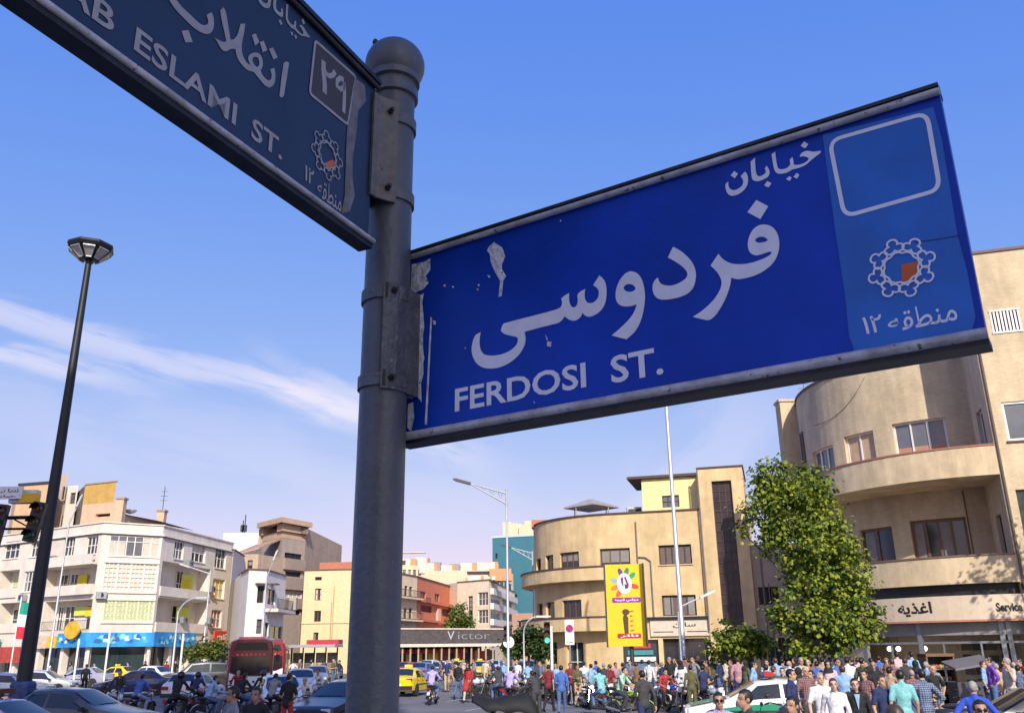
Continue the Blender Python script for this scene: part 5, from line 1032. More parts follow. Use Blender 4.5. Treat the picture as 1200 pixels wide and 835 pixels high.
        for z in vbands:
            m = MB(); n = 28; r0, r1, h = PR+0.0005, PR+0.0045, 0.013; pr = [(r0, -h), (r1, -h), (r1, h), (r0, h)]; P = []; F = []
            for i in range(n):
                t = 2*math.pi*i/n
                for rr, zz in pr: P.append((c.x+rr*math.cos(t), c.y+rr*math.sin(t), z+zz))
            for i in range(n):
                for j in range(4): F.append((i*4+j, i*4+(j+1) % 4, ((i+1) % n)*4+(j+1) % 4, ((i+1) % n)*4+j))
            m.add(P, F); m.build('strap', worn, root, True, world=True)
            b = pl.P(pc+side*(PR*0.62), z, off+0.006); m = MB(); m.tube([b, b+pl.nn*0.022], 0.009, 6); m.tube([b+pl.nn*0.022, b+pl.nn*0.032], 0.005, 6); m.build('bolt', dark, root, world=True)
        return br
    zA, zB = zray(440, 351, *POLE), zray(440, 451, *POLE)
    so = [(0.020, 0.0995), (0.030, 0.091), (0.036, 0.075), (0.036, 0.030), (0.033, 0.006), (0.039, 0.004)]
    PP = Path([S.P(a, 0, o) for a, o in so]); 
    for z in (zA, zB): m = MB(); m.tube([PP.pt(0.020, z, 0.003), PP.pt(0.020, z, 0.011)], 0.007, 6); m.tube([PP.pt(0.020, z, 0.011), PP.pt(0.020, z, 0.019)], 0.004, 6); m.build('bolt', dark, root, world=True); m = MB(); band(m, PP, 0.004, 0.010, z-0.017, z+0.017, 0.0031, 0.004); m.build('slot', BLACK, root, world=True)
    m = MB(); band(m, PP, 0, PP.len, zB-0.022, zA+0.018, -0.003, 0.003); m.build('bracket', worn, root, world=True)
    bracket(S, root, 0.020, 1, (zA, zB), zB-0.02, zA+0.025, 0.004, False)
    m = MB(); S.shapes(m, [[(0.036, zB-0.02), (0.048, zB-0.035), (0.044, zB+0.03), (0.053, zB+0.06), (0.045, zB+0.1), (0.051, zB+0.13), (0.044, zA+0.0), (0.048, zA+0.02), (0.036, zA+0.017)]], 0.0022); m.build('flaking_edge', scuff, root, world=True)
    m = MB()
    for vv in (365, 400, 432): p = S.P(0.012, zray(480, vv, *S.P(0.01, 0).to_2d()), 0.010); m.ell(p, (0.005, 0.005, 0.005), 8, 6)
    m.build('rivet', dark, root, True, world=True)
    # left hand sign
    S = BL_PLANE; L = 1.075; z0, z1 = 3.074, 3.456
    root = empty('street_sign', S.P(-L, z0), 0, 'dark blue street name sign at the upper left reading ESLAMI ST. with brown number plate', 'street sign')
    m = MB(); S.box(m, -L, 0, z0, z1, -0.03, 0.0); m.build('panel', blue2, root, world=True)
    m = MB(); S.box(m, -L-0.01, 0.006, z1+0.002, z1+0.012, -0.042, 0.014, 1); m.tube([S.P(-L-0.01, z1-0.004, 0.006), S.P(0.006, z1-0.004, 0.006)], 0.006, 10, 1); m.build('top_rail', [alu, dark], root, True, world=True)
    m = MB(); S.box(m, -L-0.01, 0.008, z0-0.012, z0-0.001, -0.028, 0.006, 1); m.tube([S.P(-L-0.01, z0+0.004, 0.008), S.P(0.008, z0+0.004, 0.008)], 0.006, 10, 0); m.build('bottom_rail', [alu, dark], root, True, world=True)
    Z = (180, 0); sc = 6.424; m = MB()
    al = [(975, 475), (998, 465), (1016, 476), (1009, 520), (1000, 580), (988, 650), (976, 720), (960, 737), (942, 725), (948, 680), (957, 600), (967, 530)]
    nq = [(905, 512), (912, 560), (910, 610), (896, 645), (868, 662), (835, 646), (800, 607), (772, 572), (750, 545), (715, 535), (680, 511), (645, 470), (622, 425), (612, 372), (580, 370), (545, 388), (515, 382), (495, 355), (475, 318), (455, 288), (490, 305), (520, 318), (543, 313), (530, 250), (510, 160), (497, 80), (522, 58), (538, 90), (552, 160), (565, 240), (576, 302), (600, 299), (625, 268), (640, 222), (650, 183), (685, 180), (680, 230), (668, 290), (660, 340), (661, 390), (676, 440), (700, 475), (728, 492), (712, 462), (709, 432), (722, 412), (752, 399), (782, 402), (806, 425), (818, 470), (815, 505), (802, 530), (812, 560), (840, 595), (865, 610), (881, 598), (885, 562), (872, 524)]
    nh = [(740, 440), (756, 428), (780, 435), (790, 460), (790, 492), (774, 508), (756, 492), (742, 466)]
    be = [(432, 95), (446, 130), (451, 175), (445, 220), (425, 250), (390, 258), (340, 240), (280, 196), (220, 136), (170, 85), (130, 30), (105, -20), (80, -75), (62, -130), (70, -150), (95, -110), (125, -60), (165, 0), (210, 55), (268, 110), (320, 160), (360, 190), (393, 190), (408, 175), (405, 150), (395, 116)]
    dots = [[(735, 265), (765, 255), (792, 320), (760, 346)], [(795, 320), (825, 310), (852, 380), (818, 396)], [(865, 370), (895, 360), (930, 435), (898, 450)], [(205, 235), (258, 230), (290, 320), (235, 322)]]
    S.shapes(m, [S.px(smooth_loop(al), Z, sc)], 0.0012); S.shapes(m, [S.px(smooth_loop(nq, corner=42), Z, sc), S.px(smooth_loop(nh), Z, sc)], 0.0012); S.shapes(m, [S.px(smooth_loop(be), Z, sc)], 0.0012)
    for d in dots: S.shapes(m, [S.px(d, Z, sc)], 0.0012)
    xs = [p.x for lp in kh for p in lp]; mx = max(xs); sc2 = 0.405/0.437; target = S.uv(362.5, 43)
    yref = kh[0][0].y
    for lp in kh:
        l2 = [Vector((target.x+(p.x-mx)*sc2, target.y+(p.y-yref)*sc2)) for p in lp]; S.shapes(m, [smooth_loop(l2) if len(l2) > 4 else l2], 0.0012)
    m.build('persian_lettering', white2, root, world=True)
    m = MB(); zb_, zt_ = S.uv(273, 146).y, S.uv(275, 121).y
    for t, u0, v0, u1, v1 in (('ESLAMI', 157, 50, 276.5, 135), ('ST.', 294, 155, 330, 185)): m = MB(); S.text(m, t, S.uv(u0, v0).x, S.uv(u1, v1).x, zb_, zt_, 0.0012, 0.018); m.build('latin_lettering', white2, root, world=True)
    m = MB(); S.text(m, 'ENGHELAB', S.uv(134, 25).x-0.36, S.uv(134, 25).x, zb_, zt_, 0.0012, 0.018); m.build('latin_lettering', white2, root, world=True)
    Z = (340, 40); sc = 3.8; quad = [(110, 30), (290, 190), (255, 405), (85, 265)]; lp = []
    for i in range(4):
        p, a, b = Vector(quad[i]), Vector(quad[i-1]), Vector(quad[(i+1) % 4]); e, f_ = p+(a-p).normalized()*16, p+(b-p).normalized()*16
        for j in range(6): t = j/5; lp.append(e*(1-t)**2+p*2*t*(1-t)+f_*t*t)
    lp = S.px([(p.x, p.y) for p in lp], Z, sc); m = MB(); S.shapes(m, [lp], 0.0010); pl_ = m.build('number_plate', brown, root, world=True)
    m = MB(); S.stroke(m, lp, 0.0062, 0.0015, 0, True); m.build('number_plate_border', white2, pl_, world=True)
    m = MB(); st = lambda pts, w, o: S.stroke(m, S.px(pts, Z, sc), w, o)
    st([(147, 120), (146, 170), (152, 225), (151, 264)], 0.014, 0.0014); st([(147, 150), (158, 178), (172, 188), (188, 184), (198, 168)], 0.011, 0.0016)
    st([(236, 205), (222, 196), (207, 208), (206, 232), (220, 246), (236, 240), (238, 215), (240, 260), (238, 310), (236, 350)], 0.011, 0.0014); m.build('number', white2, pl_, world=True)
    m = MB(); c = S.uv(383.0, 182.5); emblem(S, m, c, abs(S.uv(383, 155).y-c.y)*1.02, 0.0026, 0.0014); em = m.build('emblem', white2, root, world=True)
    m = MB(); S.shapes(m, [S.px([(150, 575), (185, 560), (200, 570), (196, 600), (160, 598)], Z, sc)], 0.0012); m.build('emblem_core', orange, em, world=True)
    m = MB(); w0, w1, zq, zt2 = S.uv(371, 222).x, S.uv(400, 235).x, S.uv(385, 232).y-0.012, S.uv(385, 232).y+0.03; S.text(m, '\ufed8\ufec4\ufee8\ufee3', w0+(w1-w0)*0.205, w1, zq, zt2, 0.0012, 0.006); S.text(m, '\ufeea', w0, w0+(w1-w0)*0.235, zq+(zt2-zq)*0.16, zq+(zt2-zq)*0.62, 0.0014, 0.006); S.text(m, '\u06f1\u06f2', S.uv(356.5, 203).x, S.uv(367, 210).x, S.uv(362, 208).y-0.012, S.uv(362, 208).y+0.02, 0.0012, 0.02); m.build('district_lettering', white2, root, world=True)
    m = MB(); S.shapes(m, [S.px([(285, 195), (330, 230), (335, 300), (300, 340), (295, 420), (275, 560), (275, 640), (285, 720), (262, 790), (225, 800), (240, 720), (245, 560), (250, 430), (270, 330)], Z, sc)], 0.0016); m.build('bare_strip', mat('bare_metal_dusty', (0.20, 0.19, 0.18), 0.6, 0.2, var=0.35, scale=25), root, world=True)
    zA, zB = zray(455, 150, *POLE), zray(455, 237, *POLE); PP = Path([S.P(a, 0, o) for a, o in ((-0.008, 0.004), (0.010, 0.006), (0.034, 0.019), (0.050, 0.031))])
    for z in (zA, zB): m = MB(); a = PP.pt(PP.len*0.7, z, 0.003); m.tube([a, PP.pt(PP.len*0.7, z, 0.012)], 0.007, 6); m.tube([PP.pt(PP.len*0.7, z, 0.012), PP.pt(PP.len*0.7, z, 0.02)], 0.004, 6); m.build('bolt', dark, root, world=True)
    m = MB(); band(m, PP, 0, PP.len, zB-0.030, zA+0.032, -0.003, 0.003); m.build('bracket', mat('bracket_dusty', (0.17, 0.16, 0.145), 0.6, 0.25, var=0.25, scale=30, bump=0.25, bscale=90, chips=((0.09, 0.05, 0.03), 0.63, 40)), root, world=True)
    bracket(S, root, -0.004, -1, (zA, zB), zB-0.03, zA+0.03, -0.012, False)
    pc = (POLE-S.A).dot(S.d); m = MB(); S.box(m, 0.0, pc-0.01, zB-0.028, zA+0.028, -0.035, -0.028); S.box(m, -0.02, 0.02, zB-0.05, zA+0.06, -0.034, -0.031); m.build('back_plate', worn, root, world=True)
street_signs()
# ------------------------------------------------------------------ lamps, traffic lights, signs, street furniture
def street_furniture():
    mast = mat('mast_paint', (0.016, 0.017, 0.020), 0.5, 0.3, var=0.25); galv = mat('lamp_galvanised', (0.52, 0.54, 0.57), 0.45, 0.5, var=0.12); lens = mat('lamp_lens', (0.5, 0.48, 0.45), 0.3)
    # high mast
    Y = 36.0; x, y = uline(30, Y, 790); x = atY(105, 300, Y).x; root = empty('high_mast_lamp', (x, Y, 0), 0, 'tall dark tapered mast lamp with an eight sided ring head above the left street', 'street lamp')
    zt = zray(105, 304, x, Y); m = MB(); m.lathe([(0.33, 0), (0.30, 1.2), (0.285, 1.25), (0.13, zt)], (0, 0, 0), 14); m.build('pole', mast, root, True)
    m = MB(); m.lathe([(0.48, 0), (0.48, 1.25), (0.40, 1.35)], (0, 0, 0), 8, 0); m.build('base', mat('mast_base', (0.05, 0.09, 0.25), 0.6, var=0.6, scale=4), root)
    m = MB(); rim = []; zh = zt+0.55; z0 = zt-0.05
    m.lathe([(0.14, z0), (0.40, z0+0.05), (0.95, zh-0.12), (1.02, zh), (0.98, zh+0.12), (0.2, zh+0.42), (0.05, zh+0.45)], (0, 0, 0), 8); h = m.build('lamp_head', mast, root)
    for k in range(8):
        t = math.pi*2*(k+0.5)/8; c, s = math.cos(t), math.sin(t); t2 = Vector((-s, c, 0)); dr = Vector((c, s, 0))
        m = MB(); a = dr*0.42+Vector((0, 0, z0+0.055)); b = dr*0.84+Vector((0, 0, zh-0.17)); n = Vector((c*0.6, s*0.6, -0.8))*0.03
        pts = [a-t2*0.11+n, a+t2*0.11+n, b+t2*0.24+n, b-t2*0.24+n]; m.add(pts+[p-n*1.5 for p in pts], [(0, 1, 2, 3), (7, 6, 5, 4), (0, 4, 5, 1), (1, 5, 6, 2), (2, 6, 7, 3), (3, 7, 4, 0)])
        l = m.build('floodlight', lens, h); f = MB()
        for p, q in ((0, 1), (1, 2), (2, 3), (3, 0)): f.bar(pts[p]+n*0.4, pts[q]+n*0.4, 0.03, 0.03)
        f.build('floodlight_rim', galv, l)
    def lamp(name, label, u, vtop, Y, arms, r0=0.09, r1=0.055, group='street lamps', mm=galv, vb=762):
        x = atY(u, vb, Y).x; root = empty(name, (x, Y, 0), 0, label, 'street lamp', group); zt = zray(u, vtop, x, Y)
        m = MB(); m.lathe([(r0*1.25, 0), (r0*1.25, 0.5), (r0, 0.55), (r1, zt)], (0, 0, 0), 10); m.build('pole', mm, root, True)
        for (du, v1, v0, kind) in arms:
            e = atY(u+du, v1, Y); tip = Vector((e.x-x, 0, e.z)); zz = zray(u, v0, x, Y); a = Vector((0, 0, zz)); m = MB()
            if kind == 'lattice':
                d = (tip-a); up = Vector((0, 0, 1)); lo = a-up*0.55; m.tube([a, tip], [0.05, 0.03], 6); m.tube([lo, tip], [0.05, 0.03], 6)
                for i in range(1, 9): t = i/9; m.tube([a.lerp(tip, t), lo.lerp(tip, min(1, t+0.06*(1 if i % 2 else -1)))], 0.018, 4)
                m.tube([a+Vector((0, 0, 0.2)), lo-Vector((0, 0, .1))], r1*1.3, 8)
            elif kind == 'curve':
                pts = []
                for i in range(9): t = i/8; pts.append(Vector((tip.x*(1-math.cos(t*math.pi/2)), 0, zz+(tip.z-zz)*math.sin(t*math.pi/2))))
                m.tube(pts, [r1*0.9]*8+[r1*0.7], 6)
            else: m.tube([a, tip], [r1*0.9, r1*0.7], 6)
            ar = m.build('arm', mm, root, True)
            d = (tip-(a if kind != 'curve' else Vector((tip.x*0.7, 0, tip.z)))).normalized(); m = MB(); w = 0.13
            L = 0.75; p = tip; q = tip+d*L; m.bar(p-d*0.1, q, w*2, 0.13); m.bar(q, q+d*0.12, w*1.3, 0.09); m.build('lamp_head', DARKSTEEL if kind == 'lattice' else mm, ar)
        return root
    lamp('street_lamp', 'pale street lamp with a lattice arm reaching left, in front of the blue tower', 595.5, 578, 46, [(-46, 566, 578, 'lattice')], 0.075, 0.05, None)
    lamp('street_lamp', 'second lattice arm lamp half hidden behind the rounded cream building', 626, 648, 76, [(-28, 641, 648, 'lattice')], 0.09, 0.06, None)
    lamp('street_lamp', 'very tall grey lamp pole rising behind the FERDOSI sign in front of the cream building', 801, 440, 44, [(-20, 428, 446, 'straight')], 0.12, 0.085, None)
    lamp('street_lamp', 'low lamp with one short arm behind the very tall grey lamp pole', 798, 716, 52, [(24, 699, 712, 'straight')], 0.08, 0.06, None)
    lamp('street_lamp', 'thin lamp pole with one slanting arm in front of the left white balconies', 59, 612, 66, [(32, 592, 612, 'straight')], 0.085, 0.055, None)
    lamp('street_lamp', 'curved arm street lamp before the blue banner, left of the red bus', 204, 716, 70, [(28, 700, 722, 'curve')], 0.09, 0.07, None)
    lamp('street_lamp', 'straight grey lamp pole before the right end of the white corner building', 238, 668, 73, [(-16, 664, 672, 'straight')], 0.08, 0.06, None)
    lamp('street_lamp', 'lamp pole in front of the white two storey building with the balcony', 306, 674, 80, [(15, 655, 676, 'straight')], 0.08, 0.06, None)
    lamp('street_lamp', 'lower curved lamp in front of the brown house by the rounded cream building', 614, 742, 60, [(16, 722, 742, 'curve')], 0.07, 0.05, None)
    for u, vt, Y, lab in ((126, 738, 64, 'plain white pole in front of the blue shop banner'), (91, 748, 64, 'plain white pole under the round golden sign'), (213, 742, 62, 'short white pole by the shrubs left of the red bus')):
        x = atY(u, 762, Y).x; m = MB(); m.tube([(0, 0, 0), (0, 0, zray(u, vt, x, Y))], 0.07, 8); o = m.build('post', WHITE, None, True); o.location = (x, Y, 0); m = None; tag(o, lab, 'post', 'white posts by the left shops')
    # overhead traffic lights on a mast arm from the left
    def light(m_parent, x, y, z, housing, lit=None, rz=0.0, n=3, name='signal_head'):
        m = MB(); m.box(0, 0, 0, 0.32, 0.2, 0.36*n); M_ = m.build(name, housing, m_parent); M_.location = (x, y, z); M_.rotation_euler = (0, 0, rz)
        for k in range(n):
            zz = 0.36*(n/2-0.5-k); m = MB(); P = []
            for i in range(10): t = math.pi*(1.12*i/9-0.06); P += [(0.14*math.cos(t), -0.1, zz+0.14*math.sin(t)), (0.15*math.cos(t), -0.34, zz+0.15*math.sin(t)-0.02)]
            m.add(P, [(2*i, 2*i+1, 2*i+3, 2*i+2) for i in range(9)]); m.build('visor', housing, M_, True)
            m = MB(); m.lathe([(0.001, -0.125), (0.08, -0.12), (0.125, -0.102)], (0, 0, zz), 14, 0, 'Y'); c = [(0.12, 0.008, 0.006), (0.10, 0.06, 0.005), (0.006, 0.07, 0.03)][k % 3]
            m.build('lens', lamp_mat('signal_green_lit', (0.05, 0.9, 0.3), 2.5) if lit == k else mat('lens_%d' % k, c, 0.25), M_, True)
        return M_
    Y = 24.0; p = atY(38, 611, Y); root = empty('traffic_signal', (p.x-5.0, Y+0.35, 0), 0, 'overhead traffic lights on a dark arm reaching in from the left edge', 'traffic light')
    zz = p.z; hs = mat('signal_black', (0.012, 0.013, 0.015), 0.5)
    m = MB(); m.tube([(0, 0, 0), (0, 0, zz+1.2)], [0.14, 0.1], 10); m.build('pole', mast, root, True)
    m = MB(); m.tube([(0, 0, zz+0.12), (5.1, 0, zz+0.18)], [0.06, 0.05], 8); m.tube([(0, 0, zz-0.12), (5.1, 0, zz-0.14)], 0.035, 6); 
    for k in range(5): m.tube([(0.3+k, 0, zz+0.12), (0.8+k, 0, zz-0.13)], 0.02, 4)
    m.build('arm', mast, root, True)
    h1 = light(root, 5.05, -0.3, zz, hs); h1.rotation_euler = (0, 0.14, 0.15); h2 = light(root, 4.05, -0.3, zz-0.05, hs); h2.rotation_euler = (0, 0.1, 0.1)
    m = MB(); m.box(4.55, -0.12, zz+0.72, 0.75, 0.22, 0.36); m.build('signal_back', mat('signal_white', (0.66, 0.66, 0.68), 0.5), root)
    a = atY(-12, 581, Y); b = atY(27, 579, Y); c = atY(14, 577, Y); m = MB(); m.box(c.x-p.x+5.0-0.25, -0.35, c.z, 1.1, 0.05, 0.34); pn = m.build('name_board', WHITE, root); m = MB()
    mb_text(m, '\ufeae\ufeec\ufe8f \ufe8e\ufeec\ufee8\ufe97', Vector((c.x-p.x+5.0-0.6, -0.378, c.z-0.02)), Vector((1, 0, 0)), Vector((0, 0, 1)), 0, 0, 0.8, 0.13, 0, 0.03); mb_text(m, '\ufee6\ufe8e\ufe91\ufe8e\ufbff\ufea7', Vector((c.x-p.x+5.0-0.6, -0.378, c.z-0.14)), Vector((1, 0, 0)), Vector((0, 0, 1)), 0, 0, 0.75, 0.07, 0, 0.03)
    m.build('lettering', mat('lettering_navy', (0.02, 0.04, 0.2), 0.5), pn)
    q = atY(34, 583, Y); m = MB(); m.prism([(-0.27, -0.1), (0.27, -0.1), (0.2, 0.12), (-0.2, 0.12)], -0.13, 0.13); o = m.build('beacon_box', mat('beacon_yellow', (0.72, 0.45, 0.01), 0.5), root); o.location = (q.x-root.location.x, -0.25, q.z)
    # traffic light on the right pavement, green lit
    Y = 47; x = atY(646.5, 762, Y).x; root = empty('traffic_signal', (x, Y, 0.0), 0, 'small traffic light showing green on a white pole beside the no parking sign', 'traffic light')
    zt = zray(646, 733, x, Y); m = MB(); m.tube([(0, 0, 0), (0, 0, zt)], 0.075, 10); m.build('pole', WHITE, root, True); light(root, -0.22, -0.1, zray(642, 741, x, Y)-0.0, hs, lit=2)
    Y = 49; x = atY(599.5, 762, Y).x; root = empty('traffic_signal', (x-0.15, Y, 0.0), 0, 'dark traffic light and round white plate on a post by the lattice arm lamp', 'traffic light'); zt = zray(599, 738, x, Y)
    m = MB(); m.tube([(0, 0, 0), (0, 0, zt)], 0.06, 8); m.build('pole', STEEL, root, True); light(root, -0.1, -0.2, zray(593, 741, x, Y), hs, n=2); m = MB(); m.lathe([(0.3, -0.02), (0.3, 0.02)], (0.0, -0.1, zray(592, 752, x, Y)), 16, 0, 'Y'); m.build('plate', WHITE, root)
    # no parking sign
    Y = 45; x = atY(668, 762, Y).x; root = empty('road_sign', (x, Y, 0.0), 0, 'white square no parking sign with a red ringed disc on a thin post', 'road sign'); zt = zray(667, 726, x, Y); z0 = zray(667, 755, x, Y); zc = zray(667, 736, x, Y)
    m = MB(); m.tube([(0, 0, 0), (0, 0, zt)], 0.045, 8); m.build('post', STEEL, root, True); m = MB(); m.box(0, -0.07, (zt+z0)/2, 0.44, 0.02, zt-z0); pl = m.build('plate', WHITE, root)
    m = MB(); m.lathe([(0.19, -0.086), (0.19, -0.082)], (0, 0, zc), 20, 0, 'Y'); m.build('ring', mat('sign_red', (0.5, 0.01, 0.03), 0.5), pl); m = MB(); m.lathe([(0.14, -0.09), (0.14, -0.0875)], (0, 0, zc), 20, 0, 'Y'); m.build('disc', mat('sign_navy', (0.03, 0.03, 0.3), 0.5), pl)
    m = MB(); m.bar((-0.1, -0.0915, zc+0.1), (0.1, -0.0915, zc-0.1), 0.002, 0.05, 0, Vector((0, 0, 1))); m.build('bar', mat('sign_red', (0.5, 0.01, 0.03), 0.5), pl)
    m = MB(); mb_text(m, '\ufe8d\ufeae\ufe9f', Vector((-0.15, -0.085, z0+0.06)), Vector((1, 0, 0)), Vector((0, 0, 1)), 0, 0, 0.3, 0.13, 0, 0.02); m.build('lettering', INK, pl)
    # yellow festival billboard
    Y = 50; A = atY(709, 663, Y); w = 2.04; x0 = A.x; zt = A.z; zb = zray(713, 757, x0, Y); d = dirv(98); root = empty('billboard', (x0+d.x*w/2, Y+d.y*w/2, 0.13), 0, 'tall yellow festival billboard with a round flower emblem in front of the cream building', 'billboard')
    Pl = Plane((x0, Y), 98); o0 = 0
    m = MB(); Pl.box(m, 0, w, zb, zt+0.08, -0.22, 0.0); pn = m.build('panel', mat('billboard_yellow', (0.78, 0.50, 0.01), 0.5, var=0.06), root, world=True)
    m = MB()
    for a, b in (((-.05, zb), (-.05, zt+.08)), ((w+.05, zb), (w+.05, zt+.08))): Pl.box(m, a[0]-0.05, a[0]+0.05, a[1]-.04, b[1]+.04, -0.26, 0.03)
    m.build('frame', DARKSTEEL, root, world=True)
    m = MB(); c = Pl.P(w*0.6, 0, -0.3); m.tube([(c.x, c.y, 0.1), (c.x, c.y, zt)], 0.12, 10); m.build('post', DARKSTEEL, root, True, world=True)
    H = zt-zb; ce = Vector((w*0.50, zb+H*0.775))
    def oval(c, rx, ry, n=24, rot=0.0): return [Vector((c.x+rx*math.cos(t)*math.cos(rot)-ry*math.sin(t)*math.sin(rot), c.y+rx*math.cos(t)*math.sin(rot)+ry*math.sin(t)*math.cos(rot))) for t in [2*math.pi*i/n for i in range(n)]]
    cols = [(0.55, 0.05, 0.02), (0.02, 0.3, 0.1), (0.03, 0.2, 0.1), (0.1, 0.05, 0.25), (0.25, 0.4, 0.45), (0.6, 0.2, 0.03), (0.6, 0.1, 0.05)]
    for i, t in enumerate((-15, 40, 75, 110, 165, 200, 235)):
        m = MB(); q = ce+Vector((math.cos(R(t))*0.55, math.sin(R(t))*0.62)); Pl.shapes(m, [oval(q, 0.26, 0.13, 16, R(t))], 0.004+0.0004*i); m.build('petal', mat('petal_%d' % i, cols[i], 0.5), pn, world=True)
    m = MB(); Pl.shapes(m, [oval(ce, 0.40, 0.56)], 0.008); m.build('emblem_oval', mat('emblem_white', (0.75, 0.70, 0.74), 0.5), pn, world=True)
    m = MB(); Pl.shapes(m, [[ce+Vector(p) for p in ((-0.2, 0.28), (-0.06, 0.36), (-0.05, -0.2), (-0.16, 0.0))]], 0.011); Pl.shapes(m, [[ce+Vector(p) for p in ((0.0, 0.34), (0.08, 0.38), (0.24, -0.05), (0.2, -0.25), (0.02, -0.3), (0.0, 0.0), (0.12, -0.08))]], 0.0115); m.build('emblem_mark', mat('emblem_plum', (0.10, 0.02, 0.12), 0.5), pn, world=True)
    def ribbon(za, zb_, xa, xb, mm, txt, o):
        m = MB(); Pl.shapes(m, [[(xa, za), (xb, za), (xb+0.04, (za+zb_)/2), (xb, zb_), (xa, zb_), (xa-0.04, (za+zb_)/2)]], o); r = m.build('ribbon', mm, pn, world=True); m = MB(); Pl.text(m, txt, xa+0.12, xb-0.1, za+0.06, zb_-0.05, o+0.003, 0.03); m.build('lettering', WHITE, r, world=True)
    ribbon(zb+H*0.535, zb+H*0.60, w*0.16, w*0.9, mat('ribbon_purple', (0.22, 0.02, 0.33), 0.5), '\ufeea\ufea0\ufef4\ufee8\ufed3 \ufeb2\ufee0\ufea0\ufee3', 0.005); ribbon(zb+H*0.095, zb+H*0.155, w*0.26, w*0.86, mat('ribbon_crimson', (0.36, 0.02, 0.04), 0.5), '\ufeae\ufe9b\ufe8e\ufe97', 0.005)
    m = MB(); c = Vector((w*0.5, zb+H*0.32)); Pl.shapes(m, [[c+Vector(p) for p in ((-0.12, -0.7), (0.1, -0.7), (0.12, 0.1), (0.02, 0.3), (-0.12, 0.3), (-0.18, 0.1))]], 0.005); Pl.shapes(m, [oval(c+Vector((0.0, 0.42)), 0.2, 0.16)], 0.006)
    m.build('drawing', mat('billboard_ink', (0.07, 0.04, 0.02), 0.5), pn, world=True); m = MB()
    for k, (zz, ww) in enumerate(((0.40, 0.2), (0.15, 0.14), (-0.1, 0.18), (-0.35, 0.14), (-0.6, 0.2))): Pl.shapes(m, [[c+Vector(p) for p in ((0.2, zz), (0.2+ww, zz+0.03), (0.2+ww, zz+0.1), (0.2, zz+0.07))]], 0.005)
    m.build('drawing_ticks', mat('billboard_red', (0.5, 0.05, 0.03), 0.5), pn, world=True)
    # flag on the left, iranian colours
    Y = 72; x = atY(16, 762, Y).x; root = empty('flag', (x, Y, 0), 0, 'green white and red banner flag hanging in front of the white corner building', 'flag')
    zt, z0 = zray(18, 705, x, Y), zray(18, 748, x, Y); m = MB(); m.tube([(-0.05, 0, 0), (-0.05, 0, zt+0.4)], 0.05, 8); m.build('flagpole', WHITE, root, True)
    for k, (c, n) in enumerate((((0.01, 0.28, 0.20), 'green_cloth'), ((0.7, 0.7, 0.72), 'white_cloth'), ((0.55, 0.02, 0.04), 'red_cloth'))):
        m = MB(); a, b = zt-(zt-z0)*k/3, zt-(zt-z0)*(k+1)/3; n_ = 8; P = []
        for i in range(n_+1):
            for z in (a, b): P.append((1.15*i/n_, 0.08*math.sin(i*1.3+z), z-0.1*i/n_))
        m.add(P, [(2*i, 2*i+1, 2*i+3, 2*i+2) for i in range(n_)]); m.build('stripe', mat(n, c, 0.8), root, True)
    # traffic cone, utility cabinet, sidewalk bins
    p = gp(826, 832); p = atY(826, 800, 17.5); m = MB(); root = empty('traffic_cone', (p.x, 17.5, 0.0), 0, 'orange traffic cone standing on the road by the man in sunglasses', 'traffic cone')
    m.lathe([(0.17, 0.03), (0.03, 0.72), (0.025, 0.73)], (0, 0, 0), 16); m.build('cone', mat('cone_orange', (0.85, 0.17, 0.02), 0.5), root, True); m = MB(); m.box(0, 0, 0.018, 0.42, 0.42, 0.03); m.build('base', mat('cone_base', (0.5, 0.1, 0.02), 0.6), root); m = MB(); m.lathe([(0.127, 0.26), (0.100, 0.40)], (0, 0, 0), 16); m.build('band', WHITE, root, True)
    Y = 42.0; x = atY(672, 790, Y).x; root = empty('utility_cabinet', (x, Y, 0.0), 0.1, 'grey street cabinet with a pale side by the no parking sign', 'cabinet'); m = MB(); m.box(0, 0, 0.62, 1.0, 0.5, 1.1); m.box(0, 0, 0.05, 1.1, 0.6, 0.1); m.box(0, 0, 1.19, 1.08, 0.58, 0.05); m.build('body', mat('cabinet_grey', (0.26, 0.24, 0.29), 0.6), root); m = MB(); m.box(-0.24, -0.26, 0.62, 0.44, 0.02, 1.0); m.box(0.24, -0.26, 0.62, 0.44, 0.02, 1.0, 1); m.build('door', [mat('cabinet_door', (0.22, 0.2, 0.25), 0.6), mat('cabinet_pale', (0.55, 0.53, 0.55), 0.6)], root)
    # food shop display cabinet and stainless counter hood on the pavement
    Y = 33.0; x = atY(1099, 785, Y).x; root = empty('display_cabinet', (x, Y, 0.13), 0.1, 'brown glass fronted display cabinet with food on shelves outside the shop', 'display cabinet'); m = MB()
    for sx in (-0.5, 0.5): m.box(sx, 0, 0.9, 0.06, 0.55, 1.8)
    m.box(0, 0, 1.78, 1.06, 0.6, 0.1); m.box(0, 0, 0.1, 1.0, 0.55, 0.2); m.box(0, 0.25, 0.95, 0.94, 0.04, 1.6, 1); m.build('frame', [FR_BROWN, BLACK], root)
    for z in (0.5, 0.9, 1.3):
        m = MB(); m.box(0, 0, z, 0.93, 0.46, 0.03); sh = m.build('shelf', FR_STEEL, root); m = MB(); random.seed(int(z*10))
        for k in range(6): m.ell((-0.36+k*0.14, -0.1, z+0.09), (0.07, 0.09, 0.08), 8, 5, k % 3)
        m.build('food', [mat('food_a', (0.5, 0.32, 0.12), 0.6), mat('food_b', (0.55, 0.5, 0.3), 0.6), mat('food_c', (0.4, 0.12, 0.06), 0.6)], sh, True)
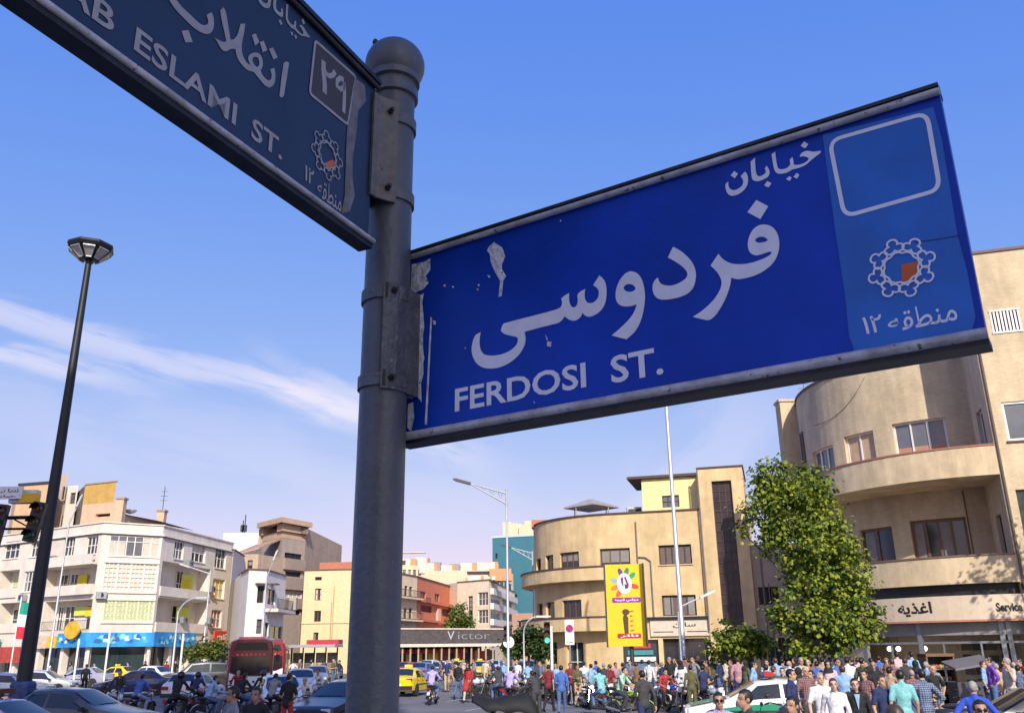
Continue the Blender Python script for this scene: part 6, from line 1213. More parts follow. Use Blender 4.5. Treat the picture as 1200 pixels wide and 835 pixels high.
    Y = 32.0; x = atY(1136, 790, Y).x; root = empty('food_counter', (x, Y, 0.13), 0.15, 'grey metal food counter with a slanted hood beside the brown display cabinet', 'counter'); m = MB(); m.box(0, 0, 0.45, 1.4, 0.6, 0.9); m.build('counter', mat('counter_dark', (0.10, 0.10, 0.11), 0.4, 0.5), root); m = MB(); m.add([(-0.75, -0.4, 1.35), (0.75, -0.4, 1.55), (0.75, 0.35, 1.78), (-0.75, 0.35, 1.58), (-0.75, -0.4, 1.28), (0.75, -0.4, 1.48), (0.75, 0.35, 1.70), (-0.75, 0.35, 1.50)], [(0, 1, 2, 3), (7, 6, 5, 4), (0, 4, 5, 1), (1, 5, 6, 2), (2, 6, 7, 3), (3, 7, 4, 0)]); m.build('hood', mat('hood_grey', (0.20, 0.20, 0.21), 0.5, 0.5), root); m = MB()
    for sx in (-0.68, 0.68): m.box(sx, 0.28, 1.22, 0.05, 0.05, 0.66+0.14*sx)
    m.build('hood_support', STEEL, root)
    # bus shelter and kerbside hoarding left of the pole
    Y = 74; a = atY(334, 760, Y).x; b = atY(398, 760, Y).x; root = empty('bus_shelter', ((a+b)/2, Y, 0), -0.1, 'long grey roofed bus shelter with posters beside the red buses', 'bus shelter'); w = b-a; m = MB(); m.box(0, 0, 2.75, w, 2.2, 0.22); m.build('roof', mat('shelter_grey', (0.36, 0.33, 0.36), 0.5), root); m = MB(); m.box(w*0.2, 0.4, 3.05, w*0.6, 1.2, 0.35); m.build('roof_fascia', mat('shelter_red', (0.45, 0.03, 0.05), 0.5), root)
    for k in range(5): m = MB(); m.tube([(-w/2+0.3+k*(w-0.6)/4, 0.6, 0), (-w/2+0.3+k*(w-0.6)/4, 0.6, 2.65)], 0.06, 6); m.build('post', DARKSTEEL, root, True)
    for k in range(4): m = MB(); m.box(-w/2+0.3+(k+0.5)*(w-0.6)/4, 0.72, 1.3, (w-0.6)/4-0.2, 0.05, 1.9); m.build('poster', mat('poster_%d' % k, [(0.35, 0.3, 0.22), (0.12, 0.12, 0.14), (0.4, 0.33, 0.25), (0.3, 0.22, 0.18)][k], 0.5, var=0.7, scale=6, dirt=(0.06, 0.06, 0.05)), root)
street_furniture()
# ------------------------------------------------------------------ trees and shrubs
def foliage(mb, blobs, clumps, per, size, rc, seed, m=0, gap=0.42, gs=0.9):
    rnd = random.Random(seed); wts = [b[3]*b[4]*b[5] for b in blobs]; done = 0; tries = 0
    while done < clumps and tries < clumps*30:
        tries += 1; b = rnd.choices(blobs, wts)[0]
        d = Vector((rnd.gauss(0, 1), rnd.gauss(0, 1), rnd.gauss(0, 1))).normalized(); r = rnd.random()**0.42
        c = Vector((b[0]+d.x*b[3]*r, b[1]+d.y*b[4]*r, b[2]+d.z*b[5]*r))
        if mnoise.noise(c*gs+Vector((seed, 0, 0))) < gap-0.62: continue
        done += 1; k = rc*rnd.uniform(0.6, 1.3)
        for i in range(per):
            q = Vector((rnd.gauss(0, 1), rnd.gauss(0, 1), rnd.gauss(0, 0.75)))*k*0.55; p = c+q
            n = (q.normalized()*0.7+Vector((0, 0, 0.55))+Vector((rnd.uniform(-.7, .7), rnd.uniform(-.7, .7), rnd.uniform(-.4, .4))) if q.length else Vector((0, 0, 1))).normalized()
            t = n.cross(Vector((rnd.uniform(-1, 1), rnd.uniform(-1, 1), rnd.uniform(-1, 1)))).normalized(); s = n.cross(t); L = size*rnd.uniform(0.65, 1.3); w = L*rnd.uniform(0.38, 0.52)
            fold = n*L*0.12
            mb.add([p-t*L*0.5, p-s*w-fold+t*0.05*L, p+t*L*0.5, p+s*w-fold+t*0.05*L], [(0, 1, 2), (0, 2, 3)], m+(rnd.random() < 0.36))
BARK = mat('bark', (0.13, 0.105, 0.085), 0.9, var=0.35, scale=8, bump=0.5, bscale=25)
def tree(name, label, base, blobs, clumps, per, size, rc, lm, seed, trunk=0.16, group=None, gap=0.42, cat='tree', gs=0.9):
    x, y, z = base; root = empty(name, base, 0, label, cat, group); rnd = random.Random(seed)
    top = max(b[2] for b in blobs)
    if trunk:
        bx = sum(b[0] for b in blobs)/len(blobs); by = sum(b[1] for b in blobs)/len(blobs); z0 = min(b[2]-b[5] for b in blobs)
        m = MB(); p = [(x, y, z-0.05), (x+0.05, y, z+0.5), (x+(bx-x)*0.25+.05, y, (z+z0)/2+0.6), (x+(bx-x)*0.6, y+(by-y)*0.5, z0+(top-z0)*0.4), (bx, by, z0+(top-z0)*0.75), (bx+0.1, by, top)]
        m.tube(p, [trunk*1.25, trunk, trunk*0.85, trunk*0.6, trunk*0.35, trunk*0.1], 9); m.build('trunk', BARK, root, True, world=True)
        m = MB()
        for b in blobs:
            a = Vector(p[2]).lerp(Vector(p[3]), rnd.uniform(0.1, 0.9)) if b[2] < p[3][2] else Vector(p[3]).lerp(Vector(p[4]), rnd.random()); e = Vector((b[0]+rnd.uniform(-.3, .3)*b[3], b[1]+rnd.uniform(-.3, .3)*b[4], b[2]+0.3*b[5])); q = a.lerp(e, 0.5)+Vector((0, 0, -0.12*(e-a).length))
            m.tube([a, q, e], [trunk*0.42, trunk*0.28, trunk*0.08], 6)
            for k in range(3):
                g = q.lerp(e, rnd.random()); h = g+Vector((rnd.uniform(-1, 1)*b[3], rnd.uniform(-1, 1)*b[4], rnd.uniform(0.1, 0.9)*b[5]))*0.7; m.tube([g, h], [trunk*0.14, trunk*0.04], 4)
        m.build('limb', BARK, root, True, world=True)
    m = MB(); foliage(m, blobs, clumps, per, size, rc, seed, gap=gap, gs=gs); m.build('crown' if trunk else 'foliage', [lm, leaf_mat(lm.name+'_deep', *LEAF_DEEP)], root, world=True)
    return root
def pxblobs(L, Y, dy=1.0):
    out = []
    for i, (u, v, ru, rv) in enumerate(L):
        c = atY(u, v, Y); e = atY(u+ru, v, Y); t = atY(u, v-rv, Y); r = e.x-c.x; out.append((c.x, c.y+((i*7) % 5-2)*0.25*r, c.z, r, r*dy, t.z-c.z))
    return out
LEAF_DEEP = ((0.03, 0.065, 0.012), (0.10, 0.16, 0.03))
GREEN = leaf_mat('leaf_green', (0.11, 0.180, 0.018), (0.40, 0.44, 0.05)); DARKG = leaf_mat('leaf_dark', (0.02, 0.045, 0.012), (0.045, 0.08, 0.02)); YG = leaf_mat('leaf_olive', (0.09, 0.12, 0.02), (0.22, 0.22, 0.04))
def plant_trees():
    Y = 34.5; b = pxblobs([(912, 572, 34, 28), (938, 572, 30, 26), (958, 592, 28, 34), (900, 603, 30, 30), (884, 634, 20, 20), (925, 632, 34, 32), (968, 632, 28, 30), (950, 668, 34, 30), (990, 655, 20, 24), (985, 694, 36, 30), (940, 700, 26, 26), (1010, 712, 20, 20), (1018, 738, 12, 14), (960, 732, 38, 28), (915, 722, 17, 16), (998, 744, 18, 20), (955, 757, 32, 16)], Y, 0.95)
    x = atY(958, 762, Y).x; tree('plane_tree', 'tall leafy green tree with a crooked crown beside the right corner building', (x, Y, 0.13), b, 470, 52, 0.165, 0.46, GREEN, 21, 0.17, gap=0.50, gs=1.1)
    Y = 39; b = pxblobs([(852, 745, 17, 17), (868, 752, 18, 20), (842, 758, 12, 14), (886, 758, 14, 18)], Y); x = atY(862, 762, Y).x; tree('small_tree', 'small round green tree left of the tall crooked tree', (x, Y, 0.13), b, 110, 26, 0.19, 0.36, GREEN, 5, 0.08)
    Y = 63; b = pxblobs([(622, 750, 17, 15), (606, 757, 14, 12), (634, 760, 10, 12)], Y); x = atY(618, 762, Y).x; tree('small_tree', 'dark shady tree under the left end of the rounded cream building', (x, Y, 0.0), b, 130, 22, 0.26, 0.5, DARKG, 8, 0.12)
    Y = 104; b = pxblobs([(538, 728, 14, 12), (537, 716, 9, 10), (547, 735, 9, 9), (527, 735, 8, 8)], Y); x = atY(538, 762, Y).x; tree('cypress_tree', 'pointed olive green tree in front of the orange building', (x, Y, 0.0), b, 120, 18, 0.32, 0.6, YG, 9, 0.16)
    Y = 66; b = pxblobs([(228, 764, 14, 8), (248, 760, 16, 11), (264, 764, 10, 9)], Y); x = atY(245, 762, Y).x; tree('shrub', 'yellow green shrubs under the red and orange shop hoarding', (x, Y, 0.0), b, 150, 20, 0.18, 0.45, YG, 14, 0.06, cat='shrub')
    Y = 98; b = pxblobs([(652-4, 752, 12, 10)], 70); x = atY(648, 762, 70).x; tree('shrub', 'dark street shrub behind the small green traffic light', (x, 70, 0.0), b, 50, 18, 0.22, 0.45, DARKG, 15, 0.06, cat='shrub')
    b = [(22.5, 28.5, 8.5, 2.2, 2.2, 2.4), (24.0, 29.5, 7.0, 1.8, 1.8, 1.8), (21.8, 29.3, 10.2, 1.5, 1.5, 1.5)]; tree('plane_tree', 'street tree beyond the right edge whose shadow dapples the shop front', (22.5, 28.5, 0.13), b, 150, 16, 0.22, 0.45, GREEN, 31, 0.15, gap=0.62)
plant_trees()
# ------------------------------------------------------------------ cars
RUBBER = mat('tyre_rubber', (0.018, 0.018, 0.019), 0.8); TRIMB = mat('trim_black', (0.02, 0.02, 0.022), 0.5); RIM = mat('wheel_rim', (0.40, 0.41, 0.43), 0.35, 0.7); CARGL = glass('car_glass', (0.018, 0.026, 0.032), 0.05); HEADL = mat('headlight_clear', (0.62, 0.64, 0.66), 0.15); TAILL = mat('tail_light_red', (0.30, 0.008, 0.008), 0.25); PLATE = mat('number_plate', (0.7, 0.7, 0.68), 0.5)
PROF = {
 'sedan': [(2.19, .32, .55, .62, .58, .66, .60), (2.08, .24, .60, .72, .76, .80, .72), (1.55, .22, .69, .82, .83, .85, .76), (0.98, .22, .79, .94, .84, .86, .76), (0.18, .22, .86, 1.35, .84, .87, .60), (-.40, .22, .88, 1.41, .84, .87, .62), (-1.0, .22, .90, 1.37, .84, .87, .59), (-1.62, .24, .92, 1.00, .84, .86, .72), (-2.10, .28, .90, .96, .82, .84, .72), (-2.21, .34, .78, .84, .72, .76, .66)],
 'hatch': [(1.86, .32, .54, .62, .58, .66, .58), (1.76, .24, .60, .74, .74, .78, .70), (1.30, .22, .70, .84, .80, .82, .72), (0.82, .22, .80, .95, .81, .83, .72), (0.12, .22, .87, 1.38, .81, .84, .58), (-.50, .22, .89, 1.44, .81, .84, .60), (-1.25, .22, .91, 1.39, .81, .84, .57), (-1.68, .25, .93, 1.00, .80, .82, .68), (-1.80, .30, .84, .92, .76, .79, .68), (-1.86, .34, .72, .78, .68, .72, .64)],
 'suv': [(2.25, .42, .75, .85, .64, .74, .68), (2.15, .34, .85, 1.0, .84, .88, .80), (1.6, .32, .95, 1.10, .90, .92, .82), (1.05, .32, 1.02, 1.16, .91, .93, .82), (0.35, .32, 1.08, 1.72, .91, .94, .70), (-.6, .32, 1.10, 1.80, .91, .94, .72), (-1.85, .32, 1.12, 1.74, .91, .94, .69), (-2.12, .36, 1.12, 1.22, .89, .92, .80), (-2.2, .42, 1.0, 1.1, .86, .88, .76), (-2.24, .46, .9, .96, .8, .84, .72)],
}
def prof_at(pr, x):
    for a, b in zip(pr[:-1], pr[1:]):
        if b[0] <= x <= a[0]:
            t = (a[0]-x)/(a[0]-b[0]); return [a[i]+(b[i]-a[i])*t for i in range(7)]
    return list(pr[-1] if x < pr[-1][0] else pr[0])
def ring(q):
    x, zs, zb, zt, ws, wb, wt = q; zm = zs+(zb-zs)*0.55; k = (zt-zb) > 0.2
    half = [(ws*0.86, zs), (ws, zs+0.06), (wb, zm), (wb*0.985, zb), (wt if k else wt*1.08, zt-(0.05 if k else 0.03)), (wt*0.80, zt), (wt*0.35, zt+0.012)]
    return [Vector((x, -w, z)) for w, z in half]+[Vector((x, w, z)) for w, z in half[::-1]]
def wheel(root, x, y, r, w=0.19):
    s = 1 if y > 0 else -1; m = MB(); m.lathe([(r*0.62, -w/2), (r*0.95, -w/2), (r, -w*0.3), (r, w*0.3), (r*0.95, w/2), (r*0.62, w/2)], (0, 0, 0), 20, 0, 'Y'); t = m.build('wheel', RUBBER, root, True); t.location = (x, y, r)
    m = MB(); m.lathe([(r*0.12, 0.05*s), (r*0.5, 0.06*s), (r*0.63, 0.098*s), (r*0.63, -0.05*s)], (0, 0, 0), 14, 0, 'Y'); m.build('rim', RIM, t, True)
def car(label, cat, kind, loc, heading, colour, name='car', metal=0.0, lower=None, roof=None, group=None, plate=True, extra=None, rough=0.28):
    """heading: degrees from +x towards +y that the bonnet points to"""
    pr = PROF[kind]; paint = mat('car_paint_%02x%02x%02x%d' % (*[int(c*255) for c in colour], int(metal*9)), colour, rough, metal, var=0.06, scale=1.5, coat=0.6)
    root = empty(name, loc, R(heading), label, cat, group); N_ = []
    for a, b in zip(pr[:-1], pr[1:]):
        N_.append(a); n = 3 if abs(a[0]-b[0]) > 0.3 else 1
        for i in range(1, n+0): N_.append(prof_at(pr, a[0]+(b[0]-a[0])*i/n))
    N_.append(pr[-1]); V = []; F = []; 
    for q in N_: V += ring(q)
    n = 14
    for i in range(len(N_)-1):
        for k in range(n): F.append((i*n+k, (i+1)*n+k, (i+1)*n+(k+1) % n, i*n+(k+1) % n))
    F += [tuple(range(n)), tuple(range((len(N_)-1)*n, len(N_)*n))[::-1]]
    m = MB(); m.add(V, F)
    if lower:
        for i, f in enumerate(m.f):
            if sum(m.v[j].z for j in f)/len(f) < lower[0]: m.m[i] = 1
    body = m.build('body', [paint, lower[1] if lower else paint], root, True, angle=38)
    def side(x, t, s, o=0.007):
        q = prof_at(pr, x); a = ring(q); p, r_ = a[3], a[4]; v = p.lerp(r_, t); return Vector((v.x, (v.y-o)*(-1 if s > 0 else 1), v.z+o*0.3))
    xf, xr = pr[4][0], pr[6][0]; xm = (xf+xr)/2-0.06
    for s in (-1, 1):
        for (lo0, lo1, hi0, hi1) in ((pr[3][0]-0.16, xm+0.05, xf-0.02, xm+0.05), (xm-0.05, xr-0.34, xm-0.05, xr+0.02)):
            m = MB(); P = []
            for i in range(5):
                for t in (0.10, 0.5, 0.86): a = lo0+(lo1-lo0)*i/4; b = hi0+(hi1-hi0)*i/4; P.append(side(a+(b-a)*(t-0.1)/0.76, t, s))
            m.add(P, [(i*3+j, i*3+j+1, i*3+j+4, i*3+j+3) for i in range(4) for j in range(2)]); m.build('side_window', CARGL, root)
        m = MB(); m.box(pr[3][0]-0.28, s*(pr[3][5]+0.09), prof_at(pr, pr[3][0]-0.28)[2]+0.07, 0.10, 0.16, 0.11); m.build('mirror', TRIMB, root)
        for x in (xm+0.14, xr-0.2): m = MB(); m.box(x, s*(prof_at(pr, x)[5]+0.004), prof_at(pr, x)[2]-0.09, 0.14, 0.03, 0.03); m.build('door_handle', TRIMB, root)
        m = MB(); zz = prof_at(pr, 0)[2]-0.27
        m.bar((1.1, s*(prof_at(pr, 0)[5]+0.006), zz), (-1.15, s*(prof_at(pr, 0)[5]+0.006), zz), 0.02, 0.05); m.build('side_trim', TRIMB, root)
        m = MB(); m.box(pr[1][0]+0.03, s*pr[1][5]*0.72, pr[1][2]+0.02, 0.12, 0.30, 0.13); m.build('headlight', HEADL, root)
        m = MB(); m.box(pr[-2][0]-0.03, s*pr[-2][5]*0.76, pr[-2][2]-0.06, 0.12, 0.34, 0.15); m.build('tail_light', TAILL, root)
        for x in (pr[1][0]-0.68, pr[-2][0]+0.72):
            r = 0.30 if kind != 'suv' else 0.36; q = prof_at(pr, x); m = MB(); P = []
            for i in range(13): t = math.pi*i/12; P += [(x+(r+0.015)*math.cos(t), s*(q[5]-0.13), r+(r+0.015)*math.sin(t)), (x+(r+0.06)*math.cos(t), s*(q[5]+0.008), r+(r+0.06)*math.sin(t))]
            P += [(x, s*(q[5]+0.007), r*0.6)]
            m.add(P, [(2*i, 2*i+1, 2*i+3, 2*i+2) for i in range(12)]); c = [(x+(r+0.058)*math.cos(math.pi*i/12), s*(q[5]+0.006), r+(r+0.058)*math.sin(math.pi*i/12)) for i in range(13)]+[(x-r-0.058, s*(q[5]+0.006), 0.2), (x+r+0.058, s*(q[5]+0.006), 0.2)]
            m.poly(c); m.build('wheel_arch', TRIMB, root); wheel(root, x, s*(q[5]-0.075), r)
    for s in (-1, 1):
        for x in (pr[3][0]-0.20, xm, xr-0.30):
            m = MB(); P = []; a, b = ring(prof_at(pr, x+0.008)), ring(prof_at(pr, x-0.008))
            for k in (1, 2, 3): P += [Vector((q[k].x, (q[k].y-0.005)*(-1 if s > 0 else 1), q[k].z+0.04*(k == 1))) for q in (a, b)]
            m.add(P, [(0, 1, 3, 2), (2, 3, 5, 4)]); m.build('door_seam', TRIMB, root)
    def across(xa, xb, name):
        m = MB(); P = []
        for i in range(4):
            for j in range(5):
                x = xa+(xb-xa)*i/3; q = prof_at(pr, x); w = q[6]*0.93; y = w*(j-2)/2; zt = q[3]; P.append(Vector((x, y, zt+0.014-(0.035 if abs(j-2) == 2 else 0))))
        m.add(P, [(i*5+j, i*5+j+1, i*5+j+6, i*5+j+5) for i in range(3) for j in range(4)])
        d = Vector((1 if name == 'windscreen' else -1, 0, 0.9)).normalized()*0.012; m.v = [p+d for p in m.v]; m.build(name, CARGL, root, True)
    across(pr[3][0]-0.06, xf+0.04, 'windscreen'); across(xr-0.04, pr[7][0]+0.07, 'rear_window')
    m = MB(); m.box(pr[0][0]-0.03, 0, 0.44, 0.16, pr[1][5]*1.94, 0.17); m.box(pr[0][0]-0.0, 0, 0.36, 0.12, 0.9, 0.05); m.build('front_bumper', TRIMB if kind != 'suv' else paint, root)
    m = MB(); m.box(pr[-1][0]+0.03, 0, 0.46, 0.16, pr[-2][5]*1.94, 0.18); m.build('rear_bumper', TRIMB, root)
    m = MB(); m.box(pr[1][0]+0.05, 0, pr[1][2]+0.01, 0.10, pr[1][5]*0.85, 0.11); m.build('grille', TRIMB, root)
    for x, z, s in ((pr[0][0]+0.055, 0.46, 1), (pr[-1][0]-0.055, 0.60 if kind != 'suv' else .8, -1)): m = MB(); m.box(x, 0, z, 0.02, 0.5, 0.11); m.build('number_plate', PLATE, root)
    zr = pr[5][3]+0.012
    if extra == 'taxi': m = MB(); m.box(-0.1, 0, zr+0.08, 0.16, 0.42, 0.14); m.build('taxi_sign', mat('taxi_sign_yellow', (0.8, 0.6, 0.05), 0.5), root)
    if extra == 'rack':
        m = MB(); m.box(-0.35, 0, zr+0.12, 0.5, 0.98, 0.10); m.box(-0.35, 0.4, zr+0.04, 0.06, 0.06, 0.1); m.box(-0.35, -0.4, zr+0.04, 0.06, 0.06, 0.1); m.build('roof_beacon_bar', mat('beacon_bar_maroon', (0.12, 0.03, 0.025), 0.4), root)
    if extra == 'police':
        m = MB(); m.box(-0.2, 0, zr+0.04, 0.30, 1.0, 0.05); m.box(-0.2, 0.32, zr+0.115, 0.26, 0.36, 0.10, 1); m.box(-0.2, -0.32, zr+0.115, 0.26, 0.36, 0.10, 2); m.build('light_bar', [TRIMB, mat('beacon_red', (0.45, 0.03, 0.03), 0.3), mat('beacon_blue', (0.05, 0.08, 0.5), 0.3)], root)
        g = mat('police_green', (0.02, 0.27, 0.15), 0.3, coat=0.5)
        for s in (-1, 1):
            m = MB(); P = []
            for i in range(9):
                x = 1.5-3.2*i/8; q = prof_at(pr, x); P += [(x, s*(q[5]+0.009), q[2]-0.34), (x, s*(q[5]*0.993+0.010), q[2]-0.08)]
            m.add(P, [(2*i, 2*i+1, 2*i+3, 2*i+2) for i in range(8)]); m.build('green_stripe', g, root)
        m = MB(); P = []
        for i in range(5):
            x = 2.02-1.0*i/4; q = prof_at(pr, x); P += [Vector((x, y*q[6], q[3]+0.016-(0.01 if abs(y) > .7 else 0))) for y in (-0.97, -0.4, 0.4, 0.97)]
        m.add(P, [(i*4+j, i*4+j+1, i*4+j+5, i*4+j+4) for i in range(4) for j in range(3)]); m.build('green_bonnet', g, root, True)
    return root
def ground_at(u, Y): return (atY(u, 770, Y).x, Y, 0)
def place_cars():
    W = (0.70, 0.70, 0.71)
    C = lambda lab, kind, u, Y, h, colr, **k: car(lab, k.pop('cat', 'car'), kind, ground_at(u, Y), h, colr, **k)
    C('white car with a maroon bar on its roof, cut by the lower left corner', 'sedan', 12, 20.5, -8, (0.60, 0.62, 0.66), extra='rack')
    C('dark grey saloon car seen from its side near the lower left corner', 'sedan', 98, 26.5, -6, (0.075, 0.08, 0.085), metal=0.4)
    C('pale lavender silver car parked by the shops behind the man in black', 'sedan', 98, 70, 176, (0.40, 0.40, 0.52), metal=0.3)
    C('yellow taxi partly hidden behind the lavender silver car', 'sedan', 138, 75, 165, (0.80, 0.55, 0.01), cat='taxi', name='taxi', extra='taxi')
    C('dark blue car behind the rider in the blue shirt', 'sedan', 160, 55, -160, (0.03, 0.04, 0.16), metal=0.2)
    C('white car behind the dark blue car in front of the banner', 'hatch', 188, 72, -20, W)
    C('pale blue grey car behind the foot of the high mast lamp', 'sedan', 18, 52, 10, (0.45, 0.50, 0.60), metal=0.2)
    C('silver car half hidden right of the high mast lamp foot', 'hatch', 58, 58, 5, (0.5, 0.52, 0.56), metal=0.3)
    C('black four wheel drive car behind the white hatchback', 'suv', 232, 60, 200, (0.02, 0.02, 0.022), name='car')
    C('white saloon just left of the red bus', 'sedan', 262, 66, -100, W)
    C('white hatchback seen from behind between two motorcycle riders', 'hatch', 232, 45, 84, (0.66, 0.67, 0.70))
    C('white hatchback seen from the front right of the red bus', 'hatch', 331, 37, -68, (0.68, 0.70, 0.74))
    C('white saloon behind the front facing white hatchback', 'sedan', 354, 52, -75, (0.64, 0.65, 0.68))
    C('grey car in the queue beyond the white saloon', 'sedan', 372, 64, -80, (0.25, 0.26, 0.29), metal=0.3)
    C('dark car half hidden behind the left side of the sign pole', 'sedan', 405, 30, -108, (0.03, 0.035, 0.045), metal=0.3)
    C('yellow taxi seen from behind just right of the sign pole', 'sedan', 480, 51, 80, (0.80, 0.58, 0.01), cat='taxi', name='taxi', extra='taxi')
    for u, Y, h, c, lab, x in ((478, 80, 70, (0.4, 0.03, 0.03), 'red car in the far queue above the near yellow taxi', None), (498, 74, 75, (0.10, 0.14, 0.35), 'blue car in the far queue behind the lavender shirted rider', None), (516, 78, -110, W, 'white car in the far queue before the dark arcade', None), (536, 86, 70, (0.8, 0.58, 0.02), 'yellow taxi in the far queue before the arcade columns', 'taxi'), (562, 80, -105, (0.78, 0.5, 0.02), 'second yellow taxi in the far queue, near the lattice arm lamp', 'taxi'), (582, 84, 75, (0.34, 0.42, 0.55), 'pale blue car in the far queue left of the lattice arm lamp', None), (620, 78, -60, (0.5, 0.52, 0.54), 'silver car in the far queue under the dark shady tree', None), (507, 92, 70, (0.55, 0.56, 0.58), 'silver car farthest off at the left end of the arcade', None), (390, 84, -85, W, 'white car far behind the dark car beside the pole', None)):
        C(lab, 'sedan' if x or u % 3 else 'hatch', u, Y, h, c, cat='taxi' if x else 'car', name='taxi' if x else 'car', extra=x)
    C('white and green police saloon parked under the tall crooked tree', 'sedan', 888, 26.5, 172, (0.68, 0.70, 0.70), cat='police car', name='police_car', extra='police')
    C('dark car cut by the lower right corner', 'sedan', 1206, 20, 170, (0.035, 0.037, 0.042), metal=0.4)
place_cars()
def bus(label, loc, heading, name='bus'):
    red = mat('bus_red', (0.22, 0.009, 0.017), 0.35, var=0.1, coat=0.4); dk = glass('bus_glass', (0.02, 0.015, 0.018)); wt = mat('bus_white', (0.62, 0.68, 0.78), 0.4, var=0.08)
    root = empty(name, loc, R(heading), label, 'bus'); m = MB(); W, H, L = 1.25, 3.0, 11.0; V = []; F = []; prof = [(-W, 0.35), (-W, 1.2), (-W*0.99, 2.55), (-W*0.9, 2.92), (-W*0.6, 3.05), (W*0.6, 3.05), (W*0.9, 2.92), (W*0.99, 2.55), (W, 1.2), (W, 0.35)]
    st = [(5.5, 0.90, 0.985), (5.42, 0.96, 0.99), (5.2, 1.0, 1.0), (-5.3, 1.0, 1.0), (-5.45, 0.97, 0.99), (-5.5, 0.93, 0.98)]
    for x, kx, kz in st: V += [(x, y*kx, 0.35+(z-0.35)*kz) for y, z in prof]
    n = 10; F = [(i*n+k, i*n+(k+1) % n, (i+1)*n+(k+1) % n, (i+1)*n+k) for i in range(5) for k in range(n)]+[tuple(range(n))[::-1], tuple(range(5*n, 6*n))]; m.add(V, F); m.build('body', red, root, True, angle=30)
    def front(pts, nm, mm, o=0.02, par=root): m = MB(); m.add([(5.5+o, y, z) for y, z in pts]+[(5.47, y, z) for y, z in pts], [tuple(range(len(pts)))]+[(i, (i+1) % len(pts), (i+1) % len(pts)+len(pts), i+len(pts)) for i in range(len(pts))]); return m.build(nm, mm, par)
    front([(-0.95, 2.42), (0.95, 2.42), (0.8, 2.84), (-0.8, 2.84)], 'destination_panel', mat('bus_display', (0.03, 0.02, 0.02), 0.3)); front([(-1.06, 1.30), (-0.6, 1.12), (0.6, 1.12), (1.06, 1.30), (1.02, 2.08), (-1.02, 2.08)], 'windscreen', dk)
    front([(-1.1, 0.5), (1.1, 0.5), (1.1, 1.25), (0.6, 1.05), (-0.6, 1.05), (-1.1, 1.25)], 'front_panel', wt, 0.03)
    m = MB(); 
    for k in range(7): m.box(5.525, -0.72+k*0.24, 2.2, 0.012, 0.15, 0.10)
    m.build('route_lettering', mat('bus_pink', (0.65, 0.12, 0.14), 0.5), root)
    for s in (-1, 1):
        m = MB(); m.box(5.51, s*0.82, 0.75, 0.06, 0.3, 0.2); m.build('headlight', HEADL, root); m = MB(); m.tube([(5.3, s*1.2, 2.5), (5.6, s*1.42, 2.45), (5.6, s*1.45, 2.2)], 0.03, 5); m.box(5.62, s*1.45, 2.0, 0.10, 0.2, 0.4); m.build('mirror', TRIMB, root)
        for k in range(6): m = MB(); m.box(4.4-k*1.65, s*1.252, 1.85, 1.5, 0.02, 1.0); m.build('side_window', dk, root)
        for x in (3.6, -3.2): wheel(root, x, s*1.12, 0.48, 0.28)
    m = MB(); m.box(-1.5, 0, 3.12, 2.4, 1.6, 0.24); m.build('roof_unit', red, root); m = MB(); m.box(5.55, 0, 0.42, 0.1, 2.2, 0.16); m.build('bumper', TRIMB, root)
    return root
bus('dark red city bus facing us with a pale front panel', ground_at(294, 57), -74); bus('second dark red bus right behind the first one', ground_at(318, 71), -78)
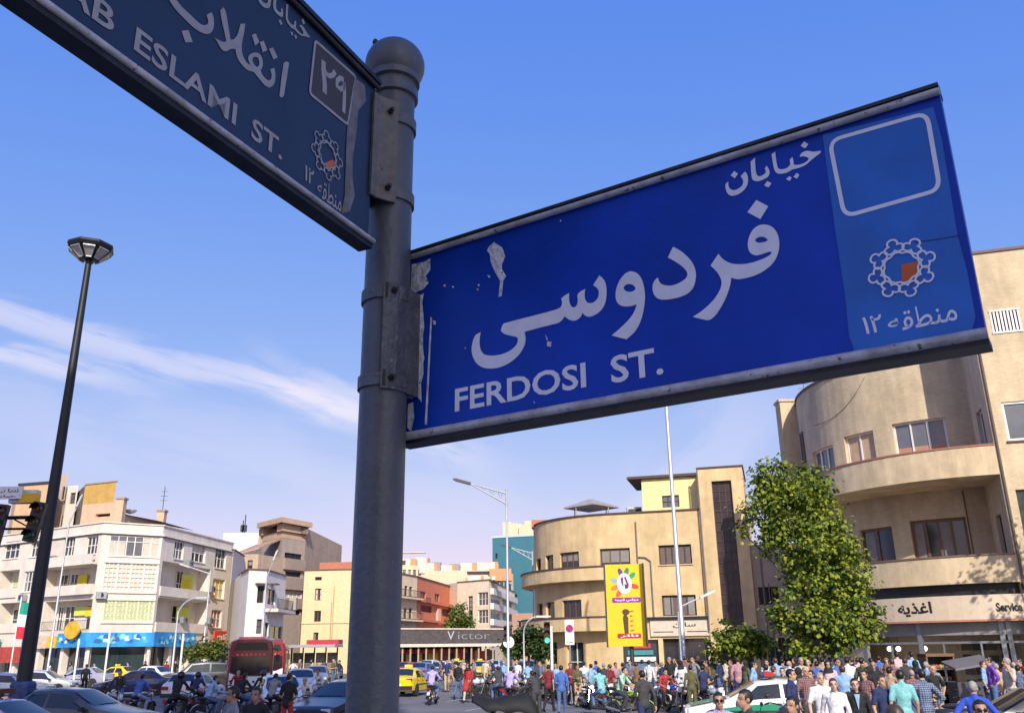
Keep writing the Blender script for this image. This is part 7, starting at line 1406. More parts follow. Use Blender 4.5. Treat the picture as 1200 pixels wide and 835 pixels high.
# ------------------------------------------------------------------ motorcycles
def make_bike():
    root = empty('motorcycle', (0, 0, 0)); fr = mat('bike_frame', (0.03, 0.03, 0.033), 0.45, 0.4); ch = mat('bike_chrome', (0.5, 0.5, 0.52), 0.25, 0.9); eng = mat('bike_engine', (0.2, 0.2, 0.21), 0.45, 0.7); tank = mat('bike_tank', (0.3, 0.02, 0.02), 0.3, coat=0.5)
    for x in (0.62, -0.62):
        r = 0.29; m = MB(); m.lathe([(r-0.05+0.045*math.cos(t), 0.045*math.sin(t)) for t in [2*math.pi*i/8 for i in range(9)]], (0, 0, 0), 20, 0, 'Y'); w = m.build('wheel', RUBBER, root, True); w.location = (x, 0, r)
        m = MB(); m.lathe([(0.05, -0.06), (0.05, 0.06)], (0, 0, 0), 10, 0, 'Y')
        for k in range(12): t = math.pi*2*k/12; m.bar((0, 0, 0), (0.225*math.cos(t), 0, 0.225*math.sin(t)), 0.012, 0.012, 0, Vector((0, 1, 0)))
        m.build('spokes', ch, w)
    m = MB()
    for s in (-1, 1): m.tube([(0.62, s*0.08, 0.29), (0.44, s*0.08, 0.86)], 0.024, 6)
    m.build('fork', ch, root, True); m = MB(); m.tube([(0.45, -0.32, 1.0), (0.40, -0.2, 0.98), (0.43, 0, 0.90), (0.40, 0.2, 0.98), (0.45, 0.32, 1.0)], 0.016, 6)
    for s in (-1, 1): m.tube([(0.45, s*0.32, 1.0), (0.36, s*0.42, 0.98)], 0.022, 6)
    m.build('handlebar', fr, root, True); m = MB(); m.lathe([(0.02, -0.10), (0.09, -0.06), (0.10, 0.02), (0.085, 0.04), (0.001, 0.05)], (0.56, 0, 0.84), 14, 0, 'X'); m.build('headlight', HEADL, root, True)
    m = MB(); m.tube([(0.44, 0, 0.82), (0.30, 0, 0.62), (0.12, 0, 0.32), (-0.2, 0, 0.28)], 0.026, 6); m.tube([(0.42, 0, 0.78), (0.0, 0, 0.66), (-0.35, 0, 0.62), (-0.8, 0, 0.68)], 0.024, 6); m.tube([(-0.2, 0, 0.28), (-0.35, 0, 0.62)], 0.022, 6)
    for s in (-1, 1): m.tube([(-0.62, s*0.09, 0.29), (-0.42, s*0.1, 0.64)], 0.022, 6); m.tube([(-0.62, s*0.09, 0.29), (-0.2, s*0.07, 0.30)], 0.02, 6)
    m.build('frame', fr, root, True); m = MB(); m.box(0.05, 0, 0.42, 0.30, 0.22, 0.20); m.lathe([(0.09, 0.5), (0.09, 0.66)], (0.10, 0, 0), 10); m.build('engine', eng, root)
    m = MB(); m.ell((0.16, 0, 0.80), (0.27, 0.13, 0.12), 12, 8); m.build('tank', tank, root, True); m = MB(); m.ell((-0.38, 0, 0.79), (0.38, 0.13, 0.065), 12, 6); m.build('seat', mat('bike_seat', (0.015, 0.015, 0.016), 0.6), root, True)
    for x, a0, a1, nm in ((0.62, 0.35, 2.3, 'front_mudguard'), (-0.62, 0.5, 2.7, 'rear_mudguard')):
        m = MB(); P = []
        for i in range(9): t = a0+(a1-a0)*i/8; P += [(x+0.33*math.cos(t), y, 0.29+0.33*math.sin(t)) for y in (-0.06, 0.06)]
        m.add(P, [(2*i, 2*i+1, 2*i+3, 2*i+2) for i in range(8)]); m.build(nm, tank, root, True)
    m = MB(); m.tube([(0.15, -0.12, 0.42), (0.1, -0.15, 0.26), (-0.3, -0.16, 0.26), (-0.8, -0.17, 0.38)], [0.02, 0.025, 0.04, 0.045], 8); m.build('exhaust', ch, root, True); m = MB(); m.box(-0.92, 0, 0.70, 0.06, 0.14, 0.09); m.build('tail_light', TAILL, root)
    for s in (-1, 1): m = MB(); m.tube([(0.40, s*0.26, 0.99), (0.42, s*0.32, 1.12)], 0.008, 4); m.ell((0.42, s*0.34, 1.16), (0.02, 0.06, 0.045), 8, 5); m.build('mirror', fr, root, True)
    m = MB(); m.tube([(-0.05, 0.1, 0.3), (-0.12, 0.3, 0.02)], 0.014, 5); m.build('side_stand', fr, root, True)
    return root
BIKE = make_bike(); bike_used = [False]
def bike(loc, heading, colr, label, group=None, lean=0.0):
    o = BIKE if not bike_used[0] else copy_tree(BIKE); bike_used[0] = True
    o.location = loc; o.rotation_euler = (lean, 0, R(heading)); o.scale = (1, 1, 1); tag(o, label, 'motorcycle', group); mm = mat('bike_paint_%02x%02x%02x' % tuple(int(c*255) for c in colr), colr, 0.3, coat=0.5)
    for c in o.children:
        if c.name.split('.')[0] in ('tank', 'front_mudguard', 'rear_mudguard'): c.material_slots[0].link = 'OBJECT'; c.material_slots[0].material = mm
    return o
def park_bikes():
    cols = {'red': (0.45, 0.02, 0.02), 'black': (0.02, 0.02, 0.022), 'white': (0.65, 0.65, 0.66), 'blue': (0.03, 0.07, 0.35), 'silver': (0.4, 0.41, 0.43), 'orange': (0.65, 0.16, 0.02), 'lime': (0.35, 0.6, 0.03), 'maroon': (0.18, 0.02, 0.03)}
    row1 = ['white', 'silver', 'black', 'white', 'red', 'silver', 'blue', 'white', 'black', 'silver', 'maroon', 'white', 'black', 'red']
    ordn = ['first', 'second', 'third', 'fourth', 'fifth', 'sixth', 'seventh', 'eighth', 'ninth', 'tenth', 'eleventh', 'twelfth', 'thirteenth', 'fourteenth', 'fifteenth', 'sixteenth']
    rnd = random.Random(12)
    for i, c in enumerate(row1):
        u = 562+i*6.4; Y = 46.5-0.25*i+(i % 2)*2.2; bike((*ground_at(u, Y)[:2], 0), 200+rnd.uniform(-40, 40), cols[c], '%s parked motorcycle, %s from the left in the row by the lattice lamp' % (c, ordn[i]), 'motorcycles parked in the row by the lattice lamp', -0.12)
    row2 = ['black', 'maroon', 'lime', 'black', 'red', 'silver', 'black', 'white', 'blue', 'black', 'red', 'black', 'silver', 'black']
    for i, c in enumerate(row2):
        u = 688+i*11.5; Y = 37.5-0.35*i+(i % 3)*1.0; bike((*ground_at(u, Y)[:2], 0), -60+rnd.uniform(-45, 45), cols[c], '%s parked motorcycle, %s from the left in the row before the crowd' % (c, ordn[i]), 'motorcycles parked in the row before the crowd', -0.12)
    for u, Y, h, c, lab in ((128, 33, 20, 'black', 'black motorcycle standing behind the dark grey saloon'), (148, 36, 160, 'silver', 'silver motorcycle left of the rider in the blue shirt'), (915, 22.5, 70, 'black', 'black motorcycle parked beside the green bonnet of the police car'), (892, 20.5, 200, 'silver', 'silver motorcycle nearest us before the police car'), (1108, 21, 150, 'black', 'black motorcycle with silver engine right of the man in the checked shirt'), (1120, 24, 30, 'silver', 'silver motorcycle before the grey food counter'), (601, 21.5, 170, 'black', 'black motorcycle under the billowing black cloth')):
        bike((*ground_at(u, Y)[:2], 0), h, cols[c], lab, None, -0.1)
    # the black cloth stretched over the near motorcycle
    x, Y, _ = ground_at(600, 21.2); root = None; m = MB(); P = []; n, k = 18, 9
    for i in range(n+1):
        for j in range(k+1):
            a = -0.92+1.5*i/n; w = (0.55 if i > 4 else 0.15+0.10*i); y = w*(2*j/k-1)*0.7; z = 1.28-0.16*abs(2*j/k-1)**2-0.07*math.cos(3.0*i/n)+0.025*math.sin(i*1.1+j)-(0.30 if i > n-4 else 0)*((i-n+4)/4)**2-0.30*(abs(2*j/k-1)**4)*(i/n)+(0.1*(4-i)/4 if i < 4 else 0); P.append((a, y, z+0.01))
    m.add(P, [(i*(k+1)+j, (i+1)*(k+1)+j, (i+1)*(k+1)+j+1, i*(k+1)+j+1) for i in range(n) for j in range(k)]); o = m.build('cloth_cover', mat('black_cloth', (0.006, 0.006, 0.007), 0.75), None, True); o.location = (x, Y, 0); tag(o, 'black cloth billowing over a near motorcycle at the bottom centre', 'cloth')
    sm = o.modifiers.new('thickness', 'SOLIDIFY'); sm.thickness = 0.012
park_bikes()
# ------------------------------------------------------------------ people
V3 = Vector
def base_pose():
    return dict(pel=V3((0, 0, .95)), che=V3((0, -.005, 1.27)), nek=V3((0, .005, 1.48)), hd=V3((0, -.015, 1.615)), yaw=0.0, tilt=0.0,
                sh=[V3((-.170, .01, 1.415)), V3((.170, .01, 1.415))], el=[V3((-.245, .035, 1.13)), V3((.245, .035, 1.13))], wr=[V3((-.255, -.05, .89)), V3((.255, -.05, .89))],
                hp=[V3((-.095, 0, .93)), V3((.095, 0, .93))], kn=[V3((-.105, -.015, .50)), V3((.105, -.015, .50))], an=[V3((-.115, .02, .085)), V3((.115, .02, .085))], toe=[V3((-.14, -.19, .035)), V3((.14, -.19, .035))])
def pose_of(k):
    p = base_pose()
    if k == 'walk':
        p['kn'] = [V3((-.10, -.16, .52)), V3((.10, .03, .51))]; p['an'] = [V3((-.10, -.27, .10)), V3((.11, .30, .16))]; p['toe'] = [V3((-.11, -.46, .06)), V3((.12, .16, .03))]
        p['el'] = [V3((-.24, .12, 1.15)), V3((.24, -.04, 1.14))]; p['wr'] = [V3((-.25, .12, .90)), V3((.22, -.24, .98))]; p['che'].y -= .02; p['nek'].y -= .03; p['hd'].y -= .04
    if k == 'talk':
        p['el'][0] = V3((-.25, .02, 1.13)); p['wr'][0] = V3((-.13, -.22, 1.15)); p['yaw'] = .3
    if k == 'hips':
        p['el'] = [V3((-.36, .08, 1.17)), V3((.36, .08, 1.17))]; p['wr'] = [V3((-.20, -.05, 1.0)), V3((.20, -.05, 1.0))]
    if k == 'phone':
        p['el'][1] = V3((.27, -.08, 1.17)); p['wr'][1] = V3((.13, -.10, 1.49)); p['yaw'] = -.25
    if k == 'shift':
        p['pel'].x = .03; p['hp'] = [V3((-.065, 0, .93)), V3((.125, 0, .945))]; p['kn'][0] = V3((-.10, -.07, .50)); p['an'][0] = V3((-.16, .0, .085)); p['toe'][0] = V3((-.22, -.19, .035)); p['wr'][1] = V3((.06, -.19, 1.0)); p['el'][1] = V3((.26, .0, 1.14)); p['wr'][0] = V3((-.02, -.17, .99)); p['el'][0] = V3((-.25, .0, 1.13)); p['yaw'] = -.4
    if k in ('ride', 'lean'):
        if k == 'ride':
            p['pel'] = V3((0, .14, .86)); p['che'] = V3((0, .03, 1.16)); p['nek'] = V3((0, -.05, 1.36)); p['hd'] = V3((0, -.10, 1.48)); p['sh'] = [V3((s*.19, -.03, 1.30)) for s in (-1, 1)]; p['el'] = [V3((s*.30, -.16, 1.05)) for s in (-1, 1)]; p['wr'] = [V3((s*.33, -.42, 1.00)) for s in (-1, 1)]
            p['hp'] = [V3((s*.10, .13, .83)) for s in (-1, 1)]; p['kn'] = [V3((s*.21, -.24, .70)) for s in (-1, 1)]; p['an'] = [V3((s*.23, -.05, .30)) for s in (-1, 1)]; p['toe'] = [V3((s*.25, -.25, .26)) for s in (-1, 1)]
        else:
            p['che'] = V3((0, -.14, 1.22)); p['nek'] = V3((0, -.26, 1.39)); p['hd'] = V3((0, -.34, 1.50)); p['sh'] = [V3((s*.185, -.22, 1.35)) for s in (-1, 1)]; p['el'] = [V3((s*.24, -.30, 1.07)) for s in (-1, 1)]; p['wr'] = [V3((s*.16, -.46, .90)) for s in (-1, 1)]; p['tilt'] = .35
    return p
class Blob:
    def __init__(s): s.m = MB()
    def cap(s, a, b, r0, r1, n=10):
        a, b = V3(a), V3(b); d = (b-a); L = d.length; d = d.normalized() if L else V3((0, 0, 1)); pts, rs = [], []
        for i in range(4): t = math.pi/2*(1-i/4); pts.append(a-d*r0*math.sin(t)); rs.append(max(r0*math.cos(t), r0*0.08))
        for i in range(1, 4): pts.append(a.lerp(b, i/4)); rs.append(r0+(r1-r0)*i/4)
        for i in range(5): t = math.pi/2*i/4; pts.append(b+d*r1*math.sin(t)); rs.append(max(r1*math.cos(t), r1*0.08))
        s.m.tube(pts, rs, n)
    def ell(s, c, r, M=None): s.m.ell(c, r, 14, 10, 0, M)
    def mesh(s, name, voxel, iters=3, fac=0.5):
        me = s.m.mesh(name, [], False); o = bpy.data.objects.new(name, me); col.objects.link(o)
        q = o.modifiers.new('r', 'REMESH'); q.mode = 'VOXEL'; q.voxel_size = voxel; q.use_smooth_shade = True
        if iters: w = o.modifiers.new('s', 'SMOOTH'); w.iterations = iters; w.factor = fac
        bpy.context.view_layer.update(); r = bpy.data.meshes.new_from_object(o.evaluated_get(bpy.context.evaluated_depsgraph_get())); r.name = name
        bpy.data.objects.remove(o); bpy.data.meshes.remove(me); r.polygons.foreach_set('use_smooth', [True]*len(r.polygons)); return r
def torso_m(p):
    z = (p['nek']-p['pel']).normalized(); x = (p['sh'][1]-p['sh'][0]).normalized(); y = z.cross(x).normalized(); x = y.cross(z); return Matrix((x, y, z)).transposed()
def torso(b, p, g, lo=None):
    M = torso_m(p); b.ell(p['che']+M @ V3((0, .005, .0)), (.146+g, .102+g, .19+g), M); b.ell(p['che'].lerp(p['pel'], .52)+M @ V3((0, -.005, 0)), (.140+g, .100+g, .17+g), M); b.ell(p['pel'], (.156+g, .112+g, .13+g), M)
    for s in (0, 1): b.cap(p['sh'][s], p['che'].lerp(p['nek'], .40), .050+g, .075+g); b.cap(p['nek']+V3((0, .012, -.035)), p['sh'][s], .055+g, .048+g)
def head_frame(p): return Matrix.Rotation(p['yaw'], 3, 'Z') @ Matrix.Rotation(p['tilt'], 3, 'X')
def make_body(p):
    b = Blob(); torso(b, p, -.012); H = head_frame(p); h = p['hd']; q = lambda x, y, z: h+H @ V3((x, y, z))
    b.cap(p['nek']-V3((0, 0, .05)), h+V3((0, .012, -.06)), .060, .052); b.ell(q(0, .012, .028), (.074, .092, .090), H); b.ell(q(0, -.022, -.045), (.056, .062, .075), H); b.ell(q(0, -.055, -.088), (.030, .026, .024), H)
    b.cap(q(0, -.084, .012), q(0, -.104, -.026), .010, .014); b.cap(q(-.03, -.076, .022), q(.03, -.076, .022), .013, .013); b.cap(q(-.016, -.083, -.062), q(.016, -.083, -.062), .010, .010)
    for s in (-1, 1): b.ell(q(s*.077, .012, -.012), (.010, .020, .032), H)
    for s in (0, 1):
        b.cap(p['sh'][s], p['el'][s], .046, .037); b.cap(p['el'][s], p['wr'][s], .038, .026); d = (p['wr'][s]-p['el'][s]).normalized(); b.cap(p['wr'][s], p['wr'][s]+d*.07, .027, .031)
        b.cap(p['hp'][s], p['kn'][s], .078, .052); b.cap(p['kn'][s], p['an'][s], .052, .035); b.cap(p['an'][s], p['toe'][s], .035, .028)
    me = b.mesh('body', .0115, 2)
    # five fingers on each hand, rooted in the palm and slightly curled
    bm = bmesh.new(); bm.from_mesh(me); m = MB()
    for s in (0, 1):
        d = (p['wr'][s]-p['el'][s]).normalized(); c = p['wr'][s]+d*.082; sd = -1 if s == 0 else 1; pal = V3((-sd, 0, 0)); pal = (pal-d*pal.dot(d)).normalized(); ac = d.cross(pal).normalized()
        for k, L in enumerate((.066, .076, .072, .055)):
            o = c+ac*(.021-.014*k); a1 = o+d*L*.45+pal*.006; a2 = a1+d*L*.32+pal*.020; a3 = a2+d*L*.16+pal*.022; m.tube([o-d*.02, o, a1, a2, a3], [.0085, .0085, .008, .007, .005], 6)
        o = p['wr'][s]+d*.035+ac*.026; m.tube([o-ac*.012, o+ac*.012+d*.012, o+ac*.024+d*.040+pal*.01, o+ac*.022+d*.060+pal*.016], [.011, .0105, .009, .006], 6)
    fm = m.mesh('f', [], True); bm.from_mesh(fm); bpy.data.meshes.remove(fm); bm.to_mesh(me); bm.free(); me.polygons.foreach_set('use_smooth', [True]*len(me.polygons))
    Hi = H.inverted(); mi = []
    for f in me.polygons:
        c = Hi @ (f.center-h); k = 0
        if c.y < -.055 and abs(c.z-.004) < .0085 and .016 < abs(c.x) < .046: k = 1
        elif c.y < -.055 and abs(c.z-.028-0.1*(.03-abs(c.x))) < .006 and .012 < abs(c.x) < .052: k = 1
        elif c.y < -.07 and abs(c.z+.063) < .008 and abs(c.x) < .024: k = 2
        mi.append(k)
    for _ in range(3): me.materials.append(None)
    me.polygons.foreach_set('material_index', mi); return me
def wrinkle(me, amp, sc):
    cos = []
    for v, q in zip(me.vertices, [x.vector.copy() for x in me.vertex_normals]):
        c = v.co; k = mnoise.noise(V3((c.x*sc, c.y*sc, c.z*sc*0.55)))+0.5*mnoise.noise(c*sc*2.3); cos += (c+q*k*amp)[:]
    me.vertices.foreach_set('co', cos); me.update()
def make_shirt(p, long, coat=False):
    b = Blob(); torso(b, p, .010)
    M = torso_m(p); b.ell(p['pel']+V3((0, 0, -.035)), (.172, .122, .10), M)
    for s in (0, 1):
        if long: b.cap(p['sh'][s], p['el'][s], .056, .049); b.cap(p['el'][s], p['el'][s].lerp(p['wr'][s], .92), .051, .040)
        else: b.cap(p['sh'][s], p['sh'][s].lerp(p['el'][s], .78), .054, .057)
        if coat: b.cap(p['hp'][s], p['hp'][s].lerp(p['kn'][s], .85), .115, .135)
    if coat: b.cap(p['pel'], p['kn'][0].lerp(p['kn'][1], .5)+V3((0, 0, .08)), .13, .14)
    b.cap(p['nek']-V3((0, -.01, .04)), p['nek']+V3((0, .006, .012)), .072, .066)
    me = b.mesh('shirt', .0125, 12, .6); wrinkle(me, .013, 8); return me
def make_trousers(p):
    b = Blob(); M = torso_m(p); b.ell(p['pel']+V3((0, 0, -.01)), (.170, .118, .125), M)
    for s in (0, 1): b.cap(p['hp'][s], p['kn'][s], .092, .068); b.cap(p['kn'][s], p['an'][s]+(p['kn'][s]-p['an'][s])*.06, .066, .052)
    me = b.mesh('trousers', .0135, 6); wrinkle(me, .011, 9); return me
def make_shoes(p):
    b = Blob()
    for s in (0, 1): d = (p['toe'][s]-p['an'][s]); h = p['an'][s]+V3((0, 0, -.03))-V3((d.x, d.y, 0)).normalized()*.05; b.cap(p['an'][s]+V3((0, 0, -.01)), p['an'][s]+V3((0, 0, .03)), .044, .044); b.cap(h, p['toe'][s]+V3((0, 0, .006)), .046, .040)
    me = b.mesh('shoes', .013, 2); return me
def make_hair(p, kind):
    H = head_frame(p); h = p['hd']; m = MB(); rx, ry, rz = (.0795, .0985, .0965) if kind == 'short' else ((.080, .100, .096) if kind == 'fringe' else ((.125, .145, .135) if kind == 'helmet' else (.098, .118, .122)))
    n, k = 28, 18; P = []; F = []
    for i in range(k+1):
        t = math.pi*i/k
        for j in range(n):
            a = 2*math.pi*j/n; v = V3((rx*math.sin(t)*math.cos(a), ry*math.sin(t)*math.sin(a), rz*math.cos(t)))
            if kind in ('short', 'fringe'): v *= 1+0.06*mnoise.noise(v*38)+0.045*mnoise.noise(v*85)
            P.append(h+H @ (v+V3((0, .014, .030 if kind != 'scarf' else .018))))
    def keep(c):
        x, y, z = c
        if kind == 'short': return (z > .078-0.35*max(0, abs(x)-.035)+.012*mnoise.noise(V3((x*60, y*60, 1))) and y < -.02) or (y >= -.02 and z > -.035-0.5*max(0, y)+ (0.03 if y < .03 and abs(x) > .05 else 0))
        if kind == 'fringe': return (y > .02 and -.05 < z < .045) or (abs(x) > .062 and y > -.015 and -.01 < z < .04)
        if kind == 'helmet': return not (y < -.06 and -.06 < z < .045) and z > -.085
        return not (y < -.035 and abs(x) < .058 and -.085 < z < .072)
    Hi = H.inverted()
    for i in range(k):
        for j in range(n):
            f = (i*n+j, (i+1)*n+j, (i+1)*n+(j+1) % n, i*n+(j+1) % n); c = sum((P[q] for q in f), V3())/4
            if keep(Hi @ (c-h)): F.append(f)
    m.add(P, F)
    if kind == 'scarf': m.lathe([(.085, .05), (.11, .0), (.15, -.07), (.16, -.10)], tuple(p['nek']+V3((0, .005, .03))), 18)
    me = m.mesh('hair', [None], True, angle=80)
    return me
_pm = {}
def pmesh(pose, part, *a):
    k = (pose, part)+a
    if k not in _pm:
        p = pose_of(pose); _pm[k] = {'body': make_body, 'shirt': make_shirt, 'trousers': make_trousers, 'shoes': make_shoes, 'hair': make_hair}[part](p, *a)
    return _pm[k]
SKIN = [mat('skin_a', (0.46, 0.27, 0.18), 0.55, var=0.08, scale=12), mat('skin_b', (0.36, 0.205, 0.135), 0.55, var=0.08, scale=12), mat('skin_c', (0.52, 0.33, 0.235), 0.55, var=0.08, scale=12)]
EYE = mat('eye_dark', (0.03, 0.022, 0.018), 0.4); LIP = mat('lip', (0.34, 0.14, 0.11), 0.5); HAIRC = {'black': mat('hair_black', (0.012, 0.010, 0.010), 0.5, var=0.3, scale=60), 'grey': mat('hair_grey', (0.30, 0.29, 0.28), 0.6, var=0.3, scale=60), 'brown': mat('hair_brown', (0.06, 0.035, 0.02), 0.5, var=0.3, scale=60)}
COL = dict(white=(.68, .68, .70), cream=(.62, .55, .43), black=(.014, .014, .016), charcoal=(.045, .045, .05), grey=(.24, .25, .27), navy=(.02, .03, .10), blue=(.06, .14, .42), royal=(.03, .08, .50), sky=(.28, .46, .68), teal=(.20, .48, .50), lavender=(.46, .38, .66), purple=(.20, .07, .40), pink=(.62, .44, .45), rose=(.48, .27, .31), red=(.40, .03, .035), maroon=(.19, .02, .03), orange=(.46, .20, .08), brown=(.20, .11, .06), tan=(.45, .33, .21), olive=(.10, .10, .045), green=(.05, .25, .10), mint=(.35, .60, .45), yellow=(.5, .42, .16), jeans=(.08, .14, .28), palejeans=(.28, .38, .52), check=(.36, .20, .19), bluecheck=(.22, .30, .46))
def cloth(n):
    new = 'cloth_'+n not in _mats; m = mat('cloth_'+n, COL[n], 0.85, var=0.22, scale=9, bump=0.3, bscale=60)
    if new and n in ('check', 'bluecheck', 'lavender', 'cream', 'rose', 'sky'):
        nt = m.node_tree; N = nt.nodes.new; L = nt.links.new; b = nt.nodes['Principled BSDF']; src = b.inputs['Base Color'].links[0].from_socket; tc = N('ShaderNodeTexCoord'); last = src
        for ax in (('X', 'Z') if 'check' in n else ('X',)):
            w = N('ShaderNodeTexWave'); w.bands_direction = ax; w.inputs['Scale'].default_value = 7.5 if 'check' in n else 11; w.inputs['Distortion'].default_value = 0.6; L(tc.outputs['Object'], w.inputs['Vector']); r = N('ShaderNodeValToRGB'); r.color_ramp.elements[0].position = 0.35; r.color_ramp.elements[1].position = 0.5
            r.color_ramp.elements[0].color = (.45, .4, .45, 1) if 'check' in n else (.8, .8, .84, 1); r.color_ramp.elements[1].color = (1, 1, 1, 1); L(w.outputs[1], r.inputs[0]); x = N('ShaderNodeMixRGB'); x.blend_type = 'MULTIPLY'; x.inputs[0].default_value = 1; L(last, x.inputs[1]); L(r.outputs[0], x.inputs[2]); last = x.outputs[0]
        L(last, b.inputs['Base Color'])
    return m
_pn = [0]
def person(loc, rot, pose, shirt, sleeve, trouser, hair, label, group=None, skin=None, scale=None, extra=None):
    """rot 0 faces the camera, 90 faces right, 180 shows the back"""
    i = _pn[0]; _pn[0] += 1; rnd = random.Random(100+i); root = empty('person', loc, R(rot), label, 'person', group); s = scale or rnd.uniform(.95, 1.04); root.scale = (s*rnd.uniform(.95, 1.05), s*rnd.uniform(.96, 1.08), s)
    def part(name, me, *mats):
        o = bpy.data.objects.new(name, me); col.objects.link(o); o.parent = root
        for k, mm in enumerate(mats):
            if k >= len(o.material_slots): break
            o.material_slots[k].link = 'OBJECT'; o.material_slots[k].material = mm
        return o
    def clothes(name, me, mm):
        if not me.materials: me.materials.append(None)
        return part(name, me, mm)
    sk = SKIN[skin if skin is not None else rnd.choice((0, 0, 1, 2))]; part('body', pmesh(pose, 'body'), sk, EYE, LIP)
    clothes('shirt' if sleeve != 'coat' else 'coat', pmesh(pose, 'shirt', sleeve != 'short', sleeve == 'coat'), cloth(shirt)); clothes('trousers', pmesh(pose, 'trousers'), cloth(trouser)); clothes('shoes', pmesh(pose, 'shoes'), BLACK)
    if hair != 'bald':
        kind, c = {'helmet': ('helmet', None), 'scarf': ('scarf', None), 'fringe': ('fringe', 'grey')}.get(hair, ('short', hair if hair in HAIRC else 'black'))
        me = pmesh(pose, 'hair', kind); o = part({'helmet': 'helmet', 'scarf': 'headscarf'}.get(kind, 'hair'), me, HAIRC[c] if c else (mat('helmet_black', (.015, .015, .017), .25) if kind == 'helmet' else cloth(extra if extra in COL else 'black')))
    p = pose_of(pose); H = head_frame(p)
    if extra == 'sunglasses':
        m = MB(); q = lambda x, y, z: p['hd']+H @ V3((x, y, z))
        for sx in (-1, 1): m.ell(q(sx*.032, -.088, .006), (.026, .012, .019), 10, 6); m.bar(q(sx*.056, -.078, .012), q(sx*.082, .0, .010), .005, .006)
        m.bar(q(-.01, -.096, .012), q(.01, -.096, .012), .005, .006); m.build('sunglasses', mat('sunglasses_black', (.006, .006, .007), .15), root)
    if extra == 'suit':
        m = MB(); c = p['che']; m.add([(-.05, c.y-.132, 1.44), (.05, c.y-.132, 1.44), (.0, c.y-.136, 1.14)], [(0, 1, 2)]); m.build('shirt_front', cloth('sky'), root)
    if extra == 'beard':
        m = MB(); m.ell(p['hd']+H @ V3((0, -.045, -.075)), (.052, .052, .042), 12, 8); m.build('beard', HAIRC['black'], root, True)
    if extra in ('bag', 'tote'):
        m = MB(); w = p['wr'][1]; m.box(w.x+.02, w.y, w.z-.33, .10, .30, .30); m.tube([(w.x+.02, w.y-.1, w.z-.18), (w.x, w.y, w.z-.05), (w.x+.02, w.y+.1, w.z-.18)], .01, 5); b = m.build('handbag', mat('bag_brown', (.10, .05, .03), .6), None); b.location = root.location; b.rotation_euler = root.rotation_euler; b.scale = root.scale; tag(b, 'brown handbag held by the woman in the long red coat', 'handbag')
    return root
def at_head(u, v, z0=0.0, h=1.73): q = gp(u, v, z0+h); return (q.x, q.y, z0)
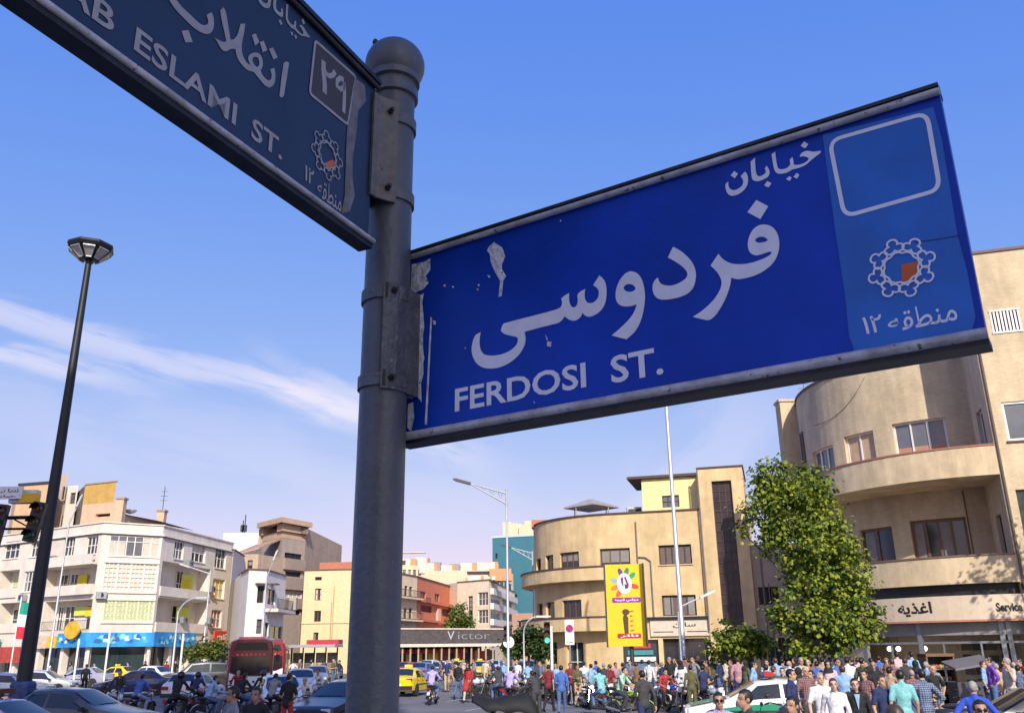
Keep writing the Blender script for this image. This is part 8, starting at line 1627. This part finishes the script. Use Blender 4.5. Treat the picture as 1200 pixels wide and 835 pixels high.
def crowd():
    # --- named figures: head position in the photo fixes where they stand
    Hd = lambda u, v, *a, z0=0.0, **k: person(at_head(u, v, z0), *a, **k)
    Yd = lambda u, Y, *a, z0=0.0, **k: person((atY(u, 770, Y).x, Y, z0), *a, **k)
    Hd(841, 805, -8, 'stand', 'lavender', 'short', 'charcoal', 'black', 'man in sunglasses and lavender shirt at the bottom beside the orange cone', extra='sunglasses', skin=1)
    Hd(873, 808, -75, 'stand', 'charcoal', 'short', 'black', 'black', 'dark haired man looking left at the bottom edge, right of the man in sunglasses', skin=1)
    Hd(927, 809, -50, 'stand', 'grey', 'short', 'black', 'black', 'dark haired man at the bottom edge below the man in the navy shirt', skin=1)
    Hd(881, 777, 85, 'walk', 'sky', 'short', 'palejeans', 'black', 'man in pale blue shirt and light jeans standing before the police car')
    Hd(926, 787, 60, 'stand', 'navy', 'short', 'charcoal', 'black', 'man in a navy shirt right of the police car, back of the front row')
    Hd(943, 783, 10, 'stand', 'check', 'short', 'charcoal', 'bald', 'bald man in a red checked shirt among the front row of the crowd')
    Hd(960, 789, 5, 'stand', 'white', 'short', 'charcoal', 'grey', 'grey haired man in a white short sleeved shirt facing us')
    Hd(975, 791, -15, 'walk', 'white', 'long', 'charcoal', 'brown', 'man in a white long sleeved shirt beside the grey haired man')
    Hd(1000, 790, -12, 'stand', 'black', 'long', 'black', 'black', 'bearded man in a black suit with a blue shirt front', extra='suit')
    Hd(1031, 788, 20, 'stand', 'navy', 'short', 'charcoal', 'brown', 'man in a dark navy t-shirt facing us beside the teal shirt')
    Hd(1054, 788, 172, 'stand', 'teal', 'short', 'tan', 'black', 'man in a bright teal shirt with his back to us')
    Hd(1079, 786, 184, 'hips', 'bluecheck', 'long', 'charcoal', 'black', 'man in a blue checked shirt with his back to us, hands on hips')
    Hd(1047, 824, 190, 'stand', 'black', 'long', 'black', 'brown', 'person at the bottom edge of whom only the brown hair shows')
    Hd(1145, 811, -12, 'stand', 'sky', 'short', 'charcoal', 'black', 'man in sunglasses and pale blue shirt near the lower right corner', extra='sunglasses', skin=1)
    Hd(1138, 794, 150, 'hips', 'royal', 'long', 'navy', 'grey', 'man in a royal blue jacket behind the man with sunglasses, lower right')
    Hd(1158, 771, -100, 'hips', 'purple', 'long', 'jeans', 'black', 'man in a bright purple shirt by the metal food counter', z0=.13); Hd(1179, 772, -80, 'phone', 'cream', 'short', 'grey', 'grey', 'man in a cream shirt with a hand raised to his head', z0=.13); Hd(1194, 769, -90, 'stand', 'maroon', 'short', 'black', 'black', 'man in a maroon shirt at the right edge', z0=.13)
    Yd(1051, 31.5, 178, 'hips', 'pink', 'short', 'black', 'black', 'man in a pale pink t-shirt looking into the food shop', z0=.30); Yd(1068, 31.8, 185, 'stand', 'sky', 'short', 'palejeans', 'black', 'man in a light blue shirt looking into the shop, right of the pink t-shirt', z0=.25)
    Yd(1038, 30.5, -30, 'talk', 'orange', 'long', 'brown', 'scarf', 'woman in an orange coat before the food shop', z0=.13, extra='brown'); Yd(1020, 31.5, 180, 'stand', 'navy', 'short', 'charcoal', 'black', 'man in navy with his back to us, left of the woman in orange', z0=.2); Yd(1029, 33, 170, 'stand', 'blue', 'short', 'jeans', 'black', 'man in a mid blue shirt deeper in the shop entrance', z0=.2); Yd(1012, 29.5, 40, 'stand', 'rose', 'long', 'grey', 'brown', 'person in a rose pink top between the suit and the shop', z0=.13)
    Yd(992, 29, 160, 'stand', 'white', 'long', 'tan', 'black', 'man in white with his back to us behind the bearded man', z0=.13); Yd(980, 27.5, 30, 'stand', 'blue', 'short', 'charcoal', 'black', 'man in a blue shirt behind the two men in white', z0=.13); Yd(969, 27, -25, 'talk', 'pink', 'long', 'grey', 'scarf', 'woman in a pink top and dark scarf under the tall tree', z0=.13); Yd(956, 31, 165, 'stand', 'blue', 'long', 'jeans', 'black', 'man in a blue long sleeved shirt below the tall tree trunk', z0=.13); Yd(938, 30, 0, 'stand', 'cream', 'short', 'brown', 'grey', 'man in cream with grey hair behind the police car', z0=.13); Yd(1005, 33, 180, 'shift', 'pink', 'short', 'charcoal', 'brown', 'person in pink by the left pillar of the shop', z0=.13)
    Yd(657, 33, 176, 'walk', 'blue', 'long', 'jeans', 'black', 'man in blue shirt and jeans walking away in the middle of the road')
    Yd(628, 31.5, 205, 'lean', 'charcoal', 'long', 'charcoal', 'black', 'man in dark clothes leaning over the black cloth')
    Yd(642, 36, 160, 'walk', 'maroon', 'short', 'black', 'black', 'man in a maroon shirt walking left of the man in blue')
    Yd(549, 43, -20, 'walk', 'red', 'coat', 'cream', 'scarf', 'woman in a long red coat walking in the road', extra='bag'); Yd(537, 46, 170, 'walk', 'black', 'long', 'jeans', 'black', 'man in black walking away left of the woman in red')
    Yd(702, 33.5, 195, 'ride', 'teal', 'short', 'jeans', 'black', 'man in a teal t-shirt sitting sideways on a parked motorcycle')
    Yd(752, 23.5, 200, 'walk', 'charcoal', 'long', 'navy', 'black', 'man in charcoal walking across in front of the motorcycle row')
    Yd(777, 34.2, 20, 'ride', 'red', 'short', 'black', 'black', 'man in a bright red shirt astride a parked motorcycle'); Yd(808, 33, 175, 'stand', 'olive', 'long', 'olive', 'black', 'man in an olive uniform standing by the tall grey lamp pole')
    Yd(822, 34, 190, 'hips', 'navy', 'short', 'black', 'black', 'man in navy with hands on hips right of the olive uniform'); Yd(103, 56, 180, 'stand', 'black', 'long', 'black', 'black', 'man all in black standing before the lavender silver car')
    Yd(341, 26, 170, 'shift', 'black', 'short', 'red', 'black', 'person in a black t-shirt and red trousers seen from behind by the white hatchback')
    Hd(301, 805, -12, 'stand', 'black', 'short', 'black', 'black', 'man in black facing us at the bottom edge below the bus', skin=1); Hd(274, 808, -60, 'stand', 'grey', 'short', 'black', 'black', 'man in grey looking left at the bottom edge beside the man in black', skin=1)
    # --- riders, each with a motorcycle of their own
    def rider(u, Y, face, shirt, sleeve, tr, hair, colr, lab, blab):
        x = atY(u, 770, Y).x; a = R(face-90); d = V3((math.cos(a), math.sin(a), 0)); bike((x, Y, 0), face-90, colr, blab); person((x-d.x*.22, Y-d.y*.22, 0.0), face, 'ride', shirt, sleeve, tr, hair, lab)
    rider(172, 35, 170, 'blue', 'short', 'palejeans', 'black', (.02, .02, .02), 'rider in a blue t-shirt seen from behind, lower left', 'black motorcycle ridden by the man in the blue t-shirt'); rider(217, 33.5, 165, 'black', 'long', 'black', 'helmet', (.05, .05, .06), 'rider in black with a black helmet, lower left', 'dark motorcycle ridden by the helmeted rider'); rider(259, 33, 130, 'sky', 'long', 'jeans', 'black', (.3, .3, .32), 'rider in a pale blue shirt turning right before the bus', 'grey motorcycle under the rider in pale blue')
    rider(281, 40, 20, 'maroon', 'long', 'black', 'black', (.5, .1, .02), 'rider in maroon in front of the bus', 'orange motorcycle under the rider in maroon'); rider(310, 38, 200, 'black', 'long', 'charcoal', 'helmet', (.6, .3, .02), 'rider in black with a helmet right of the bus front', 'amber motorcycle right of the bus front'); rider(357, 30, -10, 'white', 'short', 'grey', 'fringe', (.65, .65, .66), 'rider in white beside the front facing hatchback', 'white motorcycle beside the front facing hatchback')
    rider(508, 42, 172, 'lavender', 'long', 'jeans', 'black', (.6, .6, .62), 'rider in a lavender shirt right of the near yellow taxi', 'white motorcycle under the lavender shirted rider'); rider(600, 38, 160, 'lavender', 'short', 'charcoal', 'black', (.35, .05, .05), 'rider in a dull lavender top by the row of motorcycles', 'red motorcycle at the right end of the lattice lamp row'); rider(735, 32, 60, 'mint', 'short', 'charcoal', 'black', (.3, .55, .04), 'rider in a mint shirt on a lime green motorcycle', 'lime green motorcycle in the middle of the crowd')
    for k, (u, Y, f, sh, tr, hr, cc, lab, blab) in enumerate(((142, 39, 10, 'charcoal', 'jeans', 'black', (.03, .03, .03), 'rider in charcoal facing us left of the rider in the blue t-shirt', 'black motorcycle left of the silver parked one, lower left'), (236, 38, 175, 'navy', 'black', 'helmet', (.4, .03, .03), 'rider in navy with a helmet behind the rider in pale blue', 'red motorcycle close behind the white hatchback'), (292, 34, 150, 'black', 'jeans', 'black', (.2, .2, .22), 'rider in black and jeans before the bus windscreen', 'grey motorcycle before the bus windscreen'), (327, 33, 165, 'grey', 'black', 'black', (.02, .02, .02), 'rider in grey between the bus and the front facing hatchback', 'black motorcycle between the bus and the hatchback'), (372, 40, -15, 'white', 'charcoal', 'black', (.5, .5, .5), 'rider in white left of the dark car by the pole', 'silver motorcycle left of the dark car by the pole'), (583, 40, 190, 'charcoal', 'jeans', 'black', (.05, .06, .2), 'rider in charcoal pulling out of the lattice lamp row', 'blue motorcycle pulling out of the lattice lamp row'))):
        rider(u, Y, f, sh, 'short' if k % 2 else 'long', tr, hr, cc, lab, blab)
    # --- people further off: shops, pavement and behind the motorcycles
    rnd = random.Random(77); G = 'onlookers in the crowd on the pavement'
    shirts = ['white', 'navy', 'grey', 'sky', 'cream', 'black', 'blue', 'white', 'maroon', 'lavender', 'charcoal', 'tan', 'grey', 'bluecheck', 'navy', 'black', 'check', 'olive', 'cream', 'rose', 'brown', 'sky']
    trs = ['charcoal', 'jeans', 'black', 'grey', 'tan', 'navy']; poses = ['stand', 'talk', 'hips', 'phone', 'shift', 'walk']
    zones = [('below the billboard', [(668, 40.5), (676, 39), (684, 42), (692, 40), (698, 44), (707, 41), (714, 38.6), (721, 42), (729, 40.5), (738, 43), (745, 40), (752, 42.5), (760, 40.2), (768, 43), (775, 40.5)], .0),
             ('left of the small tree', [(784, 38.5), (790, 41), (797, 37.5), (803, 40), (812, 38.2), (818, 41.5), (827, 37), (834, 39.5), (842, 36.5), (849, 38.6), (856, 36)], .13),
             ('under the tall tree', [(864, 34.6), (872, 32.5), (898, 33.6), (908, 32), (916, 34), (924, 32.2), (932, 33.5), (946, 32), (952, 33.8), (963, 32.6), (972, 34)], .13),
             ('by the shop corner', [(896, 29), (905, 27), (915, 28.5), (934, 26), (948, 25), (961, 24.5), (985, 25), (1010, 24), (1016, 25.5), (1040, 25), (1066, 24.5), (1090, 25.5), (1092, 29), (1084, 30.5), (1166, 28), (1174, 30), (1186, 29.5), (1190, 27), (1150, 30.5)], .0),
             ('before the food shop', [(984, 32), (997, 31), (1009, 27.5), (1022, 27), (1044, 28), (1060, 29), (1072, 27.8)], .13),
             ('on the road by the green light', [(634, 44), (651, 41), (618, 47), (606, 49), (590, 48.5)], 0),
             ('crossing before the arcade', [(517, 58), (524, 54), (530, 62), (543, 60), (556, 57), (569, 62), (578, 59)], 0),
             ('under the blue banner', [(112, 70), (151, 77), (171, 76.5), (196, 76), (206, 77), (214, 75), (60, 76), (84, 77)], .0),
             ('by the bus shelter', [(344, 70), (352, 68), (366, 71), (379, 69), (391, 66), (398, 68)], 0)]
    used = {}
    for where, spots, z0 in zones:
        for k, (u, Y) in enumerate(spots):
            for _ in range(60):
                s, t = rnd.choice(shirts), rnd.choice(trs)
                if (where, s, t) not in used: break
            used[(where, s, t)] = 1; face = rnd.choice((170, 185, 160, 10, -20, 60, -70, 130, -140)); po = rnd.choice(poses) if 'road' not in where and 'crossing' not in where else 'walk'; woman = rnd.random() < .12; sl = 'coat' if woman else ('short' if rnd.random() < .6 else 'long'); hr = 'scarf' if woman else rnd.choice(('black', 'black', 'black', 'brown', 'grey', 'fringe'))
            lab = '%s in a %s %s and %s trousers %s' % ('woman' if woman else 'person', {'bluecheck': 'blue checked', 'check': 'red checked', 'sky': 'pale blue'}.get(s, s), 'coat' if woman else 'top', {'charcoal': 'dark grey'}.get(t, t), where)
            person((atY(u, 770, Y).x, Y, z0), face+rnd.uniform(-12, 12), po, s, sl, t, hr, lab, G)
crowd()
